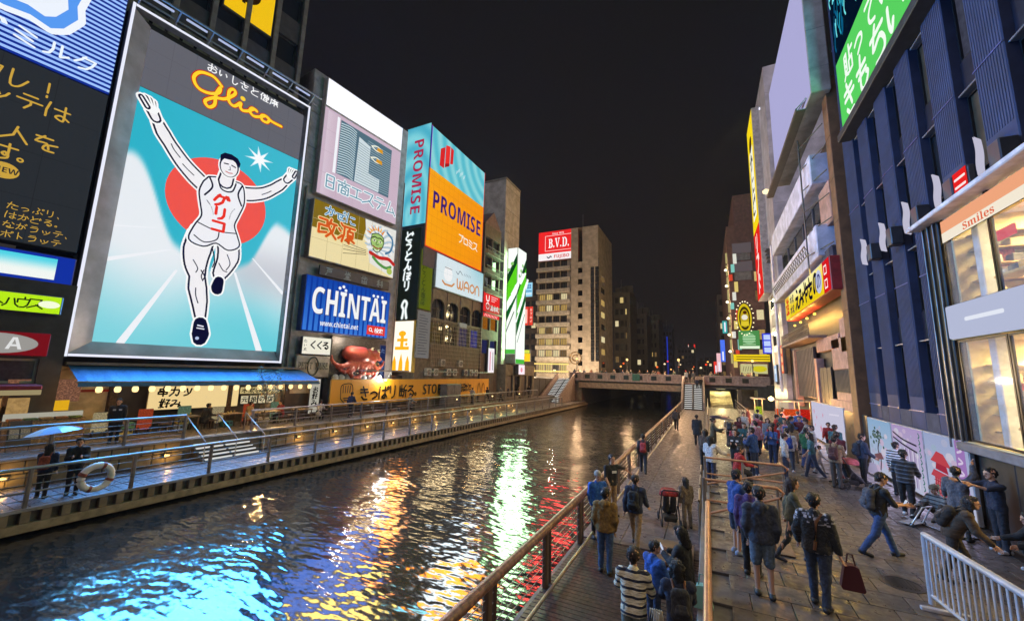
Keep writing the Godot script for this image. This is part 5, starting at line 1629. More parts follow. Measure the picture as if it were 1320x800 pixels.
	for k in 17:
		var q := W(-25.2, 3.45, -7.3) + B * W(0.7 + k * 0.58, -0.36, 1.95)
		o = thing("paper_lantern", "%s round glowing paper lantern from the near end of the blue awning" % ORD[k], "lantern", q, 0.0, "paper lanterns under the blue awning")
		put("lantern_shade", lm, lit(K(1.0, 0.88, 0.6), 1.7), o)
		var cap := MB.new(); cap.lathe(Vector3.ZERO, [V(0.0, 0.17), V(0.05, 0.16), V(0.05, 0.12)], 8)
		put("cap", cap.mesh(), mat(lin(0.04, 0.03, 0.03), 0.6), o)
		if k % 2 == 0: bulb_light(o, Vector3.ZERO, K(1.0, 0.75, 0.42), 1.1, 0.08)
	# signboards of the restaurant
	o = sign_box("skewer_signboard", "cream signboard with black characters in two rows below the lanterns", "sign", W(-25.7, 1.85, -10.5) , B, 4.2, 1.25, 0.1, mat(lin(0.4, 0.3, 0.15), 0.6))
	var a := art(); a.rect(0.03, 0.03, 4.14, 1.19, K(0.95, 0.83, 0.58))
	a.kana("串カツ", 0.35, 1.18, 0.46, 0.17, K(0.1, 0.07, 0.05), false, 1.15); a.kana("好み", 0.5, 0.56, 0.42, 0.17, K(0.1, 0.07, 0.05), false, 1.15)
	lay(a, "sign_face", o, glow(0.95))
	for k in 4:
		o = sign_box("character_plate", "%s of four square white character plates beside the skewer signboard" % ORD[k], "sign", W(-25.4, 1.95, -14.9) + B * W(k * 0.5, 0, 0), B, 0.44, 0.5, 0.06, null, "white plates beside the skewer signboard")
		a = art(); a.rect(0.02, 0.02, 0.4, 0.46, K(0.93, 0.88, 0.72)); a.kana("元祖の店"[k], 0.07, 0.42, 0.3, 0.15, K(0.1, 0.08, 0.06)); lay(a, "sign_face", o, glow(0.7))
	o = sign_box("slanted_banner_board", "cream board with brush strokes above the white plates", "sign", W(-25.4, 2.55, -14.8) + B * W(0, 0, 0), B, 2.6, 0.42, 0.06)
	a = art(); a.rect(0.02, 0.02, 2.56, 0.38, K(0.9, 0.8, 0.55)); a.kana("本家の串カツ", 0.1, 0.36, 0.3, 0.14, K(0.15, 0.1, 0.06), false, 1.3); lay(a, "sign_face", o, glow(0.7))
	# photo stand with yellow banner near the left end
	o = thing("menu_board_stall", "food stall with photo menu panels and a yellow strip, left of the blue awning", "stall", W(-24.6, 0.9, -6.3))
	bx("counter", W(0, 0.5, -0.4), W(0.9, 1.0, 2.3), mat(lin(0.35, 0.25, 0.14), 0.6, 0.0, "stain", 1.2), o, 0.03)
	bx("menu_sign_panel", W(-0.3, 2.1, -0.4), W(0.08, 0.95, 2.1), lit(K(0.75, 0.52, 0.4), 0.6, "stain", 1.6), o)
	bx("yellow_sign_strip", W(-0.22, 1.48, -0.45), W(0.06, 0.42, 1.4), lit(K(0.95, 0.72, 0.12), 0.8), o)
	bx("white_sign_strip", W(0.2, 1.12, -0.4), W(0.06, 0.28, 2.2), lit(K(0.85, 0.83, 0.75), 0.55), o)
	for k in 5: bx("food_tray", W(0.35, 1.04, 0.45 - k * 0.42), W(0.35, 0.08, 0.36), mat([lin(0.4, 0.2, 0.08), lin(0.15, 0.25, 0.06), lin(0.5, 0.35, 0.15)][k % 3], 0.6, 0.0, "stain", 3.0), o, 0.02)
	# standing menu boards
	for k in 3:
		o = thing("menu_easel", ["menu easel with pale cards left of the umbrella", "second menu easel beside the red oval sign's shop", "menu easel nearest the photo stall"][k], "easel", W(-23.2, 0.9, -4.3 - k * 0.75), 0.0, "menu easels")
		var bsl := Basis(Vector3.BACK, 0.25)
		put("board", box_mesh(W(0.05, 0.95, 0.62)), mat(lin(0.09, 0.06, 0.04), 0.6), o, W(0, 0.62, 0), bsl)
		for j in 2: put("menu_card", box_mesh(W(0.02, 0.4, 0.24)), mat(lin(0.6, 0.52, 0.35), 0.6, 0.0, "stain", 3.0), o, W(0.035 + 0.0, 0.66, -0.14 + j * 0.28), bsl)
		for s in [-0.28, 0.28]: put("leg", tube_mesh([W(0.12, 0, s), W(-0.08, 1.1, s)], 0.02, 6), mat(lin(0.09, 0.06, 0.04), 0.6), o)
	# tables and stools
	for k in 4:
		var p := W(-24.0 + 0.25 * k, 0.9, -11.5 - k * 2.0)
		o = thing("terrace_table", ["wooden table nearest the white steps", "wooden table under the middle lanterns", "wooden table beside the potted olive tree", "wooden table by the white brush board"][k], "table", p, 0.0, "restaurant tables on the terrace")
		bx("table_top", W(0, 0.72, 0), W(0.75, 0.05, 1.0), mat(lin(0.3, 0.2, 0.1), 0.45, 0.0, "wood", 0.9), o, 0.015)
		for j in 4: bx("leg", W(-0.32 + 0.64 * (j % 2), 0.35, -0.43 + 0.86 * (j / 2)), W(0.05, 0.7, 0.05), mat(lin(0.1, 0.07, 0.05), 0.6), o)
		for j in 3:
			var g := MB.new(); g.lathe(W(-0.2 + j * 0.2, 0.75, -0.3 + j * 0.28), [V(0.035, 0.0), V(0.04, 0.13), V(0.03, 0.13)], 10)
			put("glass", g.mesh(), mat(lin(0.5, 0.42, 0.2), 0.1), o)
		for j in 2: chair(p + W(0.0, 0, -0.85 + j * 1.7), 0.0, "wooden stool at the %s end of the %s table" % [["near", "far"][1 - j], ["first", "second", "third", "fourth"][k]])
	# potted olive tree
	o = thing("olive_tree", "slender young tree in a pot on the restaurant terrace", "tree", W(-22.2, 0.9, -14.4))
	var pot := MB.new(); pot.lathe(Vector3.ZERO, [V(0.0, 0.0), V(0.2, 0.0), V(0.27, 0.42), V(0.3, 0.45), V(0.26, 0.46), V(0.24, 0.4), V(0.0, 0.4)], 14)
	put("pot", pot.mesh(), mat(lin(0.3, 0.27, 0.22), 0.7), o)
	var tk := MB.new()
	var tips := []
	tk.tube([W(0, 0.38, 0), W(0.04, 1.2, 0.03), W(-0.02, 2.0, 0)], [0.045, 0.035, 0.02], 7)
	for k in 15:
		var an := k * 2.4
		var h := 1.1 + k * 0.09
		var tip := W(cos(an) * 0.75, h + 0.75, sin(an) * 0.75) * W(1.0 - k * 0.02, 1, 1.0 - k * 0.02)
		tk.tube([W(0.02, h, 0), W(cos(an) * 0.3, h + 0.35, sin(an) * 0.3), tip], [0.018, 0.012, 0.005], 5)
		tips.append(tip); tips.append(tip * 0.7 + W(0, h, 0) * 0.3)
	put("trunk", tk.mesh(), mat(lin(0.12, 0.09, 0.06), 0.8), o)
	var lf := MB.new()
	var r2 := RandomNumberGenerator.new(); r2.seed = 3
	for k in 900:
		var c: Vector3 = tips[r2.randi() % tips.size()] + W(r2.randfn(0, 0.16), r2.randfn(0, 0.17), r2.randfn(0, 0.16))
		var dd := W(r2.randf_range(-1, 1), r2.randf_range(-0.4, 1), r2.randf_range(-1, 1)).normalized() * 0.075
		var sd := dd.cross(W(r2.randf(), 1, r2.randf())).normalized() * 0.016
		lf.quad(c - sd, c + dd * 0.5 - sd * 1.5, c + dd, c + dd * 0.5 + sd * 1.5)
	put("crown", lf.mesh(), mat(lin(0.09, 0.13, 0.05), 0.6), o)
	# white brush board at the restaurant's right end
	o = sign_box("white_brush_board", "tall white board with vertical black brush kana right of the blue awning", "sign", W(-23.9, 1.2, -18.4), B, 0.75, 2.3, 0.12)
	a = art(); a.rect(0.03, 0.03, 0.69, 2.24, K(0.85, 0.83, 0.76)); a.kana("お好み", 0.2, 1.75, 0.36, 0.17, K(0.08, 0.07, 0.07), true, 1.15); a.curve([V(0.12, 2.0), V(0.35, 2.12), V(0.62, 2.0)], 0.1, K(0.1, 0.1, 0.1)); lay(a, "sign_face", o, glow(0.6))
	o = wall_thing("dark_side_house", "dark brown kiosk wall with pale upper panel right of the blue awning", "kiosk", W(-24.4, 0.9, -17.2), B)
	bx("wall", W(1.0, 1.25, -0.6), W(2.3, 2.5, 1.0), mat(lin(0.05, 0.035, 0.03), 0.6), o, 0.02)
	bx("upper_panel", W(1.1, 2.0, -0.08), W(1.9, 0.75, 0.06), mat(lin(0.4, 0.34, 0.27), 0.6), o, 0.01)
	# ---- yellow banner fence
	o = wall_thing("hand_banner_fence", "long mustard yellow fence banner with a hand emblem and dark writing", "banner", W(-22.9, 1.66, -19.2), left_basis() * Basis.from_scale(Vector3.ONE * 0.942))
	bx("panel", W(11.6, 0.95, -0.05), W(23.2, 1.95, 0.1), mat(lin(0.3, 0.2, 0.04), 0.6), o, 0.01)
	for k in 12: bx("post", W(0.4 + k * 2.03, 0.4, -0.18), W(0.1, 2.9, 0.1), post, o, 0.01)
	a = art(); a.rect(0.03, 0.03, 23.1, 1.86, K(0.80, 0.57, 0.13))
	a.seams(0.03, 0.03, 23.1, 1.86, 13, 1, K(0.66, 0.46, 0.1))
	var ink := K(0.12, 0.1, 0.07)
	a.curve([V(0.95, 0.5), V(0.9, 1.3), V(1.1, 1.55), V(1.75, 1.6), V(2.0, 1.3), V(1.95, 0.5), V(1.45, 0.15), V(0.95, 0.5)], 0.07, ink)
	for k in 4: a.line([V(1.12 + k * 0.2, 0.95), V(1.1 + k * 0.22, 1.45)], 0.07, ink)
	a.line([V(1.2, 0.55), V(1.75, 0.55)], 0.08, ink); a.line([V(1.25, 0.4), V(1.7, 0.4)], 0.08, ink)
	a.kana("きっぱり", 2.7, 1.35, 0.98, 0.15, ink, false, 1.06); a.kana("断る。", 7.1, 1.4, 1.0, 0.14, ink, false, 1.06)
	a.latin("STOP!", 10.4, 0.5, 0.92, ink, true, 1.0, "Droid Sans", 3.2); a.kana("未成年者飲酒", 13.8, 1.4, 0.82, 0.13, ink, false, 1.07)
	for k in 2: a.curve([V(20.4 + k * 1.0, 0.3), V(20.5 + k * 1.0, 1.0), V(20.75 + k * 1.0, 1.4), V(21.0 + k * 1.0, 1.0), V(21.1 + k * 1.0, 0.3)], 0.1, K(0.45, 0.28, 0.08))
	lay(a, "print", o, print_mat(0.55))
	for k in 3: face_light(o, 4 + k * 7.5, 2.6, 1.6, 5.0, 0.3, K(1.0, 0.88, 0.66), 8.0)
	var bars := MB.new()
	for k in 3: bars.box(W(4 + k * 7.5, 2.62, 1.5), W(5.0, 0.12, 0.12), 0.02)
	put("lamp_bar", bars.mesh(), post, o)
	var arms := MB.new()
	for k in 6: arms.tube([W(2.0 + k * 3.75, 1.95, -0.15), W(2.0 + k * 3.75, 2.6, 0.4), W(2.0 + k * 3.75, 2.62, 1.5)], 0.03, 6)
	put("lamp_arm", arms.mesh(), post, o)
	o = thing("grey_cabinet", "plain grey utility cabinet standing before the yellow banner", "cabinet", W(-22.3, 0.9, -32.5))
	bx("body", W(0, 1.05, 0), W(0.8, 2.1, 2.4), mat(lin(0.12, 0.12, 0.13), 0.5, 0.3), o, 0.03)
	bx("door", W(0.41, 1.05, 0.55), W(0.02, 1.9, 1.0), mat(lin(0.14, 0.14, 0.15), 0.5, 0.3), o)
	bx("door", W(0.41, 1.05, -0.55), W(0.02, 1.9, 1.0), mat(lin(0.14, 0.14, 0.15), 0.5, 0.3), o)
	# bollard lamps along the terrace edge further on
	for k in 6:
		o = thing("bollard_lamp", "%s small post lamp on the upper terrace counted towards the bridge" % ORD[k], "lamp", W(-21.9 - (k % 2) * 0.3, 0.9, -33.0 - k * 3.6), 0.0, "post lamps of the terrace")
		bx("post", W(0, 0.3, 0), W(0.08, 0.6, 0.08), post, o)
		bx("lamp_head", W(0, 0.66, 0), W(0.12, 0.12, 0.12), lit(K(1.0, 0.88, 0.6), 2.6), o, 0.02)
		bulb_light(o, W(0, 0.66, 0), K(1.0, 0.8, 0.5), 0.7, 0.05)

# ---------------------------------------------------------------- left bank beyond the first signs
func left_far() -> void:
	var B := left_basis()
	var o: Node3D
	var a: Art
	# ---- two-sided corner screen
	o = wall_thing("corner_led_billboard", "cyan and orange corner screen with purple capitals and a red emblem", "billboard", W(-23, 15.6, -28.1), B)
	bx("cabinet", W(5.2, 6.1, -1.55), W(10.36, 12.1, 2.96), mat(lin(0.05, 0.05, 0.1), 0.5), o, 0.03)
	bx("side_cabinet", W(1.5, 4.4, -1.55), W(2.9, 12.4, 2.9), mat(lin(0.05, 0.05, 0.1), 0.5), o, 0.03)
	a = art(); a.shade(0.05, 7.8, 10.3, 4.35, func(u: float, w: float) -> Color: return K(0.33, 0.72, 0.79).lerp(K(0.55, 0.83, 0.85), 0.5 + 0.5 * sin(40.0 * Vector2(u - 1.1, (w - 1.2) * 0.45).length())), 46, 26)
	a.shade(0.05, 0.1, 10.3, 7.7, func(u: float, w: float) -> Color: return K(0.98, 0.64, 0.08).lerp(K(0.96, 0.57, 0.06), u), 2, 2)
	for k in 9: a.rect(0.05, 0.8 + k * 0.8, 10.3, 0.035, K(0.9, 0.52, 0.08), k == 0)
	for k in 12: a.rect(0.8 + k * 0.85, 0.1, 0.03, 7.7, K(0.9, 0.52, 0.08), k == 0)
	lay(a, "front_screen", o, glow(1.0))
	a = art(0.03)
	for q in [[0.05, 0.0, 0.1, 12.2], [0.05, 0.0, 10.3, 0.12], [10.25, 0.0, 0.1, 12.2]]: a.rect(q[0], q[1], q[2], q[3], K(0.88, 0.22, 0.2), false)
	a.rect(0.0, 7.8, 0.12, 4.35, K(0.2, 0.2, 0.75))
	a.latin("PROMISE", 0.85, 4.05, 1.75, K(0.23, 0.1, 0.42), true, 1.0, "Droid Sans", 8.9)
	a.kana("プロミス", 5.4, 3.0, 0.9, 0.14, K(0.98, 0.93, 0.85), false, 1.08)
	a.poly([V(1.5, 8.7), V(2.25, 8.75), V(2.3, 11.1), V(1.55, 10.5)], K(0.85, 0.16, 0.16)); a.poly([V(2.35, 8.9), V(3.1, 9.4), V(3.15, 11.6), V(2.4, 11.35)], K(0.93, 0.2, 0.18)); a.poly([V(2.35, 8.9), V(3.1, 9.4), V(3.1, 9.7), V(2.35, 9.3)], K(0.65, 0.1, 0.12)); a.poly([V(3.2, 9.7), V(3.7, 9.9), V(3.75, 11.5), V(3.25, 11.6)], K(0.85, 0.16, 0.16))
	for k in 8: a.line([V(4.4 + 0.22 * k, 9.2 + 0.2 * (k % 3)), V(4.5 + 0.22 * k, 9.6 + 0.2 * (k % 3))], 0.06, K(0.9, 0.96, 0.97), k == 0)
	lay(a, "lettering", o, glow(1.0))
	var side := Node3D.new(); side.name = "side_screen"; o.add_child(side)
	side.transform = Transform3D(Basis(Vector3.UP, -PI / 2.0), W(0.0, 0, -3.0))
	# the side turns towards the canal's near end: local x runs to the right of that face
	a = art(); a.shade(0.05, -1.3 + 3.5, 2.9, 10.2, func(u: float, w: float) -> Color: return K(0.30, 0.68, 0.78).lerp(K(0.5, 0.82, 0.86), 0.5 + 0.5 * sin(26.0 * Vector2(u * 0.7 - 0.2, w - 0.1).length())), 20, 50)
	put("screen", a.mesh(), glow(1.0), side)
	a = art(0.03)
	a.latin("PROMISE", 1.05, 10.9, 1.15, K(0.66, 0.16, 0.3), true, 1.0, "Droid Sans", 7.6, -PI / 2)
	put("lettering", a.mesh(), glow(1.0), side)
	face_light(o, 5.2, 9.9, 0.3, 10.2, 4.2, K(0.55, 0.85, 0.9), 7.0)
	face_light(o, 5.2, 3.9, 0.3, 10.2, 7.6, K(1.0, 0.6, 0.12), 7.0)
	face_light(side, 1.5, 7.2, 0.3, 2.8, 10.0, K(0.5, 0.82, 0.9), 6.0)
	# ---- building below the corner screen, arches above a grid of bars
	o = wall_thing("arched_window_building", "grey brown building with four arched windows above a grid of thin bars", "building", W(-23.3, 0.9, -28.2), B)
	var wallm := mat(lin(0.15, 0.125, 0.09), 0.75, 0.0, "grime", 0.3)
	var xs := [0.0, 1.9, 4.0, 4.35, 6.4, 6.75, 8.8, 9.15, 11.0, 11.2]
	var ys := [0.0, 3.6, 4.4, 5.9, 8.0, 8.3, 10.3, 11.2, 14.8]
	facade(o, xs, ys, func(i, j): return i % 2 == 1 and (j == 3 or j == 5), func(i, j): return dark_glass() if j == 5 or i == 3 else [lit(K(0.5, 0.42, 0.24), 0.35, "grime", 0.7), dark_glass(), lit(K(0.28, 0.28, 0.55), 0.3), lit(K(0.1, 0.2, 0.9), 0.4, "fine", 0.4)][(i / 2) % 4], wallm, 6.0, 0.3, null, 1, 1)
	for k in 4:
		var am := MB.new()
		var x0: float = [1.9, 4.35, 6.75, 9.15][k]
		var w := 2.05
		var pts := PackedVector2Array()
		pts.append(V(x0, 11.2)); pts.append(V(x0, 9.6))
		for q in 9: pts.append(V(x0 + w * 0.5 - cos(PI * q / 8) * w * 0.5, 9.6 + sin(PI * q / 8) * 0.66))
		pts.append(V(x0 + w, 9.6)); pts.append(V(x0 + w, 11.2))
		am.prism(pts, -0.15, 0.06)
		put("arch", am.mesh(), mat(lin(0.17, 0.14, 0.1), 0.7), o)
	var bars := MB.new()
	for k in 33: bars.box(W(1.9 + k * 0.28, 5.9, 0.3), W(0.03, 4.4, 0.03))
	for k in 12: bars.box(W(6.4, 3.8 + k * 0.4, 0.32), W(9.2, 0.03, 0.03))
	put("bar_grid", bars.mesh(), mat(lin(0.32, 0.28, 0.2), 0.5, 0.4), o).set_meta("kind", "stuff")
	bx("name_sign", W(6.9, 8.1, 0.4), W(1.3, 0.45, 0.1), lit(K(0.8, 0.78, 0.7), 0.4), o)
	for k in 2: bx("window_lamp", W(3.2 + k * 0.3, 7.4, 0.1), W(0.12, 0.3, 0.1), lit(K(1.0, 0.9, 0.7), 1.5), o)
	# ---- signs fixed on it
	var Zb := Basis.IDENTITY
	o = sign_box("black_vertical_sign", "tall black vertical sign with white glowing brush characters", "sign", W(-26.1, 8.75, -28.0), Zb, 2.75, 8.7, 0.25, mat(lin(0.03, 0.035, 0.03), 0.5))
	a = art(); a.rect(0.3, 0.05, 2.4, 8.6, K(0.1, 0.12, 0.1)); a.rect(0.04, 0.05, 0.24, 8.6, K(0.7, 0.55, 0.1))
	for k in 2:
		a.kana("どうとんぼり", 1.02, 8.35, 0.8, [0.26, 0.14][k], [K(0.75, 0.82, 0.8), K(1, 1, 1)][k], true, 1.2)
		a.curve([V(1.15, 0.15), V(1.25, 0.9), V(1.05, 1.3), V(1.3, 1.75), V(1.6, 1.5), V(1.5, 0.9), V(1.65, 0.15)], [0.3, 0.16][k], [K(0.75, 0.82, 0.8), K(1, 1, 1)][k])
	lay(a, "sign_face", o, glow(1.0))
	o = sign_box("white_lantern_sign", "white lit box sign with gold stacked character and three gold flame shapes", "sign", W(-26.1, 4.0, -27.8), Zb, 2.8, 4.65, 0.5, mat(lin(0.5, 0.36, 0.05), 0.5))
	a = art(); a.rect(0.0, 0.03, 0.3, 4.6, K(0.9, 0.7, 0.12)); a.rect(0.32, 0.08, 2.42, 4.5, K(0.99, 0.97, 0.9))
	var gd := K(0.95, 0.68, 0.12)
	a.rect(0.75, 2.0, 1.6, 0.28, gd); a.rect(1.35, 2.2, 0.36, 1.3, gd); a.rect(0.95, 2.75, 1.2, 0.25, gd); a.disc(1.52, 3.45, 0.42, gd, 18, 0.6); a.disc(2.05, 2.5, 0.13, gd)
	for k in 3: a.poly([V(0.55 + k * 0.75, 0.12), V(0.6 + k * 0.75, 0.9), V(0.8 + k * 0.75, 1.5 + (0.2 if k == 1 else 0.0)), V(1.0 + k * 0.75, 0.9), V(1.05 + k * 0.75, 0.12)], gd)
	lay(a, "sign_face", o, glow(1.15))
	face_light(o, 1.5, 2.3, 0.3, 2.4, 4.4, K(1.0, 0.55, 0.14), 5.0)
	o = sign_box("olive_vertical_sign", "olive green vertical sign strip between the black sign and the arches", "sign", W(-23.15, 9.75, -28.0), B, 1.75, 5.6, 0.2, mat(lin(0.12, 0.15, 0.02), 0.6))
	a = art(); a.rect(0.03, 0.03, 1.69, 5.54, K(0.42, 0.46, 0.1)); a.kana("元祖どうとん商店", 0.25, 5.3, 0.56, 0.11, K(0.16, 0.2, 0.1), true, 1.1)
	lay(a, "sign_face", o, glow(0.7))
	o = sign_box("grey_text_board", "pale grey text board under the olive vertical sign", "sign", W(-23.15, 5.3, -28.0), B, 1.9, 4.3, 0.15, mat(lin(0.3, 0.3, 0.3), 0.6))
	a = art(); a.rect(0.03, 0.03, 1.84, 4.24, K(0.5, 0.48, 0.46))
	for k in 15: a.line([V(0.25, 3.9 - k * 0.25), V(0.25 + 1.3 * (0.6 + 0.4 * absf(sin(k * 2.3))), 3.9 - k * 0.25)], 0.06, K(0.3, 0.29, 0.3), k == 0)
	lay(a, "sign_face", o, glow(0.7))
	o = sign_box("dog_card_billboard", "pale blue white billboard with rounded orange capitals under the orange screen", "billboard", W(-22.95, 12.1, -30.0), B, 8.95, 3.4, 0.35, mat(lin(0.4, 0.45, 0.47), 0.5))
	a = art(); a.shade(0.04, 0.04, 8.87, 3.32, func(u: float, w: float) -> Color: return K(0.86, 0.92, 0.94).lerp(K(0.62, 0.82, 0.86), smoothstep(0.4, 1.0, u) * w), 8, 6)
	a.line([V(1.1, 0.85), V(1.5, 0.6), V(2.7, 0.62), V(3.1, 0.95)], 0.2, K(0.82, 0.55, 0.3)); a.disc(2.0, 1.7, 0.75, K(0.97, 0.97, 0.97), 24); a.line([V(1.4, 2.3), V(2.6, 2.3)], 0.08, K(0.5, 0.5, 0.5))
	a.seams(0.04, 0.04, 8.87, 3.32, 5, 2, K(0.74, 0.82, 0.85))
	var wn := K(0.82, 0.55, 0.3)
	a.curve([V(3.6, 1.55), V(3.7, 0.75), V(4.05, 0.7), V(4.15, 1.4), V(4.25, 0.7), V(4.6, 0.75), V(4.7, 1.55)], 0.2, wn)
	a.curve([V(4.95, 0.62), V(5.0, 1.3), V(5.4, 1.6), V(5.8, 1.3), V(5.85, 0.62)], 0.2, wn); a.line([V(5.0, 0.98), V(5.8, 0.98)], 0.18, wn)
	a.curve([V(6.55, 1.55), V(6.15, 1.3), V(6.15, 0.9), V(6.55, 0.65), V(6.95, 0.9), V(6.95, 1.3), V(6.55, 1.55)], 0.2, wn)
	a.curve([V(7.2, 0.62), V(7.25, 1.3), V(7.6, 1.58), V(7.95, 1.3), V(8.0, 0.62)], 0.2, wn)
	a.curve([V(3.3, 2.3), V(3.7, 2.1), V(4.0, 2.5), V(4.5, 2.2)], 0.08, K(0.3, 0.35, 0.4)); for k in 5: a.line([V(4.8 + k * 0.3, 2.2), V(4.95 + k * 0.3, 2.45)], 0.06, K(0.45, 0.5, 0.55), k == 0)
	lay(a, "sign_face", o, glow(0.95))
	face_light(o, 4.4, 1.7, 0.3, 8.6, 3.1, K(0.85, 0.93, 0.97), 4.0)
	# ---- narrow buildings beyond
	o = wall_thing("brown_balcony_building", "brown building with stacked balconies and a gable, left of the green sign", "building", W(-23.1, 0.9, -39.2), B)
	xs = [0.0, 0.25, 1.9, 2.1, 3.8, 4.1]
	ys = [0.0, 3.0, 4.0, 5.4, 7.1, 8.2, 9.9]
	for k in 4: ys.append_array([10.9 + k * 2.35, 12.4 + k * 2.35])
	ys.append(21.0)
	facade(o, xs, ys, func(i, j): return i % 2 == 1 and (j == 3 or (j >= 5 and j % 2 == 1)), func(i, j): return [lit(K(0.3, 0.32, 0.62), 0.25, "grime", 0.6), lit(K(0.9, 0.55, 0.15), 0.55, "stain", 0.9)][0 if j == 3 else 1] if j <= 5 else dark_glass(), mat(lin(0.11, 0.085, 0.07), 0.75), 5.0, 0.25)
	for k in 4:
		var rl := MB.new()
		for q in 18: rl.box(W(0.25 + q * 0.22, 10.6 + k * 2.35, 0.4), W(0.03, 0.9, 0.03))
		rl.box(W(2.05, 11.05 + k * 2.35, 0.4), W(4.0, 0.06, 0.06)); rl.box(W(2.05, 10.15 + k * 2.35, 0.22), W(4.0, 0.1, 0.5))
		put("balcony", rl.mesh(), mat(lin(0.2, 0.19, 0.18), 0.5), o)
	var gb := MB.new(); gb.prism(PackedVector2Array([V(0, 21), V(4.1, 21), V(2.05, 23.0)]), -4.9, 0.0); put("gable", gb.mesh(), mat(lin(0.16, 0.1, 0.1), 0.7), o)
	o = sign_box("red_hen_sign", "red sign with white hen mark and white lines beside the pale blue billboard", "sign", W(-22.9, 11.15, -39.1), B, 4.0, 2.35, 0.3, mat(lin(0.3, 0.02, 0.03), 0.5))
	a = art(); a.rect(0.03, 0.03, 3.94, 2.29, K(0.9, 0.17, 0.16)); a.disc(1.0, 0.75, 0.42, Color.WHITE, 20); a.disc(1.0, 0.75, 0.3, K(0.9, 0.17, 0.16), 20); a.curve([V(0.6, 1.9), V(0.75, 1.4), V(1.2, 1.4), V(1.3, 2.0)], 0.16, Color.WHITE); a.kana("鳥本家", 1.7, 0.95, 0.62, 0.17, Color.WHITE, false, 1.1)
	for k in 3: a.line([V(1.8, 1.95 - k * 0.25), V(3.4 - k * 0.4, 1.95 - k * 0.25)], 0.08, K(1, 0.85, 0.85))
	lay(a, "sign_face", o, glow(1.0))
	o = sign_box("red_hen_strip", "thin red strip with white print directly under the red hen sign", "sign", W(-22.9, 10.55, -39.1), B, 4.0, 0.5, 0.25)
	a = art(); a.rect(0.02, 0.02, 3.96, 0.46, K(0.9, 0.17, 0.16)); for k in 9: a.line([V(0.4 + k * 0.36, 0.14), V(0.5 + k * 0.36, 0.34)], 0.08, Color.WHITE, k == 0)
	lay(a, "sign_face", o, glow(1.0))
	# plain tower block
	o = wall_thing("blank_tower", "windowless grey beige tower block above the green sign", "tower", W(-22.9, 0.9, -43.9), B)
	bx("wall", W(2.2, 14.4, -3.0), W(4.4, 28.6, 6.0), mat(lin(0.34, 0.33, 0.32), 0.8, 0.0, "grime", 0.12), o, 0.04)
	for k in 9: bx("panel_joint", W(2.2, 3.0 + k * 3.1, 0.006), W(4.36, 0.03, 0.02), mat(lin(0.12, 0.11, 0.1), 0.8), o, 0.0)
	bx("parapet", W(2.2, 28.85, -3.0), W(4.5, 0.3, 6.1), mat(lin(0.17, 0.16, 0.14), 0.8), o, 0.03)
	# green slanted sign on the corner
	o = wall_thing("green_slash_billboard", "white and green corner billboard with slanted white kana on a dark slash", "billboard", W(-21.5, 5.35, -45.1), B)
	bx("cabinet", W(1.35, 7.5, -1.15), W(2.7, 15.0, 2.2), mat(lin(0.3, 0.32, 0.3), 0.5), o, 0.04)
	for f in 2:
		var p: Node3D = o
		var w := 2.7
		if f == 1:
			p = Node3D.new(); p.name = "side_face"; o.add_child(p)
			p.transform = Transform3D(Basis(Vector3.UP, -PI / 2.0), W(0.0, 0, -2.25)); w = 2.2
		var y0 := 1.2 if f == 1 else 0.0
		a = art(0.006); a.rect(0.02, y0, w - 0.04, 15.0 - y0, K(0.96, 0.99, 0.95))
		a.poly([V(0.02, 4.5), V(w - 0.02, 9.5), V(w - 0.02, 13.6), V(0.02, 9.2)], K(0.35, 0.8, 0.12)); a.poly([V(0.02, 8.6), V(w - 0.02, 12.9), V(w - 0.02, 14.2), V(0.02, 9.9)], K(0.03, 0.26, 0.1)); a.poly([V(0.02, 3.4), V(w - 0.02, 8.4), V(w - 0.02, 10.4), V(0.02, 5.2)], K(0.05, 0.36, 0.13))
		a.rect(0.02, y0 + 0.02, w - 0.04, 0.55, K(0.3, 0.7, 0.25))
		lay(a, "screen", p, glow(1.1))
		a = art(0.04)
		a.kana("エイブル", 0.15, 6.6, 1.5, 0.2, K(0.98, 1, 0.98), false, 0.42, V(0.2, 1.7))
		for k in 3: a.disc(0.5 + k * 0.5, 11.3 + k * 0.8, 0.24, K(0.5, 0.75, 0.4), 12)
		a.line([V(0.3, 2.7), V(w - 0.3, 6.5)], 0.12, K(0.25, 0.3, 0.25))
		lay(a, "lettering", p, glow(1.1))
		face_light(p, w * 0.5, 7.5, 0.3, w - 0.2, 14.0, K(0.75, 1.0, 0.72), 9.0)
	# base building under it
	o = wall_thing("beige_corner_building", "low beige corner building under the green slanted billboard", "building", W(-22.0, 0.9, -43.5), B)
	xs = repeat_cuts(0.0, 4, 0.5, 1.6)
	facade(o, xs, [0.0, 0.4, 3.0, 4.3], func(i, j): return i % 2 == 1 and j == 1, func(i, j): return [mat(lin(0.12, 0.1, 0.08), 0.4), dark_glass()][i / 2 % 2], mat(lin(0.2, 0.18, 0.14), 0.8), 5.0, 0.2)
	o = sign_box("white_cube_sign", "small white pink box sign under the tip of the green billboard", "sign", W(-21.3, 4.0, -45.7), B, 1.9, 1.25, 0.5)
	a = art(); a.rect(0.03, 0.03, 1.84, 1.2, K(0.98, 0.9, 0.93)); a.disc(0.9, 0.6, 0.3, K(0.9, 0.55, 0.6)); lay(a, "sign_face", o, glow(1.1))
	o = sign_box("pink_vertical_sign", "white and pink vertical box sign at the foot of the brown balcony building", "sign", W(-22.7, 4.1, -40.3), B, 1.5, 2.9, 0.3)
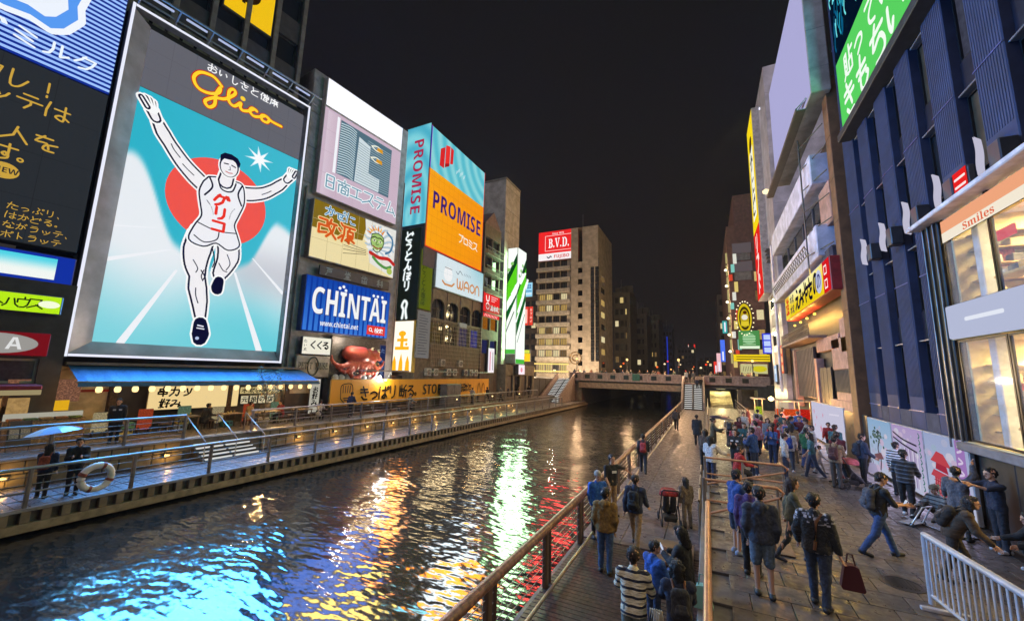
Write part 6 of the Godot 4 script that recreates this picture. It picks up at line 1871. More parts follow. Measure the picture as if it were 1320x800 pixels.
	a = art(); a.rect(0.03, 0.03, 1.44, 2.84, K(0.97, 0.93, 0.95)); a.line([V(0.5, 0.4), V(0.5, 2.4)], 0.2, K(0.88, 0.5, 0.6)); a.line([V(1.1, 0.4), V(1.1, 2.4)], 0.12, K(0.25, 0.25, 0.3)); lay(a, "sign_face", o, glow(1.0))
	# air conditioner units in a row under the arches
	var acw := mat(lin(0.4, 0.39, 0.36), 0.6)
	for k in 9:
		o = wall_thing("air_conditioner", "%s boxy air conditioner unit counted from the white lantern sign" % ORD[k], "air conditioner", W(-22.95, 3.75 + (0.9 if k in [2, 5] else 0.0), -29.5 - k * 1.05), B, "air conditioners under the barred windows")
		bx("casing", W(0.35, 0.35, -0.15), W(0.72, 0.68, 0.32), acw, o, 0.03)
		var fan := MB.new(); fan.lathe(Vector3.ZERO, [V(0.24, 0.0), V(0.22, 0.03), V(0.2, 0.0)], 14)
		put("fan_ring", fan.mesh(), mat(lin(0.05, 0.05, 0.05), 0.5), o, W(0.35, 0.35, 0.015), Basis(Vector3.RIGHT, PI / 2))
		var bl := MB.new(); for q in 4: bl.bar(W(0.35 - cos(q * 0.785) * 0.2, 0.35 - sin(q * 0.785) * 0.2, 0.02), W(0.35 + cos(q * 0.785) * 0.2, 0.35 + sin(q * 0.785) * 0.2, 0.02), 0.04, 0.01)
		put("fan_blades", bl.mesh(), mat(lin(0.08, 0.08, 0.08), 0.5), o)
	# dark base strip and clutter behind the banner
	o = wall_thing("terrace_back_wall", "low dark wall with shutters behind the yellow banner", "wall", W(-24.6, 0.9, -20.0), B)
	bx("wall", W(12.5, 1.4, -0.3), W(25, 2.8, 0.5), mat(lin(0.06, 0.05, 0.045), 0.7), o, 0.02)
	for k in 9: bx("shutter", W(1.6 + k * 2.75, 1.35, -0.03), W(2.3, 2.5, 0.06), mat(lin(0.09, 0.085, 0.08), 0.5, 0.3), o, 0.01)
	o = wall_thing("shutter_wall", "dark shuttered low wall between the banner and the far stairs", "wall", W(-22.9, 0.9, -46.0), B)
	bx("wall", W(8.0, 1.3, -0.3), W(16, 2.6, 0.5), mat(lin(0.05, 0.045, 0.04), 0.7), o, 0.02)
	for k in 6: bx("shutter", W(1.6 + k * 2.6, 1.3, -0.03), W(2.2, 2.3, 0.06), mat(lin(0.07, 0.065, 0.06), 0.5, 0.3), o, 0.01)
# ---------------------------------------------------------------- bridge and stairs at the end of the canal
func far_person(label: String, at: Vector3, turn: float, tone: Color, tone2: Color, hair := "short") -> void:
	person({"label": label, "at": at, "turn": turn, "tone": tone, "tone2": tone2, "cell": 0.045, "hair": hair, "h": 1.6 + 0.14 * fmod(absf(at.x * 7.3 + at.z), 1.0), "group": "people standing on the bridge"})

func stair_flight(called: String, label: String, at: Vector3, width: float, rise: float, run: float, n: int, gap: float) -> void:
	var o := thing(called, label, "staircase", at)
	var dk := mat(lin(0.06, 0.055, 0.05), 0.6)
	for k in n:
		var h := rise * (k + 1) / n
		bx("step", W(width * 0.5, h * 0.5 - 0.02, -run * (k + 0.5) / n), W(width, h, run / n), dk, o, 0.008)
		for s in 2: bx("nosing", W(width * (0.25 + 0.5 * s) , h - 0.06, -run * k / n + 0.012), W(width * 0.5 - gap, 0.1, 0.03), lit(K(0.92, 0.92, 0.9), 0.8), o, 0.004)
	var st := mat(lin(0.26, 0.21, 0.2), 0.75, 0.0, "grime", 0.4)
	for s in [-0.14, width + 0.14]:
		var b := MB.new()
		b.prism(PackedVector2Array([V(0.5, 0), V(0.5, 1.0), V(-run, rise + 1.0), V(-run, 0)]), -0.12, 0.12, Transform3D(Basis(W(0, 0, 1), W(0, 1, 0), W(-1, 0, 0)), W(s, 0, 0)))
		put("side_wall", b.mesh(), st, o)
	put("handrail", tube_mesh([W(width * 0.5, 0.0, 0.3), W(width * 0.5, 0.95, 0.3), W(width * 0.5, rise + 0.95, -run), W(width * 0.5, rise, -run)], 0.035, 6), mat(lin(0.3, 0.3, 0.3), 0.4, 0.7), o)

func bridge() -> void:
	var st := mat(lin(0.34, 0.24, 0.23), 0.75, 0.0, "grime", 0.35)
	var stw := mat(lin(0.4, 0.3, 0.29), 0.7, 0.0, "grime", 0.5)
	var o := thing("stone_bridge", "pinkish stone road bridge crossing the end of the canal", "bridge", W(0, 0, -64.0))
	bx("deck", W(-8.0, 3.1, -11.0), W(44, 0.7, 21.5), mat(lin(0.08, 0.075, 0.07), 0.8), o, 0.03)
	bx("girder", W(-11.0, 2.55, -0.4), W(16.0, 0.9, 0.7), mat(lin(0.3, 0.2, 0.15), 0.75, 0.0, "grime", 0.4), o, 0.05)
	bx("cornice", W(-8.4, 3.35, -0.25), W(31, 0.22, 0.8), st, o, 0.04)
	for q in [[-20.6, -3.5], [-0.4, 7.6]]:
		var w: float = q[1] - q[0]
		bx("parapet", W((q[0] + q[1]) * 0.5, 3.95, -0.3), W(w, 1.0, 0.24), st, o, 0.02)
		bx("coping", W((q[0] + q[1]) * 0.5, 4.5, -0.3), W(w, 0.14, 0.36), stw, o, 0.03)
		var n := int(w / 2.05)
		for k in n:
			bx("parapet_panel", W(q[0] + 1.0 + k * 2.05, 3.95, -0.17), W(0.78, 0.62, 0.06), mat(lin(0.025, 0.03, 0.03), 0.4, 0.5), o, 0.01)
			bx("parapet_pilaster", W(q[0] + 0.1 + k * 2.05, 3.95, -0.17), W(0.24, 1.0, 0.08), stw, o, 0.02)
	bx("green_board", W(-9.9, 4.0, -0.1), W(1.1, 1.1, 0.08), mat(lin(0.03, 0.12, 0.09), 0.5), o, 0.01)
	for x in [-19.8, -3.3]:
		bx("abutment", W(x + (0.0 if x < -10 else 0.3), 0.6, -11.0), W(2.4 if x < -10 else 0.9, 4.2, 21.0), mat(lin(0.2, 0.16, 0.12), 0.8, 0.0, "grime", 0.3), o, 0.05)
	bx("pier", W(-9.0, 0.5, -20.0), W(1.2, 4.6, 1.4), mat(lin(0.2, 0.19, 0.15), 0.8), o, 0.06)
	bx("pier", W(3.9, 1.4, -0.6), W(0.55, 3.2, 0.7), mat(lin(0.16, 0.12, 0.09), 0.8), o, 0.05)
	bx("underpass_wall", W(6.0, 1.4, -4.5), W(3.2, 3.0, 0.3), mat(lin(0.12, 0.1, 0.09), 0.8), o, 0.02)
	# parapets of the far side
	bx("parapet", W(-8.0, 3.95, -21.4), W(40, 1.0, 0.24), st, o, 0.02)
	# lit stepped ramp seen through the underpass
	var u := thing("underpass_ramp", "pale lit ramp with low steps seen under the right part of the bridge", "ramp", W(0.2, 0, -66.0))
	for k in 12: bx("step", W(1.5, 0.04 + k * 0.09, -k * 0.85), W(3.0, 0.16 + k * 0.18, 0.85), mat(lin(0.42, 0.38, 0.27), 0.6, 0.0, "grime", 0.4), u, 0.01)
	for k in 2: bx("ceiling_lamp", W(1.5, 2.68, -2.0 - k * 5.0), W(1.2, 0.08, 0.3), lit(K(1.0, 0.93, 0.68), 2.0), u, 0.01)
	for k in 2: bulb_light(u, W(1.5, 2.4, -2.0 - k * 5.0), K(1.0, 0.9, 0.62), 16.0, 0.1)
	stair_flight("left_bridge_stairs", "wide dark staircase with white nosings climbing from the left quay to the bridge", W(-22.4, 0.0, -57.0), 2.6, 3.4, 7.0, 15, 0.2)
	stair_flight("boardwalk_stairs", "straight dark staircase with white nosings climbing from the boardwalk to the bridge", W(-3.1, 0.0, -59.3), 2.4, 3.4, 5.0, 14, 0.24)
	# street lamps on the bridge
	for k in 4:
		var l := thing("street_lamp", ["street lamp above the left bridge stairs", "street lamp above the middle of the bridge", "street lamp beside the boardwalk stairs", "street lamp at the right end of the bridge"][k], "street lamp", W([-19.5, -11.5, -3.8, 5.8][k], 3.4, -64.8 - k % 2), 0.0, "street lamps on the bridge")
		put("pole", tube_mesh([W(0, 0, 0), W(0, 3.2, 0)], 0.06, 8), mat(lin(0.05, 0.05, 0.05), 0.5, 0.6), l)
		var gl := MB.new(); gl.lathe(W(0, 3.35, 0), [V(0, -0.18), V(0.14, -0.12), V(0.19, 0.02), V(0.12, 0.16), V(0, 0.2)], 12)
		put("lamp_globe", gl.mesh(), lit(K(1.0, 0.8, 0.5), 2.2), l)
		bulb_light(l, W(0, 3.35, 0), K(1.0, 0.8, 0.6), 42.0, 0.15)
	# passers-by on the bridge
	var tones := [K(0.1, 0.1, 0.13), K(0.32, 0.3, 0.3), K(0.16, 0.18, 0.26), K(0.4, 0.2, 0.18), K(0.55, 0.53, 0.5), K(0.13, 0.2, 0.17), K(0.2, 0.14, 0.1)]
	for k in 34:
		var x := -20.0 + k * 0.8 + 0.5 * sin(k * 5.1)
		if x > -3.6 and x < -0.4: continue
		far_person("distant person on the bridge %s, dressed in %s" % [["above the left part", "behind the parapet panels", "near the green board", "above the middle", "towards the right stairs", "above the underpass"][clampi(int((x + 20) / 4.7), 0, 5)], ["black", "grey", "dark blue", "dull red", "light grey", "dark green", "brown"][k % 7]], W(x, 3.45, -65.2 - 1.4 * absf(sin(k * 2.3))), sin(k * 3.7) * 3.0, tones[k % 7], K(0.1, 0.1, 0.12), "short" if k % 3 else "long")
	for k in 5:
		far_person(["person in a light shirt at the top of the boardwalk stairs", "person in black at the top of the boardwalk stairs", "person in grey descending the boardwalk stairs", "person in dark blue on the upper steps of the boardwalk stairs", "person in black by the right wall of the boardwalk stairs"][k], W(-2.8 + k * 0.48, 3.4 if k < 3 else 2.55, -64.4 if k < 3 else -63.1), PI, [K(0.75, 0.75, 0.75), K(0.07, 0.07, 0.08), K(0.35, 0.35, 0.38), K(0.12, 0.15, 0.26), K(0.06, 0.06, 0.07)][k], K(0.1, 0.1, 0.13))

# ---------------------------------------------------------------- buildings beyond the bridge
func office(called: String, label: String, at: Vector3, basis: Basis, w: float, d: float, floors: int, fh: float, cols: int, tone: Color, lit_share: float, sd: int, mx := 0) -> Node3D:
	var o := wall_thing(called, label, "building", at, basis)
	var r := RandomNumberGenerator.new(); r.seed = sd
	var gap := w / cols
	var xs := repeat_cuts(0.0, cols, gap * 0.22, gap * 0.78 - gap * 0.22 / cols)
	var ys := [0.0]
	for k in floors: ys.append_array([k * fh + fh * 0.32, k * fh + fh * 0.85])
	ys.append(floors * fh + 0.8)
	facade(o, xs, ys, func(i, j): return i % 2 == 1 and j % 2 == 1, func(_i, _j): return warm(r.randi()) if r.randf() < lit_share else dark_glass(), mat(tone, 0.8, 0.0, "grime", 0.12), d, 0.25, null, mx)
	for k in 3: bx(["roof_tank", "roof_unit", "stair_house"][k], W(w * (0.2 + 0.3 * k), floors * fh + 1.5 + 0.2 * k, -2.0 - k), W(1.2 + 0.4 * k, 1.4 + 0.4 * k, 1.4), mat(tone.darkened(0.15), 0.8), o, 0.05)
	put("aerial", tube_mesh([W(w * 0.4, floors * fh + 0.8, -2.0), W(w * 0.4, floors * fh + 4.5, -2.0)], 0.05, 4), mat(lin(0.1, 0.1, 0.1), 0.5), o)
	return o

func far_city() -> void:
	var F := Basis.IDENTITY
	# ---- pale tower with the red roof sign
	var o := wall_thing("red_sign_tower", "pale beige tower with curved balcony floors and the big red roof sign", "building", W(-34.6, 3.4, -83.7), F)
	var be := mat(lin(0.33, 0.285, 0.23), 0.75, 0.0, "grime", 0.1)
	var xs := [0.0, 0.25, 1.85, 2.0, 3.6, 3.75, 5.35, 5.5, 7.1, 7.25, 8.3]
	var ys := [0.0, 0.9, 3.2]
	for k in 9: ys.append_array([4.5 + k * 2.55, 6.05 + k * 2.55])
	ys.append(28.5)
	var lits := {1: 1, 3: 1, 5: 1, 7: 1, 9: 0, 11: 1, 13: 1, 15: 0, 17: 0}
	var rr := RandomNumberGenerator.new(); rr.seed = 8
	facade(o, xs, ys, func(i, j): return i % 2 == 1 and j % 2 == 1 and i < 9, func(_i, j): return (warm(rr.randi()) if rr.randf() < 0.93 else dark_glass()) if lits.get(j, 0) else dark_glass(), be, 14.0, 0.5, null, 2)
	for k in 9:
		var b := MB.new()
		b.box(W(3.9, 4.0 + k * 2.55, 0.35), W(8.2, 0.95, 0.7), 0.12)
		put("balcony", b.mesh(), mat(lin(0.36, 0.33, 0.28), 0.7, 0.0, "grime", 0.2), o)
	# stair core with small windows and glazed strip
	xs = [8.3, 9.9, 10.9, 12.4, 12.7, 13.5, 13.7, 14.4]
	ys = [0.0, 2.6]
	for k in 9: ys.append_array([3.6 + k * 2.55, 4.5 + k * 2.55 - 0.1 + 0.55])
	ys.append(33.3)
	put("core_wall", wall_mesh(xs, ys, func(i, j): return (i == 1 and j % 2 == 1 and j > 0) or ((i == 4 or i == 6) and j > 1 and j < 18), 0.25, 14.0, 0.9), be, o)
	for k in 9:
		var f := put("window", frame_mesh(1.0, 1.35, 0.08, 0, 0), mat(lin(0.06, 0.06, 0.065), 0.5, 0.4), o, W(9.9, 3.6 + k * 2.55, 0.7))
		put("pane", pane_mesh(0.98, 1.33), lit(K(0.8, 0.7, 0.5), 0.5) if k in [7] else dark_glass(), f, W(0.5, 0.68, -0.05))
	for k in 17:
		bx("glazing_window", W(13.55, 3.2 + k * 1.38, 0.74), W(1.9, 1.28, 0.05), dark_glass(), o, 0.0)
	for k in 8:
		bx("side_window", W(14.42, 3.0 + k * 2.7, -3.0), W(0.06, 1.2, 3.0), warm(k) if k % 3 else dark_glass(), o, 0.0)
	var ring := MB.new(); var rp := []
	for k in 21: rp.append(W(9.4 + cos(TAU * k / 20) * 1.25, 4.2 + sin(TAU * k / 20) * 1.25, 1.1))
	ring.tube(rp, 0.12, 6)
	rp = []
	for k in 12: rp.append(W(9.4 + cos(TAU * k / 14 + 0.6) * 0.65, 4.2 + sin(TAU * k / 14 + 0.6) * 0.65, 1.1))
	ring.tube(rp, 0.14, 6)
	put("emblem", ring.mesh(), mat(lin(0.2, 0.13, 0.06), 0.4, 0.6), o)
	for k in 2: bx("shop_window_light", W(3.8, 1.3 + k * 1.6, 0.75), W(8.0, 0.28, 0.12), lit(K(1.0, 0.86, 0.5), 1.3), o, 0.02)
	put("antenna", tube_mesh([W(10.2, 33.3, -2), W(10.2, 37.5, -2)], 0.05, 5), mat(lin(0.1, 0.1, 0.1), 0.5), o)
	for q in [[-32.0, 12.0], [-27.0, 12.0], [-22.0, 16.0]]:
		bulb_light(o, W(q[0] + 34.6, 1.5, 9.0), K(1.0, 0.88, 0.72), 95.0, 0.3)
	for k in 3:
		bx("canopy_lamp", W([2.6, 7.6, 12.6][k], 1.5, 9.0), W(0.42, 0.2, 0.42), lit(K(1.0, 0.85, 0.6), 2.5), o, 0.04)
		put("lamp_pole", tube_mesh([W([2.6, 7.6, 12.6][k], 0, 9.0), W([2.6, 7.6, 12.6][k], 1.45, 9.0)], 0.05, 6), mat(lin(0.05, 0.05, 0.05), 0.5), o)
	o = sign_box("red_roof_sign", "big red rooftop sign with white framed capitals on the pale tower", "sign", W(-34.4, 29.9, -83.3), F, 9.6, 7.0, 0.8, mat(lin(0.3, 0.02, 0.03), 0.5))
	var a := art(); a.rect(0.05, 1.7, 9.5, 5.25, K(0.93, 0.15, 0.16)); a.rect(0.05, 0.05, 9.5, 1.65, K(0.98, 0.95, 0.95))
	a.line([V(1.7, 2.3), V(8.1, 2.3), V(8.1, 5.9), V(1.7, 5.9), V(1.7, 2.3)], 0.12, K(1, 0.85, 0.85))
	a.latin("B.V.D.", 2.5, 3.0, 2.2, Color.WHITE, true, 1.0, "Droid Serif", 4.9); a.latin("Since 1876", 3.4, 6.15, 0.4, K(1, 0.9, 0.9), true, 1.0, "Droid Sans", 2.8)
	a.curve([V(2.2, 0.9), V(2.6, 0.6), V(3.0, 1.0), V(3.2, 0.8)], 0.25, K(0.2, 0.2, 0.3)); a.latin("FUJIBO", 3.9, 0.5, 0.75, K(0.85, 0.15, 0.18), true, 1.0, "Droid Sans", 3.6)
	lay(a, "sign_face", o, glow(1.0))
	face_light(o, 4.8, 4.0, 0.3, 9.0, 6.0, K(1.0, 0.25, 0.22), 6.0)
	# small signs left of it
	o = sign_box("blue_white_box_sign", "small pale blue box sign left of the pale tower", "sign", W(-36.6, 21.0, -80.0), F, 2.3, 3.3, 0.5)
	a = art(); a.rect(0.04, 0.04, 2.22, 3.2, K(0.6, 0.85, 0.95)); a.latin("RII", 0.3, 1.9, 0.9, K(0.1, 0.3, 0.6), true, 1.0, "Droid Sans", 1.6); a.line([V(0.3, 1.3), V(2.0, 1.3)], 0.2, K(0.2, 0.45, 0.7)); a.line([V(0.3, 0.7), V(2.0, 0.7)], 0.3, K(0.9, 0.96, 1.0)); lay(a, "sign_face", o, glow(1.0))
	for k in 2:
		o = sign_box("red_vertical_sign", ["wide red vertical box sign with a white centre left of the pale tower", "narrow red vertical box sign touching the pale tower"][k], "sign", W(-36.6 + k * 1.6, 14.6, -80.0), F, 1.5 if k == 0 else 0.9, 4.2, 0.5)
		a = art(); a.rect(0.03, 0.03, (1.5 if k == 0 else 0.9) - 0.06, 4.14, K(0.92, 0.25, 0.18))
		if k == 0: a.rect(0.35, 0.5, 0.8, 3.1, K(1.0, 0.8, 0.75))
		else: a.kana("カプロイ", 0.2, 3.7, 0.5, 0.18, K(1, 0.85, 0.8), true, 1.7)
		lay(a, "sign_face", o, glow(1.0))
	o = sign_box("yellow_pharmacy_sign", "yellow sign with green rim at the foot of the pale tower", "sign", W(-36.9, 6.6, -79.0), F, 2.8, 2.6, 0.5)
	a = art(); a.rect(0.04, 0.04, 2.72, 1.7, K(0.98, 0.8, 0.15)); a.rect(0.3, 1.8, 2.3, 0.7, K(0.8, 0.85, 0.3)); a.disc(1.0, 0.9, 0.5, K(0.9, 0.4, 0.1)); lay(a, "sign_face", o, glow(1.1))
	o = office("brown_back_building", "dark brown office building behind the red vertical signs", W(-42.5, 3.4, -86.0), F, 7.0, 8.0, 8, 2.6, 4, lin(0.08, 0.06, 0.045), 0.12, 5)
	# ---- row of blocks receding on the left side
	var rows := [
		["beige_balcony_block", "beige balcony block directly right of the pale tower", -20.2, -98.0, 4.0, 7, 2.9, 3, lin(0.06, 0.055, 0.042), 0.35],
		["grey_lit_block", "grey block with lit landings, second right of the pale tower", -18.6, -112.0, 4.4, 6, 2.8, 3, lin(0.05, 0.046, 0.036), 0.28],
		["olive_step_block", "olive block with stepped top, third right of the pale tower", -17.2, -126.0, 4.6, 6, 2.8, 3, lin(0.05, 0.05, 0.034), 0.25],
		["dark_glass_tower", "dark glass tower taller than the blocks before it", -25.4, -150.0, 5.0, 10, 2.5, 5, lin(0.03, 0.035, 0.05), 0.06],
		["plain_grey_tower", "plain grey tower behind the olive block", -20.5, -160.0, 5.2, 8, 2.7, 4, lin(0.06, 0.055, 0.05), 0.1],
		["blue_edge_tower", "slim dark tower with a blue light edge", -15.6, -170.0, 3.6, 7, 2.7, 3, lin(0.03, 0.04, 0.08), 0.08],
		["low_dark_block", "low dark block right of the blue edged tower", -11.5, -190.0, 7.0, 5, 2.6, 5, lin(0.04, 0.04, 0.05), 0.12],
		["lowest_far_block", "lowest far block under the small red green roof sign", -4.0, -210.0, 8.0, 3, 2.6, 5, lin(0.05, 0.045, 0.04), 0.2],
	]
	for k in rows.size():
		var q: Array = rows[k]
		office(q[0], q[1], W(q[2], 3.4, q[3]), F, q[4], 10.0, q[5], q[6], q[7], q[8], q[9], 20 + k)
	for k in 3:
		var x: float = [-20.2, -18.6, -17.2][k]
		var z: float = [-98.0, -112.0, -126.0][k]
		var w: float = [4.0, 4.4, 4.6][k]
		o = wall_thing("street_side_wing", ["side wing facing the canal of the beige balcony block", "side wing facing the canal of the grey lit block", "side wing facing the canal of the olive block"][k], "building", W(x + w + 0.05, 3.4, z + 0.4), left_basis())
		var xs2 := repeat_cuts(0.0, 4, 0.6, 1.6)
		var ys2 := [0.0]
		for j in 7 - mini(k, 1): ys2.append_array([j * 2.8 + 0.9, j * 2.8 + 2.2])
		ys2.append(20.3 if k == 0 else 17.6)
		facade(o, xs2, ys2, func(i, j): return i % 2 == 1 and j % 2 == 1, func(i, j): return warm(i + j) if (i * 3 + j * 5 + k) % 4 == 0 else dark_glass(), mat(lin(0.055, 0.05, 0.04), 0.8), 0.8, 0.2)
	bx("blue_light_strip", W(0, 0, 0), W(0.4, 15.0, 0.4), lit(K(0.1, 0.22, 0.75), 0.8), wall_thing("blue_tower_lamp", "vertical blue light strip on the slim dark tower", "lamp", W(-13.9, 12.5, -169.6), F), 0.05)
	o = sign_box("red_green_roof_sign", "tiny red and green roof sign far down the canal", "sign", W(-8.8, 16.5, -200), F, 4.4, 2.6, 0.5)
	a = art(); a.rect(0.04, 0.8, 4.3, 1.75, K(0.9, 0.2, 0.16)); a.rect(0.04, 0.04, 4.3, 0.6, K(0.2, 0.65, 0.3)); a.rect(0.04, 0.6, 4.3, 0.2, K(0.95, 1.0, 0.9)); a.rect(0.4, 1.1, 1.3, 1.1, K(0.9, 0.8, 0.75)); lay(a, "sign_face", o, glow(1.0))
	for k in 2: put("mast", tube_mesh([W(1.4 + k * 1.6, -8.0, -0.3), W(1.4 + k * 1.6, 0.0, -0.3)], 0.12, 6), mat(lin(0.2, 0.15, 0.06), 0.5), o)
	# traffic and shop lamps beyond the bridge
	var cols := [K(1.0, 0.75, 0.4), K(1.0, 0.4, 0.15), K(1.0, 0.9, 0.7), K(1.0, 0.25, 0.12)]
	for k in 26:
		var z := -88.0 - (k % 9) * 9.0
		var x := -19.0 + k * 0.98 + 0.4 * sin(k * 4.0)
		o = thing("distant_street_lamp", "%s distant %s street light from the left, low above the bridge" % [ORD[k / 4], ["amber", "orange", "white", "red"][k % 4]], "street lamp", W(x * (-z / 90.0) * 0.9, 3.4, z), 0.0, "distant lights of colour %d beyond the bridge" % (k % 4))
		put("pole", tube_mesh([Vector3.ZERO, W(0, 2.6 + (k % 3) * 0.9, 0)], 0.06, 5), mat(lin(0.04, 0.04, 0.04), 0.6), o)
		var gl := MB.new(); gl.lathe(W(0, 2.75 + (k % 3) * 0.9, 0), [V(0, -0.2), V(0.2, -0.1), V(0.22, 0.05), V(0, 0.2)], 8)
		put("lamp_globe", gl.mesh(), lit(cols[k % 4], 1.6), o)
	# ---- right side beyond the bridge: brown building with strings of lamps
	o = wall_thing("brown_lamp_building", "brown building with vertical strings of bright lamps beyond the right end of the bridge", "building", W(3.7, 3.4, -70.0), F)
	xs = [0.0, 0.7, 3.2, 4.5]
	ys = [0.0, 1.2, 3.0, 16.0, 18.0, 19.2, 21.0, 25.0]
	facade(o, xs, ys, func(i, j): return i == 1 and j in [1, 3, 5], func(i, j): return warm(0) if j == 1 else mat(lin(0.2, 0.19, 0.2), 0.5), mat(lin(0.11, 0.055, 0.05), 0.75, 0.0, "grime", 0.2), 30.0, 0.2)
	bx("upper_block", W(3.2, 27.0, -8.0), W(4.0, 7.0, 14.0), mat(lin(0.12, 0.06, 0.055), 0.75), o, 0.04)
	for k in 2: bx("wall_board", W(2.0, 18.2 + k * 3.0, 0.1), W(2.6, 1.6, 0.1), lit(K(0.55, 0.5, 0.52), 0.35), o, 0.02)
	# long lit side face towards the canal
	for k in 9:
		bx("lamp_strip", W(-0.15, 4.0 + k * 2.0, -1.0), W(0.25, 1.7, 0.3), lit(K(0.8, 0.75, 0.5), 0.7), o, 0.03)
	for k in 6:
		var gl2 := MB.new(); gl2.lathe(W(-0.35, 5.0 + k * 2.6, -0.7), [V(0, -0.22), V(0.2, -0.1), V(0.22, 0.06), V(0, 0.22)], 10)
		put("lamp_globe", gl2.mesh(), lit(K(1.0, 0.95, 0.8), 3.0), o)
		bulb_light(o, W(-0.6, 5.0 + k * 2.6, -0.4), K(1.0, 0.9, 0.65), 18.0, 0.2)
	for k in 12:
		bx("small_sign_light", W(0.25 + 0.35 * (k % 3), 3.0 + k * 1.5, 0.12 + 0.1 * (k % 2)), W(0.5, 1.0 + 0.3 * (k % 3), 0.14), lit([K(0.95, 0.85, 0.5), K(0.9, 0.3, 0.2), K(0.55, 0.85, 0.8), K(0.95, 0.95, 0.9)][(k * 5) % 4], 0.8), o, 0.02)
	for k in 5: bx("lit_window", W(3.9, 4.5 + k * 3.0, 0.02), W(0.9, 1.5, 0.06), warm(k), o, 0.01)
	# oval sign with a ring of bulbs
	o = wall_thing("oval_bulb_sign", "yellow oval sign ringed with white bulbs on the brown building", "sign", W(5.5, 13.4, -69.7), Basis.from_scale(Vector3.ONE * 0.74))
	var b := MB.new(); var op := PackedVector2Array()
	for k in 32: op.append(V(cos(TAU * k / 32) * 1.35, sin(TAU * k / 32) * 3.2))
	b.prism(op, -0.2, 0.0); put("cabinet", b.mesh(), mat(lin(0.1, 0.08, 0.02), 0.5), o)
	a = art()
	for q in [[1.0, K(0.85, 0.75, 0.1)], [0.8, K(0.25, 0.2, 0.05)], [0.62, K(0.75, 0.65, 0.1)]]:
		var el := []
		for k in 32: el.append(V(cos(TAU * k / 32) * 1.25 * q[0], sin(TAU * k / 32) * 3.05 * q[0]))
		a.poly(el, q[1])
	a.disc(0.0, 0.2, 0.55, K(0.95, 0.93, 0.85)); a.rect(-0.7, -1.6, 1.4, 0.9, K(0.9, 0.8, 0.2)); a.disc(0.1, 1.2, 0.35, K(0.3, 0.15, 0.05))
	lay(a, "sign_face", o, glow(0.95))
	for k in 22:
		var bb := MB.new(); bb.lathe(W(cos(TAU * k / 22) * 1.6, sin(TAU * k / 22) * 3.5, 0.1), [V(0, -0.13), V(0.12, -0.05), V(0.13, 0.05), V(0, 0.13)], 8)
		put("bulb_lamp", bb.mesh(), lit(K(1.0, 0.93, 0.78), 2.0), o)
	o = sign_box("green_menu_sign", "green lit square sign below the oval bulb sign", "sign", W(4.5, 8.7, -69.6), F, 2.8, 2.8, 0.3)
	a = art(); a.rect(0.03, 0.03, 2.74, 2.74, K(0.3, 0.55, 0.3)); a.disc(1.4, 1.6, 0.85, K(0.5, 0.72, 0.5)); for k in 4: a.line([V(0.6, 0.7 + k * 0.4), V(2.2, 0.7 + k * 0.4)], 0.1, K(0.75, 0.88, 0.7), k == 0)
	a.rect(0.1, 0.05, 2.6, 0.4, K(0.9, 0.97, 0.85)); lay(a, "sign_face", o, glow(1.0))
	o = sign_box("yellow_arrow_sign", "long yellow arrow shaped sign with black stripes above the right end of the bridge", "sign", W(3.5, 6.7, -66.5), F, 4.6, 1.05, 0.3)
	a = art(); a.rect(0.03, 0.03, 4.5, 0.98, K(0.95, 0.82, 0.12)); a.rect(0.4, 0.28, 4.1, 0.12, K(0.2, 0.15, 0.05)); a.rect(0.4, 0.64, 4.1, 0.12, K(0.2, 0.15, 0.05)); lay(a, "sign_face", o, glow(1.0))
	o = sign_box("blue_window_sign", "blue lit vertical sign of three panes beside the yellow arrow", "sign", W(7.4, 7.9, -68.0), F, 1.2, 3.0, 0.3)
	a = art(); a.rect(0.03, 0.03, 1.14, 2.94, K(0.2, 0.25, 0.85)); for k in 3: a.rect(0.2, 0.2 + k * 0.92, 0.8, 0.72, K(0.75, 0.82, 1.0), k == 0)
	lay(a, "sign_face", o, glow(1.0))
	o = sign_box("pale_shopfront_sign", "pale yellow lit shop sign under the yellow arrow", "sign", W(4.4, 5.0, -67.5), F, 3.4, 1.4, 0.3)
	a = art(); a.rect(0.03, 0.03, 3.34, 1.34, K(0.8, 0.78, 0.55)); a.disc(2.4, 0.7, 0.9, K(0.85, 0.8, 0.15), 20, 0.5); for k in 5: a.line([V(0.3 + k * 0.3, 0.35), V(0.45 + k * 0.3, 1.0)], 0.08, K(0.5, 0.45, 0.3), k == 0)
	lay(a, "sign_face", o, glow(0.9))
	# more distant lit facades down the right side
	for k in 3:
		office("right_distant_block", ["distant dark block left of the lamp strings with amber windows", "second distant block down the right bank", "farthest block down the right bank"][k], W(3.0 + k * 0.4, 3.4, -112.0 - k * 30.0), F, 9.0, 12.0, 7 - k, 3.0, 5, lin(0.06, 0.045, 0.04), 0.3, 60 + k)
	for k in 4:
		o = sign_box("distant_vertical_sign", ["white pink vertical sign far down the right bank", "blue vertical sign far down the right bank", "red vertical sign far down the right bank", "teal vertical sign beside the lamp strings"][k], "sign", W([1.9, 2.6, 1.4, 2.9][k], [5.5, 7.5, 5.0, 12.5][k], [-96.0, -92.0, -104.0, -84.0][k]), F, 0.9, [4.0, 4.5, 3.0, 2.4][k], 0.4)
		a = art(); a.rect(0.03, 0.03, 0.84, [4.0, 4.5, 3.0, 2.4][k] - 0.06, [K(0.95, 0.75, 0.78), K(0.3, 0.45, 0.95), K(0.9, 0.25, 0.2), K(0.2, 0.65, 0.65)][k]); a.line([V(0.45, 0.4), V(0.45, 2.0)], 0.25, K(0.95, 0.95, 1.0)); lay(a, "sign_face", o, glow(1.0))
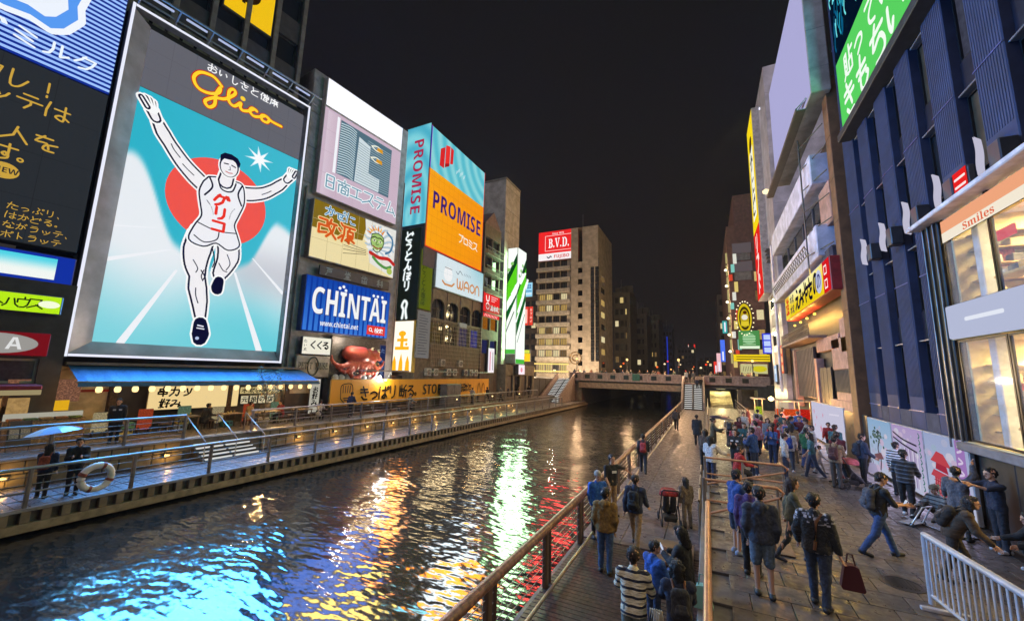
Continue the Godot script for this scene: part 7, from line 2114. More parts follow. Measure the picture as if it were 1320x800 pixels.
# ---------------------------------------------------------------- right bank
func truss(a: Vector3, b: Vector3, depth: Vector3, n: int, r: float) -> Mesh:
	var m := MB.new()
	m.tube([a, b], r, 6); m.tube([a + depth, b + depth], r, 6)
	for k in n:
		var p := a.lerp(b, float(k) / n)
		var q := a.lerp(b, float(k + 1) / n)
		m.tube([p, q + depth], r * 0.6, 5)
		m.tube([q + depth, q], r * 0.6, 5)
	return m.mesh()

func right_bank() -> void:
	var rail := mat(lin(0.3, 0.14, 0.1), 0.4, 0.0, "wood", 0.7)
	var post := mat(lin(0.16, 0.1, 0.07), 0.45, 0.3)
	var o := thing("boardwalk_railing", "thick round brown handrail on posts along the near edge of the water", "railing", W(-3.15, 0, 0))
	var n := 22
	for k in n: bx("post", W(0, 0.53, -3.4 - k * 2.45), W(0.1, 1.06, 0.16), post, o, 0.02)
	for k in n: bx("post", W(0.0, 0.53, -3.62 - k * 2.45), W(0.08, 1.06, 0.06), post, o, 0.02)
	put("handrail", tube_mesh([W(0, 1.1, -2.0), W(0, 1.1, -58.5)], 0.085, 16), rail, o)
	put("lower_rail", tube_mesh([W(0.22, 0.14, -2.0), W(0.22, 0.14, -58.5)], 0.035, 8), mat(lin(0.4, 0.36, 0.3), 0.35, 0.7), o)
	for k in 5: put("cable", tube_mesh([W(0, 0.3 + k * 0.15, -2.0), W(0, 0.3 + k * 0.15, -58.5)], 0.008, 5), mat(lin(0.4, 0.4, 0.42), 0.3, 0.8), o)
	# dividing handrail
	var brass := mat(lin(0.5, 0.26, 0.15), 0.35, 0.4, "grime", 0.8)
	o = thing("divider_railing", "copper coloured handrail between boardwalk and promenade, running towards the viewer", "railing", W(-0.11, 0.6, 0))
	put("handrail", tube_mesh([W(0, 1.1, -2.4), W(0, 1.1, -9.8)], 0.05, 12), brass, o)
	for k in 4: put("post", tube_mesh([W(0, 0, -3.4 - k * 2.1), W(0, 1.08, -3.4 - k * 2.1)], 0.03, 8), post, o)
	put("lower_rail", tube_mesh([W(0, 0.55, -2.4), W(0, 0.55, -9.8)], 0.025, 8), post, o)
	var grey := mat(lin(0.3, 0.26, 0.22), 0.4, 0.6)
	# grey tube barriers at the boardwalk edge
	for k in 3:
		var z := -12.2 - k * 1.75
		o = thing("tube_barrier", ["rounded grey tube barrier at the far end of the copper handrail", "middle rounded tube barrier beside the pushchair", "farthest rounded tube barrier by the horizontal rails"][k], "barrier", W(-0.35, 0, z), 0.0, "rounded tube barriers")
		put("frame", tube_mesh([W(0, 0, 0), W(0, 0.95, 0), W(0, 1.05, -0.1), W(0, 1.05, -1.4), W(0, 0.95, -1.5), W(0, 0, -1.5)], 0.03, 8), grey, o)
		for j in 5: put("bar", tube_mesh([W(0, 0.12, -0.25 - j * 0.25), W(0, 1.03, -0.25 - j * 0.25)], 0.013, 6), grey, o)
		put("bottom_bar", tube_mesh([W(0, 0.14, 0), W(0, 0.14, -1.5)], 0.018, 6), grey, o)
	# horizontal rails round a stepped opening
	for k in 2:
		var z: float = [-18.2, -14.4][k]
		o = thing("cross_railing", ["far horizontal copper railing with a ramp rail before the seated group", "near horizontal copper railing before the seated group"][k], "railing", W(-0.2, 0.6, z * 0.83))
		var L: float = [2.15, 1.6][k]
		put("handrail", tube_mesh([W(0, 1.1, 0), W(L, 1.1, 0), W(L + 0.12, 1.0, 0), W(L + 0.05, 0.85, 0)], 0.035, 10), brass, o)
		put("mid_rail", tube_mesh([W(0, 0.6, 0), W(L, 0.6, 0)], 0.025, 8), brass, o)
		put("low_rail", tube_mesh([W(0, 0.25, 0), W(L, 0.25, 0)], 0.02, 8), grey, o)
		for j in 3: put("post", tube_mesh([W(L * j / 2.0, 0, 0), W(L * j / 2.0, 1.1, 0)], 0.03, 8), grey, o)
		put("ramp_rail", tube_mesh([W(0.05, 0.35, 0.3), W(L, 0.95, 0.3)], 0.028, 8), brass, o)
		put("end_post", box_mesh(W(0.08, 1.15, 0.08)), grey, o, W(0, 0.57, 0.0))
	o = thing("far_divider_railing", "grey sloping railings between boardwalk and promenade near the bridge", "railing", W(0, 0.6, 0))
	for s in 2:
		var x: float = [-0.1, 2.9][s]
		for k in 9: put("post", tube_mesh([W(x, 0, -32.0 - k * 3.0), W(x, 1.05, -32.0 - k * 3.0)], 0.03, 6), grey, o)
		put("handrail", tube_mesh([W(x, 1.08, -32.0), W(x, 1.08, -57.0)], 0.035, 8), grey, o)
		for k in 2: put("wire", tube_mesh([W(x, 0.4 + 0.3 * k, -32.0), W(x, 0.4 + 0.3 * k, -57.0)], 0.014, 5), grey, o)
	# white picket barrier near the camera
	var wt := mat(lin(0.55, 0.54, 0.58), 0.45, 0.2)
	o = thing("white_picket_barrier", "pale metal barrier with close vertical bars at the lower right", "barrier", W(3.27, 0.6, -9.85))
	put("top_rail", tube_mesh([W(0, 1.1, 0), W(0.5, 1.1, 5.0)], 0.05, 12), wt, o)
	put("bottom_rail", tube_mesh([W(0, 0.15, 0), W(0.5, 0.15, 5.0)], 0.03, 8), wt, o)
	for k in 38: put("bar", box_mesh(W(0.022, 0.95, 0.05)), wt, o, W(0.5 * (k + 0.5) / 38.0, 0.62, 5.0 * (k + 0.5) / 38.0))
	put("foot", box_mesh(W(0.6, 0.06, 0.08)), wt, o, W(0.05, 0.03, 0.3))
	put("foot", box_mesh(W(0.6, 0.06, 0.08)), wt, o, W(0.45, 0.03, 4.6))
	put("end_post", tube_mesh([W(0, 0, 0), W(0, 1.1, 0)], 0.045, 10), wt, o)

func right_walls() -> void:
	var B := right_basis()
	var o: Node3D
	var a: Art
	# ---- navy panelled store building; local x = z + 27
	o = wall_thing("navy_store_building", "tall store building clad in deep blue ribbed panels with narrow dark window slots", "building", W(6.45, 2.752, -23.22), B)
	var blue := mat(lin(0.028, 0.044, 0.115), 0.75, 0.0, "grime", 0.12)
	var H := 27.0
	var slots := [[0.0, 1.5], [2.3, 3.55], [4.6, 5.85], [6.85, 8.1], [9.2, 10.5], [11.6, 12.9], [14.0, 15.3], [16.4, 17.7]]
	bx("core_wall", W(4.0, H * 0.5, -3.4), W(8.0, H, 6.0), mat(lin(0.025, 0.025, 0.03), 0.4), o, 0.02)
	bx("core_wall", W(13.5, H * 0.5 + 3.75, -3.4), W(11.0, H - 7.5, 6.0), mat(lin(0.025, 0.025, 0.03), 0.4), o, 0.02)
	for k in slots.size():
		var x0: float = slots[k][0]
		var x1: float = slots[k][1]
		var by := 7.45 if x0 > 8.5 else 0.0
		bx("blue_panel", W((x0 + x1) * 0.5, (H + by) * 0.5, -0.2), W(x1 - x0, H - by, 0.4), blue, o, 0.03)
		var ribs := MB.new()
		var m := int((x1 - x0) / 0.11)
		for j in m: ribs.box(W(x0 + 0.08 + j * 0.11, (H + by) * 0.5 + 0.6, 0.006), W(0.05, H - by - 1.3, 0.016), 0.005)
		put("ribs", ribs.mesh(), blue, o)
		for j in 5: bx("panel_joint", W((x0 + x1) * 0.5, maxf(0.72 + j * 5.1, by + 0.3), 0.03), W(x1 - x0, 0.035, 0.012), mat(lin(0.1, 0.11, 0.3), 0.4), o, 0.0)
		if k + 1 < slots.size():
			var g0 := x1
			var g1: float = slots[k + 1][0]
			for j in 7:
				var y := 0.9 + j * 3.7
				if g0 > 7.0 and y < 7.4: continue
				var pm: Material = dark_glass()
				if (k * 3 + j) % 9 == 4: pm = lit(K(0.75, 0.62, 0.2), 0.5, "stain", 0.8)
				elif (k + j * 2) % 7 == 3: pm = lit(K(0.42, 0.44, 0.55), 0.35, "grime", 0.4)
				elif (k + j) % 3 == 0: pm = mat(lin(0.09, 0.07, 0.045), 0.3)
				var f := put("window", frame_mesh(g1 - g0, 2.5, 0.06, 0, 0), mat(lin(0.03, 0.03, 0.035), 0.4, 0.4), o, W(g0, y, -0.32))
				put("pane", pane_mesh(g1 - g0 - 0.04, 2.44), pm, f, W((g1 - g0) * 0.5, 1.25, -0.04))
				bx("spandrel", W((g0 + g1) * 0.5, y + 3.1, -0.3), W(g1 - g0, 1.16, 0.1), mat(lin(0.02, 0.02, 0.035), 0.3), o, 0.01)
				bx("ledge", W((g0 + g1) * 0.5, y + 2.54, -0.2), W(g1 - g0, 0.06, 0.22), mat(lin(0.3, 0.3, 0.36), 0.35, 0.5), o, 0.01)
			if g0 < 7.0: bx("slot_base", W((g0 + g1) * 0.5, 0.34, -0.12), W(g1 - g0, 0.68, 0.24), mat(lin(0.07, 0.07, 0.1), 0.85), o, 0.01)
	bx("base_rail", W(4.0, -0.08, 0.06), W(8.0, 0.18, 0.3), mat(lin(0.16, 0.16, 0.18), 0.7), o, 0.03)
	# wall fixtures with white curled plates; brightness is put into the plates as glow
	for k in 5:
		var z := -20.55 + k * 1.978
		var p := wall_thing("curl_wall_fixture", "%s white S shaped fixture from the left on the blue facade" % ORD[k], "wall fixture", W(6.416, 9.288, z), B, "white curled fixtures of the blue facade")
		bx("box", W(0.42, 0.2, 0.2), W(0.5, 0.75, 0.4), mat(lin(0.04, 0.045, 0.06), 0.4), p, 0.03)
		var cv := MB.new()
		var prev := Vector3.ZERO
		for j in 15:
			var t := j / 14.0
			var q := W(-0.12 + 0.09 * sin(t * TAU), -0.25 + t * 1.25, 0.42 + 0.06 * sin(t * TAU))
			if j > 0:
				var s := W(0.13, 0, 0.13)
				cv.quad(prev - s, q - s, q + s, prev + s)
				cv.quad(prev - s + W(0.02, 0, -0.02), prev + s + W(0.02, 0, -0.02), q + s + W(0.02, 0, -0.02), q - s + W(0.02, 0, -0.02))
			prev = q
		put("glowing_curl", cv.mesh(), lit(K(0.82, 0.81, 0.9), 0.8), p)
	# ---- lit shop window box; local x = z + 18.9
	var S := wall_thing("lit_corner_shop", "brightly lit glass shop floors with yellow interior at the far right", "shop", W(6.278, 2.58, -16.254), B)
	var dk := mat(lin(0.03, 0.025, 0.025), 0.3, 0.3)
	var ylw := mat(lin(0.78, 0.66, 0.36), 0.6, 0.0, "grime", 0.2)
	bx("corner_column", W(0.55, 3.7, -0.15), W(1.1, 7.5, 0.5), dk, S, 0.03)
	for k in 3: bx("column_trim", W(0.2 + k * 0.36, 3.7, 0.13), W(0.05, 7.5, 0.06), mat(lin(0.25, 0.25, 0.26), 0.3, 0.7), S, 0.01)
	bx("floor_slab", W(6.0, 0.1, -2.4), W(10.0, 0.3, 5.0), ylw, S, 0.02)
	bx("middle_slab", W(6.0, 3.85, -2.4), W(10.0, 0.9, 5.0), ylw, S, 0.02)
	bx("roof_slab", W(6.0, 7.6, -2.4), W(10.0, 0.3, 5.0), ylw, S, 0.02)
	bx("back_wall", W(6.0, 3.9, -4.8), W(10.0, 7.6, 0.2), ylw, S, 0.02)
	bx("side_wall", W(1.1, 3.9, -2.5), W(0.15, 7.6, 4.6), mat(lin(0.82, 0.7, 0.38), 0.6), S, 0.02)
	bx("side_wall", W(10.9, 3.9, -2.5), W(0.15, 7.6, 4.6), ylw, S, 0.02)
	bx("white_fascia", W(6.0, 3.95, 0.1), W(9.6, 1.05, 0.25), lit(K(0.8, 0.83, 0.95), 0.75), S, 0.03)
	a = art(0.24); a.latin("SHOP FLOOR", 2.2, 3.85, 0.2, K(0.93, 0.95, 1.0), true) if false else a.line([V(2.3, 3.95), V(4.0, 3.95)], 0.12, K(0.93, 0.95, 1.0)); lay(a, "fascia_print", S, glow(0.9))
	bx("canopy", W(5.2, 7.5, 0.2), W(10.4, 0.16, 0.6), mat(lin(0.72, 0.72, 0.78), 0.45), S, 0.03)
	bx("sill", W(6.0, 0.1, 0.15), W(10.0, 0.25, 0.35), mat(lin(0.16, 0.16, 0.18), 0.6), S, 0.03)
	for f in 2:
		for k in 4:
			var x := 1.2 + k * 2.4
			var y := 0.28 + f * 4.2
			var h := 3.1
			var w := put("window", frame_mesh(2.36, h, 0.06, 0, 0), dk, S, W(x, y, 0.0))
			put("pane", pane_mesh(2.26, h - 0.08), glass_mat(), w, W(1.18, h * 0.5, 0.0))
		for k in 3:
			bx("ceiling_lamp", W(2.6 + k * 2.8, 3.36 + f * 4.04, -2.2), W(1.9, 0.06, 0.4), lit(K(1.0, 0.93, 0.72), 2.2), S, 0.01)
			var l := AreaLight3D.new()
			l.area_normalize_energy = false
			l.area_size = Vector2(1.6, 0.35)
			l.light_color = K(1.0, 0.87, 0.56)
			l.light_energy = 60.0
			l.shadow_enabled = true
			l.name = "ceiling_light"
			S.add_child(l, true)
			l.transform = Transform3D(Basis(Vector3.RIGHT, -PI / 2), W(2.6 + k * 2.8, 3.3 + f * 4.04, -2.2))
	# furnishings: racks with clothes, red goods, plants
	for f in 2:
		for k in 3:
			bx("shop_column", W(2.1 + k * 3.0, 1.9 + f * 4.1, -3.2), W(0.5, 3.4, 0.5), mat(lin(0.5, 0.52, 0.6), 0.6), S, 0.03)
		for k in 8:
			var x := 2.9 + k * 0.5
			bx("hanging_garment", W(x, 1.35 + f * 4.1, -1.9 - 0.1 * (k % 3)), W(0.34, 0.85, 0.16), mat([lin(0.5, 0.03, 0.03), lin(0.06, 0.06, 0.07), lin(0.45, 0.4, 0.35), lin(0.55, 0.05, 0.04)][(k + f) % 4], 0.8), S, 0.06)
		put("rack", tube_mesh([W(2.6, 0.3 + f * 4.1, -1.9), W(2.6, 1.85 + f * 4.1, -1.9), W(6.8, 1.85 + f * 4.1, -1.9), W(6.8, 0.3 + f * 4.1, -1.9)], 0.025, 6), dk, S)
		bx("display_table", W(5.0, 0.75 + f * 4.1, -0.9), W(2.6, 0.9, 0.7), mat(lin(0.5, 0.38, 0.2), 0.5, 0.0, "wood", 0.7), S, 0.02)
		for k in 4: bx("folded_goods", W(4.1 + k * 0.6, 1.28 + f * 4.1, -0.9), W(0.42, 0.16 + 0.06 * (k % 2), 0.4), mat([lin(0.5, 0.04, 0.04), lin(0.4, 0.4, 0.45), lin(0.05, 0.06, 0.1)][k % 3], 0.8), S, 0.03)
	for f in 2:
		bx("blue_column", W(1.9, 1.8 + f * 4.15, -0.55), W(0.3, 3.3, 0.3), mat(lin(0.5, 0.55, 0.68), 0.5), S, 0.03)
		bx("display_shelf", W(4.2, 0.85 + f * 4.2, -0.45), W(2.6, 0.08, 0.5), mat(lin(0.5, 0.35, 0.15), 0.5), S, 0.02)
		for k in 6: bx("folded_goods", W(3.1 + k * 0.42, 0.97 + f * 4.2, -0.45), W(0.34, 0.14 + 0.07 * (k % 3), 0.34), mat([lin(0.6, 0.05, 0.04), lin(0.5, 0.45, 0.4), lin(0.06, 0.06, 0.09), lin(0.65, 0.4, 0.1)][(k + f) % 4], 0.8), S, 0.03)
		for k in 3: bx("price_board", W(1.3 + 0.03 * k, 1.9 + f * 4.15, -1.2 - k * 0.9), W(0.04, 0.7, 0.6), mat([lin(0.6, 0.08, 0.06), lin(0.6, 0.55, 0.45), lin(0.2, 0.16, 0.12)][k], 0.6, 0.0, "stain", 1.5), S, 0.01)
		for k in 5: bx("shelf_board", W(1.45, 0.6 + k * 0.5 + f * 4.15, -2.0), W(0.5, 0.04, 3.0), mat(lin(0.45, 0.3, 0.12), 0.5), S, 0.01)
		for k in 20: bx("boxed_goods", W(1.45, 0.74 + (k / 5) * 0.5 + f * 4.15, -0.9 - (k % 5) * 0.55), W(0.36, 0.22 + 0.03 * (k % 3), 0.34), mat([lin(0.55, 0.05, 0.04), lin(0.6, 0.5, 0.3), lin(0.1, 0.1, 0.14), lin(0.5, 0.5, 0.5)][(k * 3 + f) % 4], 0.6), S, 0.02)
	for k in 2: bx("red_jacket", W(3.3 + k * 0.7, 1.55, -0.5), W(0.42, 0.75, 0.24), mat([lin(0.6, 0.04, 0.03), lin(0.07, 0.07, 0.08)][k], 0.8), S, 0.09)
	bx("red_sign", W(3.1, 6.3, -0.5), W(0.75, 0.3, 0.06), lit(K(0.95, 0.25, 0.2), 0.9), S)
	bx("poster", W(3.4, 6.6, -4.6), W(1.6, 1.9, 0.05), mat(lin(0.4, 0.3, 0.15), 0.6, 0.0, "stain", 0.7), S)
	# top banner in the upper window, red square above the canopy
	o = sign_box("salmon_window_banner", "salmon and white banner with orange script across the top of the lit shop window", "banner", W(6.209, 8.25, -15.136), B, 6.5, 0.72, 0.04)
	a = art(); a.rect(0, 0.32, 6.5, 0.4, K(0.96, 0.66, 0.5)); a.rect(0, 0, 6.5, 0.32, K(0.98, 0.93, 0.85)); a.latin("Smiles", 1.2, 0.06, 0.22, K(0.9, 0.4, 0.25), true, 1.0, "Droid Serif", 1.5); lay(a, "print", o, glow(0.95))
	o = sign_box("small_red_box_sign", "small red square sign with white lines above the shop canopy", "sign", W(6.106, 9.159, -14.018), B, 0.75, 0.75, 0.2)
	a = art(); a.rect(0.02, 0.02, 0.71, 0.71, K(0.9, 0.15, 0.15)); a.line([V(0.12, 0.5), V(0.63, 0.5)], 0.08, K(1, 0.9, 0.9)); a.line([V(0.12, 0.25), V(0.63, 0.25)], 0.08, K(1, 0.9, 0.9)); lay(a, "sign_face", o, glow(1.0))
	# dark wall under the shop
	o = wall_thing("dark_base_wall", "dark brown panelled wall under the lit shop with a grey poster board", "wall", W(6.364, 0.602, -15.394), B)
	for k in 5: bx("wall_panel", W(0.85 + k * 1.75, 1.15, -0.1), W(1.73, 2.3, 0.2), mat(lin(0.05, 0.036, 0.03), 0.45), o, 0.02)
	bx("poster_board", W(3.0, 1.2, 0.03), W(1.5, 1.3, 0.05), mat(lin(0.16, 0.14, 0.14), 0.5), o, 0.01)
	a = art(0.06); a.curve([V(2.6, 1.2), V(2.9, 1.5), V(3.2, 1.2), V(3.4, 1.5)], 0.12, K(0.5, 0.2, 0.22)); lay(a, "poster_print", o, print_mat())
	# ---- green and teal screen on the blue facade
	o = sign_box("green_screen_billboard", "bright green screen with white slanted kana, teal waves above, on the blue facade", "billboard", W(6.192, 15.652, -22.016), B, 13.5, 9.5, 0.5, mat(lin(0.05, 0.05, 0.055), 0.4))
	a = art(); a.rect(0.05, 0.05, 13.4, 4.1, K(0.35, 0.82, 0.38)); a.rect(0.05, 4.15, 13.4, 5.3, K(0.02, 0.09, 0.16))
	a.kana("貼って、", 1.2, 3.75, 1.35, 0.14, K(0.95, 1.0, 0.95), false, 1.15); a.kana("きもちいい", 0.7, 2.1, 1.7, 0.14, K(0.95, 1.0, 0.95), false, 1.1)
	var rr := RandomNumberGenerator.new(); rr.seed = 21
	for k in 170:
		var x := rr.randf_range(0.3, 13.2)
		var y := rr.randf_range(4.4, 9.2)
		a.curve([V(x, y), V(x + rr.randf_range(-0.15, 0.15), minf(y + 0.4, 9.3)), V(x + rr.randf_range(-0.2, 0.2), minf(y + rr.randf_range(0.5, 1.3), 9.35))], rr.randf_range(0.05, 0.2), [K(0.15, 0.6, 0.7), K(0.45, 0.88, 0.92), K(0.06, 0.35, 0.5)][k % 3], k % 10 == 0)
	lay(a, "screen", o, glow(1.0))
	bx("frame_bar", W(6.75, -0.2, -0.1), W(13.6, 0.4, 0.7), mat(lin(0.05, 0.05, 0.05), 0.4), o, 0.02)
	face_light(o, 6.7, 2.1, 0.3, 13.0, 4.0, K(0.45, 1.0, 0.5), 1.5)
	face_light(o, 6.7, 6.8, 0.3, 13.0, 5.0, K(0.2, 0.75, 0.85), 1.0)
	# ---- pink and brown building with stacked white balconies; local x = z + 50
	o = wall_thing("pink_restaurant_building", "pink stone restaurant building with brown pier and white balcony bands", "building", W(6.407, 0.602, -43.0), B)
	var pink := mat(lin(0.46, 0.26, 0.21), 0.7, 0.0, "grime", 0.25)
	var brown := mat(lin(0.2, 0.09, 0.04), 0.7, 0.0, "grime", 0.2)
	var whitew := mat(lin(0.68, 0.65, 0.8), 0.6, 0.0, "grime", 0.15)
	var dkw := mat(lin(0.035, 0.03, 0.03), 0.5)
	bx("body", W(11.0, 10.0, -2.7), W(22.4, 20.0, 4.8), dkw, o, 0.03)
	bx("brown_pier", W(22.1, 11.2, 0.0), W(0.95, 22.4, 0.7), brown, o, 0.02)
	for k in 7: bx("pier_joint", W(22.1, 3.0 + k * 2.6, 0.36), W(0.95, 0.03, 0.012), mat(lin(0.1, 0.045, 0.02), 0.7), o, 0.0)
	# lower pink blocks: each panel its own piece
	for q in [[16.5, 1.35, 5.1, 2.7], [17.8, 5.9, 3.8, 1.9], [19.9, 6.9, 1.7, 2.0], [14.0, 7.2, 5.5, 0.9], [20.0, 4.2, 1.6, 0.01]]:
		if q[3] < 0.1: continue
		bx("pink_panel", W(q[0] + q[2] * 0.5, q[1] + q[3] * 0.5 - 0.9, -0.02), W(q[2], q[3], 0.36), pink, o, 0.03)
	bx("pink_panel", W(19.6, 3.0, -0.06), W(3.6, 1.4, 0.3), pink, o, 0.03)
	bx("dark_shutter", W(19.8, 4.3, 0.02), W(3.4, 1.35, 0.3), dkw, o, 0.01)
	for k in 14: bx("louver_slat", W(18.2 + k * 0.25, 4.3, 0.18), W(0.06, 1.3, 0.04), mat(lin(0.07, 0.06, 0.06), 0.5), o, 0.005)
	bx("dark_bay", W(9.5, 4.9, 0.05), W(6.4, 3.9, 0.2), mat(lin(0.05, 0.04, 0.045), 0.5), o, 0.01)
	for k in 12: bx("bay_slat", W(6.6 + k * 0.52, 4.9, 0.16), W(0.08, 3.8, 0.05), mat(lin(0.08, 0.065, 0.07), 0.5), o, 0.005)
	bx("pink_pillar", W(13.6, 4.2, 0.0), W(0.6, 3.4, 0.5), pink, o, 0.03)
	bx("pink_pillar", W(5.6, 4.5, 0.0), W(0.7, 5.0, 0.5), pink, o, 0.03)
	for k in 3: bx("dark_door", W(14.6 + k * 1.0, 3.9, 0.1), W(0.92, 2.6, 0.08), dkw, o, 0.01)
	# balcony with warm lamps
	bx("balcony_floor", W(10.5, 7.3, 0.5), W(11.5, 0.18, 1.1), mat(lin(0.3, 0.2, 0.17), 0.6), o, 0.02)
	var rl := MB.new()
	for k in 26: rl.box(W(5.2 + k * 0.44, 7.85, 1.0), W(0.05, 0.9, 0.04))
	for k in 3: rl.box(W(10.7, 7.5 + k * 0.36, 1.0), W(11.3, 0.05, 0.05))
	put("balcony_rail", rl.mesh(), mat(lin(0.06, 0.05, 0.06), 0.4, 0.3), o)
	for k in 4:
		bx("balcony_lamp", W(8.0 + k * 2.4, 9.0, 0.35), W(0.16, 0.16, 0.16), lit(K(1.0, 0.8, 0.35), 2.5), o, 0.03)
		bulb_light(o, W(8.0 + k * 2.4, 8.9, 0.6), K(1.0, 0.74, 0.35), 2.2, 0.06)
	# white balcony bands
	for q in [[6.0, 12.1, 2.1], [9.0, 16.4, 2.0]]:
		var wb := MB.new()
		wb.box(W(21.7 - q[0] + q[0] * 0.5 - 0.0, q[1] + q[2] * 0.5, 0.5), W(q[0], q[2], 0.9), 0.04)
	bx("white_band", W(11.5, 12.9, 0.5), W(18.0, 2.0, 1.0), whitew, o, 0.05)
	bx("white_band", W(12.0, 17.6, 0.5), W(17.0, 2.0, 1.0), whitew, o, 0.05)
	bx("white_band", W(14.0, 11.2, 0.35), W(12.0, 0.9, 0.7), whitew, o, 0.05)
	bx("pink_panel", W(20.4, 15.0, 0.2), W(2.4, 2.6, 0.4), pink, o, 0.03)
	for k in 5:
		bx("dark_window", W(4.5 + k * 3.3, 15.25, 0.0), W(3.1, 2.5, 0.12), dark_glass(), o, 0.01)
		bx("window_mullion", W(6.1 + k * 3.3, 15.25, 0.09), W(0.1, 2.6, 0.1), mat(lin(0.15, 0.13, 0.14), 0.5), o, 0.01)
	put("pipe_scaffold", tube_mesh([W(19.0, 11.0, 1.2), W(19.0, 20.5, 1.2)], 0.05, 6), mat(lin(0.14, 0.13, 0.14), 0.4, 0.6), o)
	for k in 6: put("pipe_scaffold", tube_mesh([W(19.0, 12.3 + k * 1.5, 1.2), W(21.9, 12.3 + k * 1.5, 0.5)], 0.035, 6), mat(lin(0.14, 0.13, 0.14), 0.4, 0.6), o)
	put("band_truss", truss(W(6.0, 12.2, 1.35), W(20.0, 12.2, 1.35), W(0, 0.5, 0.2), 22, 0.04), mat(lin(0.13, 0.12, 0.13), 0.4, 0.6), o)
	put("hanging_drape", box_mesh(W(1.9, 1.5, 0.5), 0.2), mat(lin(0.05, 0.045, 0.07), 0.8), o, W(20.6, 11.5, 0.4))
	# yellow restaurant box sign
	o = sign_box("yellow_restaurant_sign", "long yellow sign with dark brush kana and a red end on the pink building", "sign", W(5.676, 8.729, -36.55), B, 14.6, 2.0, 0.95, mat(lin(0.32, 0.02, 0.025), 0.5))
	a = art(); a.shade(0.05, 0.05, 13.0, 1.9, func(u: float, w: float) -> Color: return K(0.93, 0.8, 0.12).lerp(K(1.0, 0.97, 0.75), smoothstep(0.35, 0.9, w) * (0.5 + 0.5 * sin(u * 3.0))), 12, 5)
	a.rect(13.05, 0.05, 1.5, 1.9, K(0.85, 0.12, 0.14)); a.rect(0.05, 0.05, 1.9, 1.9, K(0.95, 0.85, 0.3))
	a.kana("道", 0.4, 1.8, 1.3, 0.16, K(0.85, 0.3, 0.15)); for k in 2: a.kana("本家", 2.4, 1.8 - k * 0.85, 0.7, 0.14, K(0.2, 0.15, 0.3), false, 1.2)
	a.kana("えみやさの", 4.6, 1.75, 1.35, 0.2, K(0.08, 0.06, 0.16), false, 1.1); a.disc(12.1, 1.0, 0.75, K(0.75, 0.78, 0.9), 20)
	a.kana("の", 11.6, 1.5, 0.95, 0.14, K(0.2, 0.2, 0.45)); a.kana("ロロ", 13.4, 1.75, 0.7, 0.15, K(0.98, 0.9, 0.9), true, 1.2)
	lay(a, "sign_face", o, glow(1.0))
	face_light(o, 6.5, 1.0, 0.3, 12.5, 1.7, K(1.0, 0.85, 0.35), 5.0)
	# ---- blank lavender billboard; local x = z + 40
	o = wall_thing("blank_lavender_billboard", "huge blank lavender lit billboard high above the pink building", "billboard", W(5.418, 18.92, -34.658), B)
	bx("board", W(6.65, 4.6, -0.5), W(13.3, 9.2, 1.0), mat(lin(0.34, 0.29, 0.26), 0.6, 0.0, "grime", 0.15), o, 0.04)
	bx("lit_face", W(6.65, 4.6, 0.02), W(13.2, 9.1, 0.04), lit(K(0.70, 0.69, 0.87), 0.92), o, 0.01)
	for k in 3: bx("board_joint", W(13.305, 1.6 + k * 2.6, -0.5), W(0.012, 0.03, 1.0), mat(lin(0.2, 0.17, 0.16), 0.6), o, 0.0)
	put("catwalk", truss(W(0.2, -0.9, 0.8), W(13.4, -0.9, 0.8), W(0, 0.55, -0.5), 16, 0.055), mat(lin(0.12, 0.11, 0.11), 0.4, 0.6), o)
	bx("catwalk_floor", W(6.7, -0.95, 0.55), W(13.2, 0.06, 0.5), mat(lin(0.06, 0.055, 0.05), 0.5), o, 0.01)
	var lamp := MB.new(); lamp.lathe(W(0.5, -0.5, 0.9), [V(0, -0.25), V(0.25, -0.1), V(0.28, 0.1), V(0, 0.3)], 12)
	put("flood_lamp", lamp.mesh(), lit(K(1.0, 0.9, 0.7), 1.6), o)
	face_light(o, 6.6, 4.6, 0.3, 13.0, 9.0, K(0.75, 0.72, 1.0), 2.2)
	# ---- rounded metal tower behind
	o = wall_thing("rounded_metal_tower", "tall pale metal clad tower with rounded corner beyond the lavender billboard", "tower", W(6.278, 0.602, -51.6), B)
	var mtl := mat(lin(0.62, 0.58, 0.66), 0.35, 0.4, "grime", 0.08)
	var tp := PackedVector2Array()
	for k in 9: tp.append(V(1.6 - cos(PI * 0.5 * k / 8) * 1.6, 1.6 - sin(PI * 0.5 * k / 8) * 1.6 - 1.6))
	var fp := PackedVector2Array([V(0, -6.0)])
	for k in 9: fp.append(V(1.8 - cos(PI * 0.5 * k / 8) * 1.8, -1.8 + sin(PI * 0.5 * k / 8) * 1.8))
	fp.append(V(10.4, 0)); fp.append(V(10.4, -6.0))
	for k in 12:
		var tb := MB.new()
		tb.prism(fp, k * 3.35, k * 3.35 + 3.32, Transform3D(Basis(W(1, 0, 0), W(0, 0, 1), W(0, 1, 0)), Vector3.ZERO))
		put("cladding_panel", tb.mesh(), mtl, o)
	for k in 4: bx("cornice_lamp", W(2.2 + k * 1.4, 37.5 - k * 0.0, 0.06), W(0.22, 0.22, 0.1), lit(K(0.9, 0.9, 1.0), 1.8), o, 0.04)
	put("drain_pipe", tube_mesh([W(9.2, 3.0, 0.3), W(9.2, 19.0, 0.3)], 0.16, 8), mtl, o)
	for k in 4: bx("vent_louver", W(7.4 + 0.2 * k, 19.0 - k * 0.5, 0.35), W(1.2, 0.12, 0.6), mat(lin(0.1, 0.1, 0.11), 0.4, 0.4), o, 0.01)
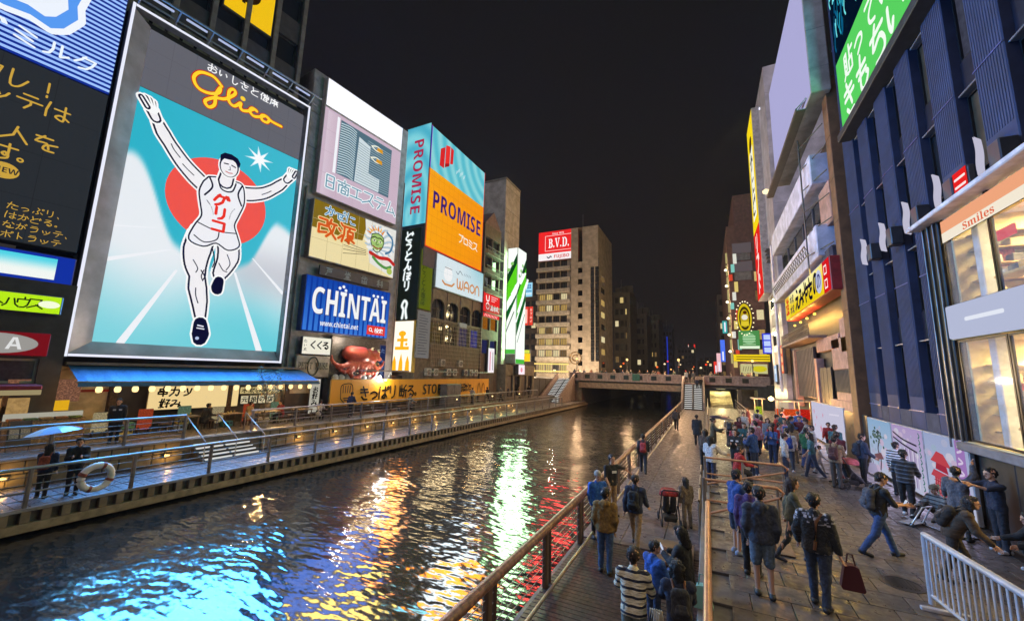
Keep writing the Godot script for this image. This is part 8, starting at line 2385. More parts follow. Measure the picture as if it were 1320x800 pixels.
	for k in 5: bx("dark_window", W(5.0, 4.5 + k * 2.2, 0.02), W(2.4, 1.5, 0.06), [dark_glass(), mat(lin(0.3, 0.28, 0.3), 0.5)][k % 2], o, 0.01)
	# tall yellow and red vertical sign, facing the canal
	o = sign_box("tall_yellow_red_sign", "very tall narrow sign, yellow with white centre above and red below", "sign", W(5.59, 12.986, -52.46), B, 6.2, 24.2, 1.0, mat(lin(0.4, 0.38, 0.4), 0.4, 0.4))
	a = art(); a.rect(0.05, 9.0, 6.1, 15.1, K(0.97, 0.85, 0.1)); a.rect(1.4, 10.5, 3.4, 9.5, K(0.97, 0.96, 0.9)); a.rect(0.05, 0.05, 6.1, 8.9, K(0.9, 0.16, 0.14))
	a.disc(3.1, 20.8, 1.3, K(0.25, 0.15, 0.05), 20, 0.8); a.kana("かにど", 1.8, 19.4, 2.4, 0.16, K(0.2, 0.15, 0.1), true, 1.2); a.kana("リブド", 1.6, 8.4, 2.3, 0.2, K(1, 0.93, 0.9), true, 1.15)
	lay(a, "sign_face", o, glow(1.0))
	face_light(o, 3.1, 16.0, 0.3, 5.8, 15.0, K(1.0, 0.88, 0.3), 5.0); face_light(o, 3.1, 4.5, 0.3, 5.8, 8.5, K(1.0, 0.25, 0.2), 5.0)
	# red paper lantern column sign
	o = sign_box("red_lantern_column", "vertical orange red sign with three glowing characters beside the pink building", "sign", W(6.02, 4.816, -43.0), B, 1.4, 2.9, 0.3)
	a = art(); a.rect(0.03, 0.03, 1.34, 2.84, K(0.92, 0.42, 0.3)); for k in 3: a.disc(0.7, 0.55 + k * 0.9, 0.36, K(1.0, 0.85, 0.6), 16)
	lay(a, "sign_face", o, glow(1.1))
	o = sign_box("pale_blue_box_sign", "small pale blue lit box sign near the right end of the bridge", "sign", W(5.934, 4.042, -46.87), B, 1.8, 1.9, 0.4)
	a = art(); a.rect(0.03, 0.03, 1.74, 1.84, K(0.72, 0.82, 0.95)); a.rect(0.3, 0.9, 1.2, 0.6, K(0.92, 0.96, 1.0)); lay(a, "sign_face", o, glow(1.0))
	# ---- poster hoardings along the promenade
	o = wall_thing("white_poster_hoarding", "white hoarding with faint pink and blue prints, farthest left of the posters", "hoarding", W(6.19, 0.602, -33.368), B)
	bx("board", W(4.1, 1.37, -0.06), W(8.2, 2.7, 0.12), mat(lin(0.5, 0.5, 0.52), 0.5), o, 0.015)
	a = art(); a.rect(0.04, 0.06, 8.12, 2.62, K(0.80, 0.79, 0.88))
	for q in [[0.8, 2.0, 0.25], [1.5, 1.6, 0.2], [2.6, 0.9, 0.35], [0.9, 1.0, 0.18], [3.4, 1.9, 0.2]]: a.star(q[0], q[1], q[2], q[2] * 0.4, 5, K(0.85, 0.55, 0.66))
	for k in 4: a.line([V(4.6 + k * 0.3, 0.5 + 0.12 * k), V(5.8 + k * 0.3, 0.5 + 0.12 * k)], 0.12, K(0.45, 0.5, 0.78), k == 0)
	a.poly([V(6.8, 0.3), V(7.8, 0.3), V(7.6, 1.0), V(7.0, 1.1)], K(0.6, 0.66, 0.85)); a.line([V(5.2, 2.1), V(7.4, 2.2)], 0.1, K(0.88, 0.86, 0.93))
	lay(a, "print", o, glow(0.9))
	face_light(o, 4.1, 1.4, 0.25, 8.0, 2.5, K(0.85, 0.85, 1.0), 0.9)
	var labels := ["poster hoarding with a tree in blue and lilac, left of the purple print", "poster hoarding with a pale pavilion and purple falls", "poster hoarding with a red temple gate and lilac border"]
	for k in 3:
		o = wall_thing("poster_hoarding", labels[k], "hoarding", W(6.19, 0.645, -22.876 + k * 2.537), B, "picture hoardings beside the promenade")
		bx("board", W(1.46, 1.25, -0.06), W(2.9, 2.5, 0.12), mat(lin(0.4, 0.4, 0.42), 0.5), o, 0.015)
		a = art()
		a.shade(0.04, 0.04, 2.82, 2.42, func(u: float, w: float) -> Color: return K(0.78, 0.8, 0.9).lerp([K(0.55, 0.72, 0.88), K(0.72, 0.6, 0.82), K(0.62, 0.68, 0.85)][k], w * 0.8), 6, 6)
		var rp := RandomNumberGenerator.new(); rp.seed = 40 + k
		for q in 26: a.disc(rp.randf_range(0.2, 2.7), rp.randf_range(0.15, 2.3), rp.randf_range(0.06, 0.3), [K(0.72, 0.74, 0.86), K(0.82, 0.74, 0.86), K(0.66, 0.74, 0.84), K(0.84, 0.82, 0.9)][q % 4], 9, 0.6, q % 6 == 0)
		if k == 0:
			a.curve([V(1.3, 0.2), V(1.45, 0.7), V(1.2, 1.1), V(1.5, 1.6)], 0.12, K(0.32, 0.27, 0.3))
			for q in 40: a.disc(1.25 + rp.randfn(0, 0.35), 1.75 + rp.randfn(0, 0.2), rp.randf_range(0.06, 0.14), [K(0.32, 0.4, 0.38), K(0.42, 0.5, 0.48), K(0.25, 0.32, 0.3)][q % 3], 8, 0.7, q % 8 == 0)
			a.poly([V(0.7, 0.8), V(1.0, 0.6), V(1.9, 0.75), V(1.6, 1.0)], K(0.5, 0.35, 0.38))
		elif k == 1:
			for q in 16: a.curve([V(0.5 + q * 0.12, 0.2 + 0.1 * rp.randf()), V(0.53 + q * 0.12, 0.9), V(0.5 + q * 0.125, 1.6)], rp.randf_range(0.03, 0.09), [K(0.9, 0.87, 0.94), K(0.62, 0.54, 0.72), K(0.75, 0.68, 0.82)][q % 3], q % 5 == 0)
			for q in 2: a.curve([V(0.3, 2.15 - q * 0.22), V(1.2, 1.95 - q * 0.2), V(2.4, 1.85 - q * 0.25)], 0.07, K(0.22, 0.2, 0.26))
			for q in 9: a.curve([V(2.66, 0.25 + q * 0.24), V(2.76, 0.32 + q * 0.24), V(2.68, 0.42 + q * 0.24)], 0.06, K(0.25, 0.48, 0.45), q == 0)
		else:
			a.poly([V(0.55, 0.35), V(1.75, 0.3), V(1.8, 0.95), V(0.6, 1.0)], K(0.72, 0.24, 0.3)); a.poly([V(0.35, 1.0), V(2.0, 0.93), V(1.7, 1.18), V(0.6, 1.24)], K(0.78, 0.3, 0.35)); a.poly([V(0.75, 1.28), V(1.6, 1.22), V(1.5, 1.5), V(0.85, 1.55)], K(0.68, 0.2, 0.28)); a.poly([V(0.45, 1.52), V(1.85, 1.44), V(1.4, 1.85), V(0.95, 1.9)], K(0.8, 0.3, 0.34))
			for q in 9: a.line([V(0.66 + q * 0.13, 0.36), V(0.66 + q * 0.13, 0.95)], 0.035, K(0.86, 0.55, 0.58), q == 0)
			for q in 4: a.line([V(0.6, 0.5 + q * 0.13), V(1.78, 0.46 + q * 0.13)], 0.025, K(0.55, 0.16, 0.22), q == 0)
			a.rect(2.25, 0.06, 0.55, 2.4, K(0.66, 0.5, 0.78)); for q in 6: a.curve([V(2.38, 0.28 + q * 0.36), V(2.62, 0.36 + q * 0.36), V(2.42, 0.46 + q * 0.36)], 0.07, K(0.9, 0.84, 0.95), q == 0)
			for q in 14: a.disc(0.25 + rp.randf() * 0.6, 0.3 + rp.randf() * 0.4, 0.1, K(0.36, 0.48, 0.42), 8, 1.0, q == 0)
		lay(a, "print", o, glow(0.78))
		face_light(o, 1.45, 1.25, 0.25, 2.7, 2.3, K(0.85, 0.82, 1.0), 0.9)
	o = wall_thing("black_gap_panel", "narrow black panel with pale marks between the white hoarding and the tree poster", "hoarding", W(6.2, 0.602, -26.23), B)
	bx("board", W(1.9, 1.3, -0.06), W(3.8, 2.6, 0.1), mat(lin(0.025, 0.025, 0.03), 0.4), o, 0.01)
	a = art(); for k in 5: a.star(0.8 + k * 0.5, 1.6 + 0.25 * sin(k * 2.0), 0.16, 0.06, 5, K(0.55, 0.5, 0.35))
	lay(a, "print", o, glow(0.5))
	# ---- lit food stalls at the far end of the promenade
	for k in 3:
		o = wall_thing("food_stall", ["food stall with an orange red lit front under the star bright lamp", "food stall with a red lit front right of the bright lamp", "food stall with a yellow green lit board left of the bright lamp"][k], "stall", W([4.3, 5.5, 3.1][k], 0.6, [-34.8, -35.3, -36.1][k]), Basis.IDENTITY, "food stalls on the promenade")
		var w: float = [1.5, 1.0, 0.6][k]
		bx("counter", W(w * 0.5, 0.5, -0.5), W(w, 1.0, 0.9), mat(lin(0.2, 0.12, 0.08), 0.6), o, 0.02)
		bx("lit_sign", W(w * 0.5, 1.25, -0.1), W(w, 0.75, 0.1), lit([K(0.95, 0.35, 0.15), K(0.85, 0.15, 0.1), K(0.7, 0.8, 0.2)][k], 1.1, "stain", 1.4), o, 0.02)
		bx("roof", W(w * 0.5, 2.2, -0.5), W(w + 0.3, 0.08, 1.5), mat(lin(0.3, 0.28, 0.25), 0.6), o, 0.02)
		for s in [0.05, w - 0.05]: bx("pole", W(s, 1.1, 0.0), W(0.05, 2.2, 0.05), mat(lin(0.3, 0.3, 0.3), 0.4, 0.5), o)
		bulb_light(o, W(w * 0.5, 1.9, 0.2), K(1.0, 0.7, 0.4), 4.0, 0.08)
	o = thing("bright_street_lamp", "star bright warm lamp on a pole above the food stalls", "street lamp", W(3.784, 0.602, -31.82))
	put("pole", tube_mesh([W(0.35, 0, 0), W(0.35, 2.4, 0), W(0.0, 2.5, 0)], 0.035, 8), mat(lin(0.1, 0.1, 0.1), 0.5, 0.5), o)
	var lg := MB.new(); lg.lathe(W(-0.05, 2.42, 0), [V(0, -0.17), V(0.15, -0.08), V(0.17, 0.04), V(0, 0.17)], 12)
	put("lamp_globe", lg.mesh(), lit(K(1.0, 0.85, 0.55), 6.0), o)
	bulb_light(o, W(-0.05, 2.42, 0), K(1.0, 0.78, 0.45), 22.0, 0.12)
# ---------------------------------------------------------------- things on the walkways, then everyone
func stroller(label: String, at: Vector3, turn: float, hood: Color) -> void:
	var o := thing("pushchair", label, "pushchair", at, turn)
	var fr := mat(lin(0.04, 0.04, 0.045), 0.4, 0.5)
	for s in [-0.24, 0.24]:
		put("frame", tube_mesh([W(s, 0.98, 0.38), W(s, 0.6, 0.12), W(s, 0.12, -0.34)], 0.016, 6), fr, o)
		put("frame", tube_mesh([W(s, 0.6, 0.12), W(s, 0.12, 0.34)], 0.016, 6), fr, o)
		for z in [-0.34, 0.34]:
			var w := MB.new()
			w.lathe(Vector3.ZERO, [V(0.05, -0.02), V(0.1, -0.022), V(0.115, 0.0), V(0.1, 0.022), V(0.05, 0.02)], 14)
			put("wheel", w.mesh(), mat(lin(0.02, 0.02, 0.02), 0.7), o, W(s * 1.08, 0.115, z), Basis(Vector3.BACK, PI / 2))
	put("handle", tube_mesh([W(-0.24, 0.98, 0.38), W(-0.2, 1.03, 0.42), W(0.2, 1.03, 0.42), W(0.24, 0.98, 0.38)], 0.02, 8), fr, o)
	var st := net([[W(-0.1, 0.42, 0.0), W(0.1, 0.42, 0.0), 0.1, 0.1], [W(-0.1, 0.42, 0.08), W(-0.1, 0.78, 0.2), 0.09, 0.08], [W(0.1, 0.42, 0.08), W(0.1, 0.78, 0.2), 0.09, 0.08], [W(0, 0.4, -0.05), W(0, 0.24, -0.28), 0.12, 0.1]], 0.04, 0.025)
	put("seat", surface_of(joined([[st, Transform3D.IDENTITY, Color.WHITE]])), cloth(K(0.1, 0.1, 0.12)), o)
	var hd := net([[W(-0.12, 0.82, 0.12), W(0.12, 0.82, 0.12), 0.17, 0.17], [W(-0.1, 0.85, -0.05), W(0.1, 0.85, -0.05), 0.15, 0.15]], 0.05, 0.025, [[W(0, 0.8, 0), W(0, -1, 0.1).normalized()]])
	put("hood", surface_of(joined([[hd, Transform3D.IDENTITY, Color.WHITE]])), cloth(hood), o)
	put("basket", box_mesh(W(0.36, 0.14, 0.4), 0.03), cloth(K(0.07, 0.07, 0.08)), o, W(0, 0.2, 0.08))

func umbrella(label: String, at: Vector3, tones: Array, r: float, tilt: Vector3, see_through := false) -> void:
	var o := thing("umbrella", label, "umbrella", at)
	o.rotation = tilt
	for k in 8:
		var b := MB.new()
		var rows := 5
		for j in rows:
			for q in 3:
				var f := func(t: float, u: float) -> Vector3:
					var ang := TAU * (k + u) / 8.0
					var sag := 1.0 - 0.07 * sin(PI * u) * t
					return W(cos(ang) * r * t * sag, -0.30 * r * t * t + 0.75, sin(ang) * r * t * sag)
				b.quad(f.call(float(j) / rows, q / 3.0), f.call(float(j + 1) / rows, q / 3.0), f.call(float(j + 1) / rows, (q + 1) / 3.0), f.call(float(j) / rows, (q + 1) / 3.0))
		var m := StandardMaterial3D.new()
		m.albedo_color = tones[k % tones.size()]
		m.roughness = 0.25
		m.backlight_enabled = true
		m.backlight = K(0.5, 0.5, 0.55)
		if see_through:
			m.roughness = 0.3
			m.transparency = BaseMaterial3D.TRANSPARENCY_ALPHA
			m.albedo_color.a = 0.6
		put("canopy_panel", b.mesh(), m, o)
		put("rib", tube_mesh([W(0, 0.74, 0), W(cos(TAU * k / 8) * r, 0.74 - 0.3 * r, sin(TAU * k / 8) * r)], 0.006, 4), mat(lin(0.1, 0.1, 0.1), 0.4, 0.7), o)
	put("shaft", tube_mesh([W(0, -0.1, 0), W(0, 0.82, 0)], 0.01, 6), mat(lin(0.3, 0.3, 0.3), 0.3, 0.8), o)

func hand_bag(label: String, at: Vector3, tone: Color, s: Vector3) -> void:
	var o := thing("hand_bag", label, "bag", at)
	var b := MB.new()
	b.prism(PackedVector2Array([V(-s.x * 0.5, -s.y * 0.42), V(-s.x * 0.44, -s.y * 0.5), V(s.x * 0.44, -s.y * 0.5), V(s.x * 0.5, -s.y * 0.42), V(s.x * 0.3, s.y * 0.36), V(s.x * 0.1, s.y * 0.42), V(-s.x * 0.1, s.y * 0.4), V(-s.x * 0.3, s.y * 0.36)]), -s.z * 0.3, s.z * 0.3)
	put("pouch", b.mesh(), cloth(tone), o)
	put("strap", tube_mesh([W(-s.x * 0.2, s.y * 0.35, 0), W(-s.x * 0.1, s.y * 0.8, 0), W(s.x * 0.1, s.y * 0.8, 0), W(s.x * 0.2, s.y * 0.35, 0)], 0.012, 6), cloth(tone.darkened(0.2)), o)

func walk_things() -> void:
	stroller("black pushchair with a red lined hood standing on the boardwalk", W(-1.2, 0, -13.4), 0.25, K(0.5, 0.06, 0.07))
	stroller("pushchair with a pink hood beside the child in white", W(4.429, 0.602, -18.576), -1.2, K(0.75, 0.35, 0.4))
	umbrella("open umbrella of clear and pale blue panels over the couple on the far deck", W(-18.75, 1.45, -5.5), [K(0.55, 0.75, 0.95), K(0.75, 0.85, 0.9), K(0.5, 0.55, 0.75), K(0.6, 0.8, 0.7)], 0.66, W(0.12, 0, 0.1))
	umbrella("dark blue umbrella held open among the seated group", W(0.473, 1.677, -23.22), [K(0.08, 0.1, 0.2), K(0.1, 0.13, 0.26)], 0.62, W(-0.1, 0, -0.1))
	hand_bag("maroon shopping bag hanging from the hand of the man in the patterned jacket", W(1.995, 1.135, -8.901), K(0.3, 0.06, 0.09), W(0.32, 0.42, 0.2))
	hand_bag("mint green tote bag beside the hooded woman with a phone", W(-0.22, 0.82, -7.75), K(0.62, 0.85, 0.78), W(0.3, 0.38, 0.2))
	hand_bag("white carrier bag hanging from the hand of the man with the blue backpack", W(5.332, 1.204, -19.694), K(0.85, 0.85, 0.88), W(0.3, 0.36, 0.2))
	# rope bundle carried by the person in stripes
	var o := thing("rope_bundle", "bundle of looped cream cord hanging at the side of the striped sweater", "cord", W(-0.82, 0.95, -6.45))
	for k in 5: put("loop", tube_mesh([W(-0.04 + k * 0.03, 0.12, 0.02 * k), W(-0.08 + k * 0.035, -0.1, 0.03), W(-0.02 + k * 0.03, -0.26, 0.0), W(0.05 + k * 0.02, -0.08, -0.03), W(-0.02 + k * 0.03, 0.12, 0.0)], 0.013, 6), mat(lin(0.62, 0.56, 0.45), 0.8), o)
	# brown ramp plate on the boardwalk
	o = thing("brown_ramp_plate", "brown sheet lying tilted on the boardwalk before the pushchair", "plate", W(-0.95, 0.03, -11.1))
	put("sheet", box_mesh(W(0.95, 0.03, 1.3), 0.01), mat(lin(0.22, 0.13, 0.07), 0.55), o, W(0, 0.05, 0), Basis(Vector3.RIGHT, 0.04))
	o = thing("brown_floor_sheet", "brown cardboard sheet on the promenade near the woman in olive", "plate", W(1.118, 0.619, -11.352))
	put("sheet", box_mesh(W(0.8, 0.02, 1.2), 0.006), mat(lin(0.26, 0.15, 0.08), 0.7), o, W(0, 0.012, 0))
	# ground mat of a street seller and a tripod cart
	o = thing("seller_mat", "pale patterned mat on the ground in front of the red gate poster", "mat", W(5.418, 0.619, -14.964), 0.4)
	put("sheet", box_mesh(W(0.9, 0.02, 1.5), 0.006), mat(lin(0.4, 0.38, 0.42), 0.8, 0.0, "stain", 2.0), o, W(0, 0.012, 0))
	o = thing("folding_trolley", "folded white luggage trolley on the ground by the man in the striped sweater", "trolley", W(4.773, 0.602, -14.706), 0.8)
	put("frame", tube_mesh([W(-0.25, 0.05, 0), W(-0.2, 0.55, 0.25), W(0.2, 0.55, 0.25), W(0.25, 0.05, 0)], 0.018, 6), mat(lin(0.6, 0.6, 0.62), 0.35, 0.5), o)
	put("plate", box_mesh(W(0.5, 0.02, 0.3)), mat(lin(0.5, 0.5, 0.52), 0.4, 0.4), o, W(0, 0.06, -0.12))
	for s in [-0.25, 0.25]:
		var w := MB.new(); w.lathe(Vector3.ZERO, [V(0.03, -0.015), V(0.06, 0.0), V(0.03, 0.015)], 12)
		put("wheel", w.mesh(), mat(lin(0.03, 0.03, 0.03), 0.7), o, W(s, 0.06, 0.02), Basis(Vector3.BACK, PI / 2))

func phone(o: Node3D, j: Dictionary) -> void:
	var p: Vector3 = (j.wr0 + j.wr1) * 0.5 + (j.fo0 + j.fo1) * 0.06
	put("phone", box_mesh(W(0.075, 0.15, 0.012), 0.004), mat(lin(0.02, 0.02, 0.02), 0.2), o, p + W(0, 0.03, 0), Basis(Vector3.RIGHT, -0.5))
	put("phone_screen", box_mesh(W(0.065, 0.13, 0.004), 0.0), lit(K(0.85, 0.9, 1.0), 0.8), o, p + W(0, 0.034, 0.009), Basis(Vector3.RIGHT, -0.5))

func phone_one(o: Node3D, j: Dictionary) -> void:
	var p: Vector3 = j.wr1 + j.fo1 * 0.1
	put("phone", box_mesh(W(0.075, 0.15, 0.012), 0.004), mat(lin(0.02, 0.02, 0.02), 0.2), o, p, Basis(Vector3.RIGHT, -0.4))
	put("phone_screen", box_mesh(W(0.065, 0.13, 0.004), 0.0), lit(K(0.85, 0.9, 1.0), 0.8), o, p + W(0, 0.004, 0.009), Basis(Vector3.RIGHT, -0.4))

func cross_strap(o: Node3D, j: Dictionary) -> void:
	put("strap", tube_mesh([j.sh1 + W(-0.08, 0.07, 0.02), j.chest + W(0.04, 0.05, 0.145), j.pel + W(0.02, 0.12, 0.165), j.pel + W(0.0, -0.02, 0.16)], 0.026, 6), cloth(K(0.42, 0.25, 0.13)), o)

func chest_marks(o: Node3D, j: Dictionary) -> void:
	for s in [-1.0, 1.0]: put("emblem", box_mesh(W(0.09, 0.06, 0.012), 0.003), mat(lin(0.75, 0.75, 0.78), 0.6), o, j.chest + W(s * 0.09, 0.02, -0.137))

func shirt_mark(o: Node3D, j: Dictionary) -> void:
	put("emblem", box_mesh(W(0.16, 0.07, 0.012), 0.003), mat(lin(0.75, 0.75, 0.78), 0.6), o, j.chest + W(0.0, -0.02, -0.14))

func people_list() -> void:
	var STAND := {}
	var walkp := {"legs": [[0.38, 0.12], [-0.28, 0.25]], "arms": [[-0.35, 0.12, 0.3, 0.05], [0.4, 0.12, 0.45, 0.05]], "lean": 0.06}
	var walk2 := {"legs": [[-0.22, 0.4], [0.3, 0.08]], "arms": [[0.3, 0.13, 0.4, 0.05], [-0.3, 0.13, 0.25, 0.05]], "lean": 0.05}
	var phonep := {"arms": [[0.45, 0.1, 1.45, 0.45], [0.45, 0.1, 1.45, 0.45]], "lean": 0.05, "nod": 0.2}
	var pockets := {"arms": [[-0.12, 0.17, 0.5, 0.28], [-0.12, 0.17, 0.5, 0.28]], "lean": 0.02, "legs": [[0.06, 0.05], [-0.05, 0.04]]}
	var jeans := K(0.14, 0.2, 0.32)
	var black := K(0.06, 0.06, 0.07)
	var khaki := K(0.55, 0.45, 0.33)
	var R := -PI / 2      # facing right, away from the water
	var L := PI / 2
	# near people on the boardwalk
	person({"label": "person in a cream sweater with navy stripes, back to the viewer, nearest on the boardwalk", "at": W(-1.12, 0, -6.6), "turn": 0.05, "tone": K(0.83, 0.78, 0.66), "print": "thin:1a1c2c", "top": "sweater", "tone2": K(0.4, 0.42, 0.38), "h": 1.7, "pose": {"arms": [[0.5, 0.2, 1.0, 0.2], [0.35, 0.22, 0.9, 0.2]], "lean": 0.1}, "hairtone": K(0.2, 0.13, 0.09), "cell": 0.018})
	person({"label": "boy in a bright blue jacket looking right, in front of the hooded woman", "at": W(-0.98, 0, -7.75), "turn": R + 0.9, "look": -0.5, "tone": K(0.12, 0.3, 0.62), "tone2": jeans, "h": 1.45, "pose": phonep, "cell": 0.02})
	person({"label": "woman with dark hair in a black coat holding a phone, beside the copper handrail", "at": W(-0.5, 0, -8.2), "turn": L - 0.35, "tone": black, "top": "coat", "tone2": K(0.13, 0.2, 0.35), "h": 1.62, "pose": phonep, "hair": "long", "nod": 0.25, "cell": 0.02, "extras": [phone]})
	person({"label": "person in navy with a black backpack with brown straps, leaning on the copper handrail", "at": W(-0.5, 0, -6.75), "turn": 0.2, "tone": K(0.1, 0.13, 0.22), "tone2": jeans, "h": 1.58, "pack": "17151a", "straps": "7a4a2a", "hair": "long", "pose": {"lean": 0.25, "arms": [[0.6, 0.1, 1.0, 0.2], [0.5, 0.1, 1.0, 0.2]]}, "cell": 0.02})
	person({"label": "man in a mustard khaki jacket walking away along the boardwalk", "at": W(-2.2, 0, -9.5), "turn": 0.05, "tone": K(0.47, 0.35, 0.14), "tone2": K(0.2, 0.3, 0.45), "h": 1.72, "pose": pockets, "hood": true, "cell": 0.019, "fat": 1.08})
	person({"label": "man in a dark navy jacket with black backpack and beige trousers on the boardwalk", "at": W(-1.82, 0, -11.2), "turn": -0.1, "tone": K(0.1, 0.13, 0.22), "tone2": khaki, "h": 1.74, "pack": "0e0f14", "pose": walkp, "cell": 0.02})
	person({"label": "youth in a bright blue jacket and grey beanie by the brown handrail", "at": W(-2.82, 0, -11.3), "turn": R - 0.9, "tone": K(0.08, 0.33, 0.68), "tone2": black, "h": 1.66, "hair": "beanie", "hairtone": K(0.6, 0.58, 0.55), "pose": pockets, "cell": 0.02})
	person({"label": "man in a black printed tee pointing to the right with his arm stretched out", "at": W(-2.85, 0, -13.2), "turn": R - 0.75, "tone": black, "top": "tee", "tone2": khaki, "h": 1.78, "pose": {"arms": [[0.1, 1.35, 0.05, 0.0], [0.1, 0.15, 0.5, 0.2]]}, "cell": 0.02, "extras": [shirt_mark]})
	person({"label": "person with a red backpack walking away by the brown handrail", "at": W(-2.75, 0, -19.4), "turn": 0.1, "tone": K(0.16, 0.18, 0.22), "tone2": K(0.1, 0.12, 0.18), "h": 1.68, "pack": "a0303a", "pose": walkp, "cell": 0.025})
	person({"label": "dark haired child standing behind the pushchair", "at": W(-0.7, 0, -13.3), "turn": 0.5, "tone": K(0.35, 0.3, 0.25), "tone2": K(0.45, 0.4, 0.33), "h": 1.35, "hair": "long", "cell": 0.022})
	# on the promenade
	person({"label": "man in a charcoal hooded jacket and grey blue shorts, back to the viewer", "at": W(0.731, 0.6, -8.686), "turn": 0.0, "tone": K(0.17, 0.19, 0.24), "tone2": K(0.3, 0.36, 0.42), "bottom": "shorts", "h": 1.76, "hood": true, "pose": pockets, "cell": 0.018, "skin": K(0.66, 0.5, 0.41)})
	person({"label": "person in a purple top half hidden by the man in the charcoal hooded jacket", "at": W(0.619, 0.6, -9.46), "turn": -0.3, "tone": K(0.25, 0.13, 0.33), "tone2": black, "h": 1.66, "pose": STAND, "cell": 0.022})
	person({"label": "man in a black jacket with pale patterned shoulders and jeans", "at": W(1.531, 0.6, -8.772), "turn": -0.35, "tone": K(0.09, 0.09, 0.1), "print": "floral", "tone2": K(0.13, 0.17, 0.25), "h": 1.74, "pose": {"arms": [[-0.1, 0.3, 0.7, 0.2], [0.05, 0.2, 0.1, 0.0]], "legs": [[0.15, 0.08], [-0.12, 0.12]]}, "cell": 0.018, "fat": 1.12, "extras": [cross_strap]})
	person({"label": "woman in olive green with shoulder length hair walking to the right", "at": W(1.462, 0.6, -10.578), "turn": R, "tone": K(0.27, 0.27, 0.2), "top": "sweater", "tone2": K(0.15, 0.17, 0.19), "bottom": "tights", "h": 1.66, "hair": "long", "hairtone": K(0.2, 0.11, 0.07), "pose": walkp, "cell": 0.02, "shoe": K(0.1, 0.12, 0.2)})
	person({"label": "youth in a blue and grey jacket and dark shorts looking right", "at": W(0.43, 0.6, -10.406), "turn": R + 0.5, "tone": K(0.1, 0.24, 0.5), "tone2": K(0.12, 0.14, 0.2), "bottom": "shorts", "h": 1.68, "pose": phonep, "cell": 0.02, "shoe": K(0.5, 0.55, 0.65)})
	person({"label": "man in navy with a dark blue backpack standing before the tree poster", "at": W(5.074, 0.6, -19.694), "turn": R + 0.2, "tone": K(0.14, 0.18, 0.27), "tone2": black, "h": 1.74, "pack": "1b2230", "pose": {"arms": [[0.1, 0.1, 0.2, 0.0], [0.2, 0.12, 0.7, 0.1]]}, "cell": 0.025})
	person({"label": "person in a white and black striped top with a pink bag before the tree poster", "at": W(5.59, 0.6, -18.232), "turn": -0.6, "tone": K(0.85, 0.84, 0.85), "print": "wide:141418", "top": "sweater", "tone2": black, "h": 1.68, "cell": 0.025, "hair": "bun"})
	person({"label": "man in a dark sweater with thin pale stripes, back to the viewer", "at": W(4.945, 0.6, -15.652), "turn": -0.5, "tone": K(0.1, 0.11, 0.14), "print": "thin:4a5566", "top": "sweater", "tone2": black, "h": 1.76, "pose": {"legs": [[0.1, 0.05], [-0.1, 0.05]], "arms": [[0.3, 0.25, 0.9, 0.3], [0.3, 0.25, 0.9, 0.3]]}, "cell": 0.022, "fat": 1.08, "shoe": K(0.8, 0.8, 0.8)})
	person({"label": "man with a bulky grey backpack looking at his phone while walking", "at": W(3.225, 0.6, -11.868), "turn": R + 0.25, "tone": black, "top": "tee", "tone2": K(0.14, 0.24, 0.42), "h": 1.76, "pack": "3a3d48", "pose": {"legs": [[0.42, 0.1], [-0.35, 0.3]], "arms": [[0.4, 0.1, 1.1, 0.4], [0.5, 0.1, 1.1, 0.4]], "lean": 0.14, "nod": 0.3}, "nod": 0.35, "cell": 0.02, "extras": [phone]})
	person({"label": "person in a long grey coat raising a camera at the dark base wall", "at": W(5.375, 0.6, -14.018), "turn": R + 0.9, "tone": K(0.34, 0.34, 0.37), "top": "coat", "tone2": black, "bottom": "tights", "h": 1.66, "pose": {"arms": [[0.3, 0.3, 0.5, 0.0], [2.3, 0.3, 0.7, 0.3]]}, "cell": 0.022})
	person({"label": "man in a dark blue tee with both arms raised holding a phone, at far right", "at": W(5.805, 0.6, -13.502), "turn": L + 0.2, "tone": K(0.09, 0.12, 0.2), "top": "tee", "tone2": K(0.08, 0.09, 0.13), "h": 1.78, "pose": {"arms": [[1.35, 0.15, 0.5, 0.3], [1.35, 0.15, 0.5, 0.3]]}, "cell": 0.02, "shoe": K(0.75, 0.75, 0.78), "extras": [phone]})
	person({"label": "street seller in a striped shirt and brown cap sitting on the ground by the posters", "at": W(5.59, 0.6, -15.48), "turn": L + 0.6, "tone": K(0.5, 0.48, 0.46), "print": "thin:2a2a30", "tone2": K(0.2, 0.17, 0.15), "h": 1.66, "hair": "cap", "hairtone": K(0.42, 0.35, 0.25), "pose": {"seat": 0.12, "legs": [[2.3, 1.55], [2.2, 1.5]], "spread": 0.25, "arms": [[0.6, 0.3, 0.7, 0.2], [0.6, 0.3, 0.7, 0.2]], "lean": 0.3}, "cell": 0.024})
	person({"label": "person in brown bending forward beside the end of the white picket barrier", "at": W(4.085, 0.6, -11.094), "turn": R - 0.2, "tone": K(0.25, 0.18, 0.11), "tone2": K(0.16, 0.13, 0.11), "h": 1.66, "pose": {"lean": 0.5, "legs": [[0.4, 0.5], [-0.1, 0.3]], "arms": [[0.1, 0.2, 0.7, 0.2], [0.3, 0.2, 0.5, 0.1]], "nod": 0.2}, "hair": "long", "hairtone": K(0.15, 0.09, 0.06), "pack": "1d1815", "cell": 0.022})
	person({"label": "person in black crouching at the far right behind the white picket barrier", "at": W(6.02, 0.6, -12.298), "turn": L, "tone": black, "tone2": black, "h": 1.7, "pose": {"seat": 0.35, "crouch": true, "legs": [[1.9, 2.2], [1.8, 2.1]], "lean": 0.5, "arms": [[0.7, 0.2, 0.6, 0.1], [0.7, 0.2, 0.6, 0.1]]}, "cell": 0.024, "shoe": K(0.8, 0.8, 0.82)})
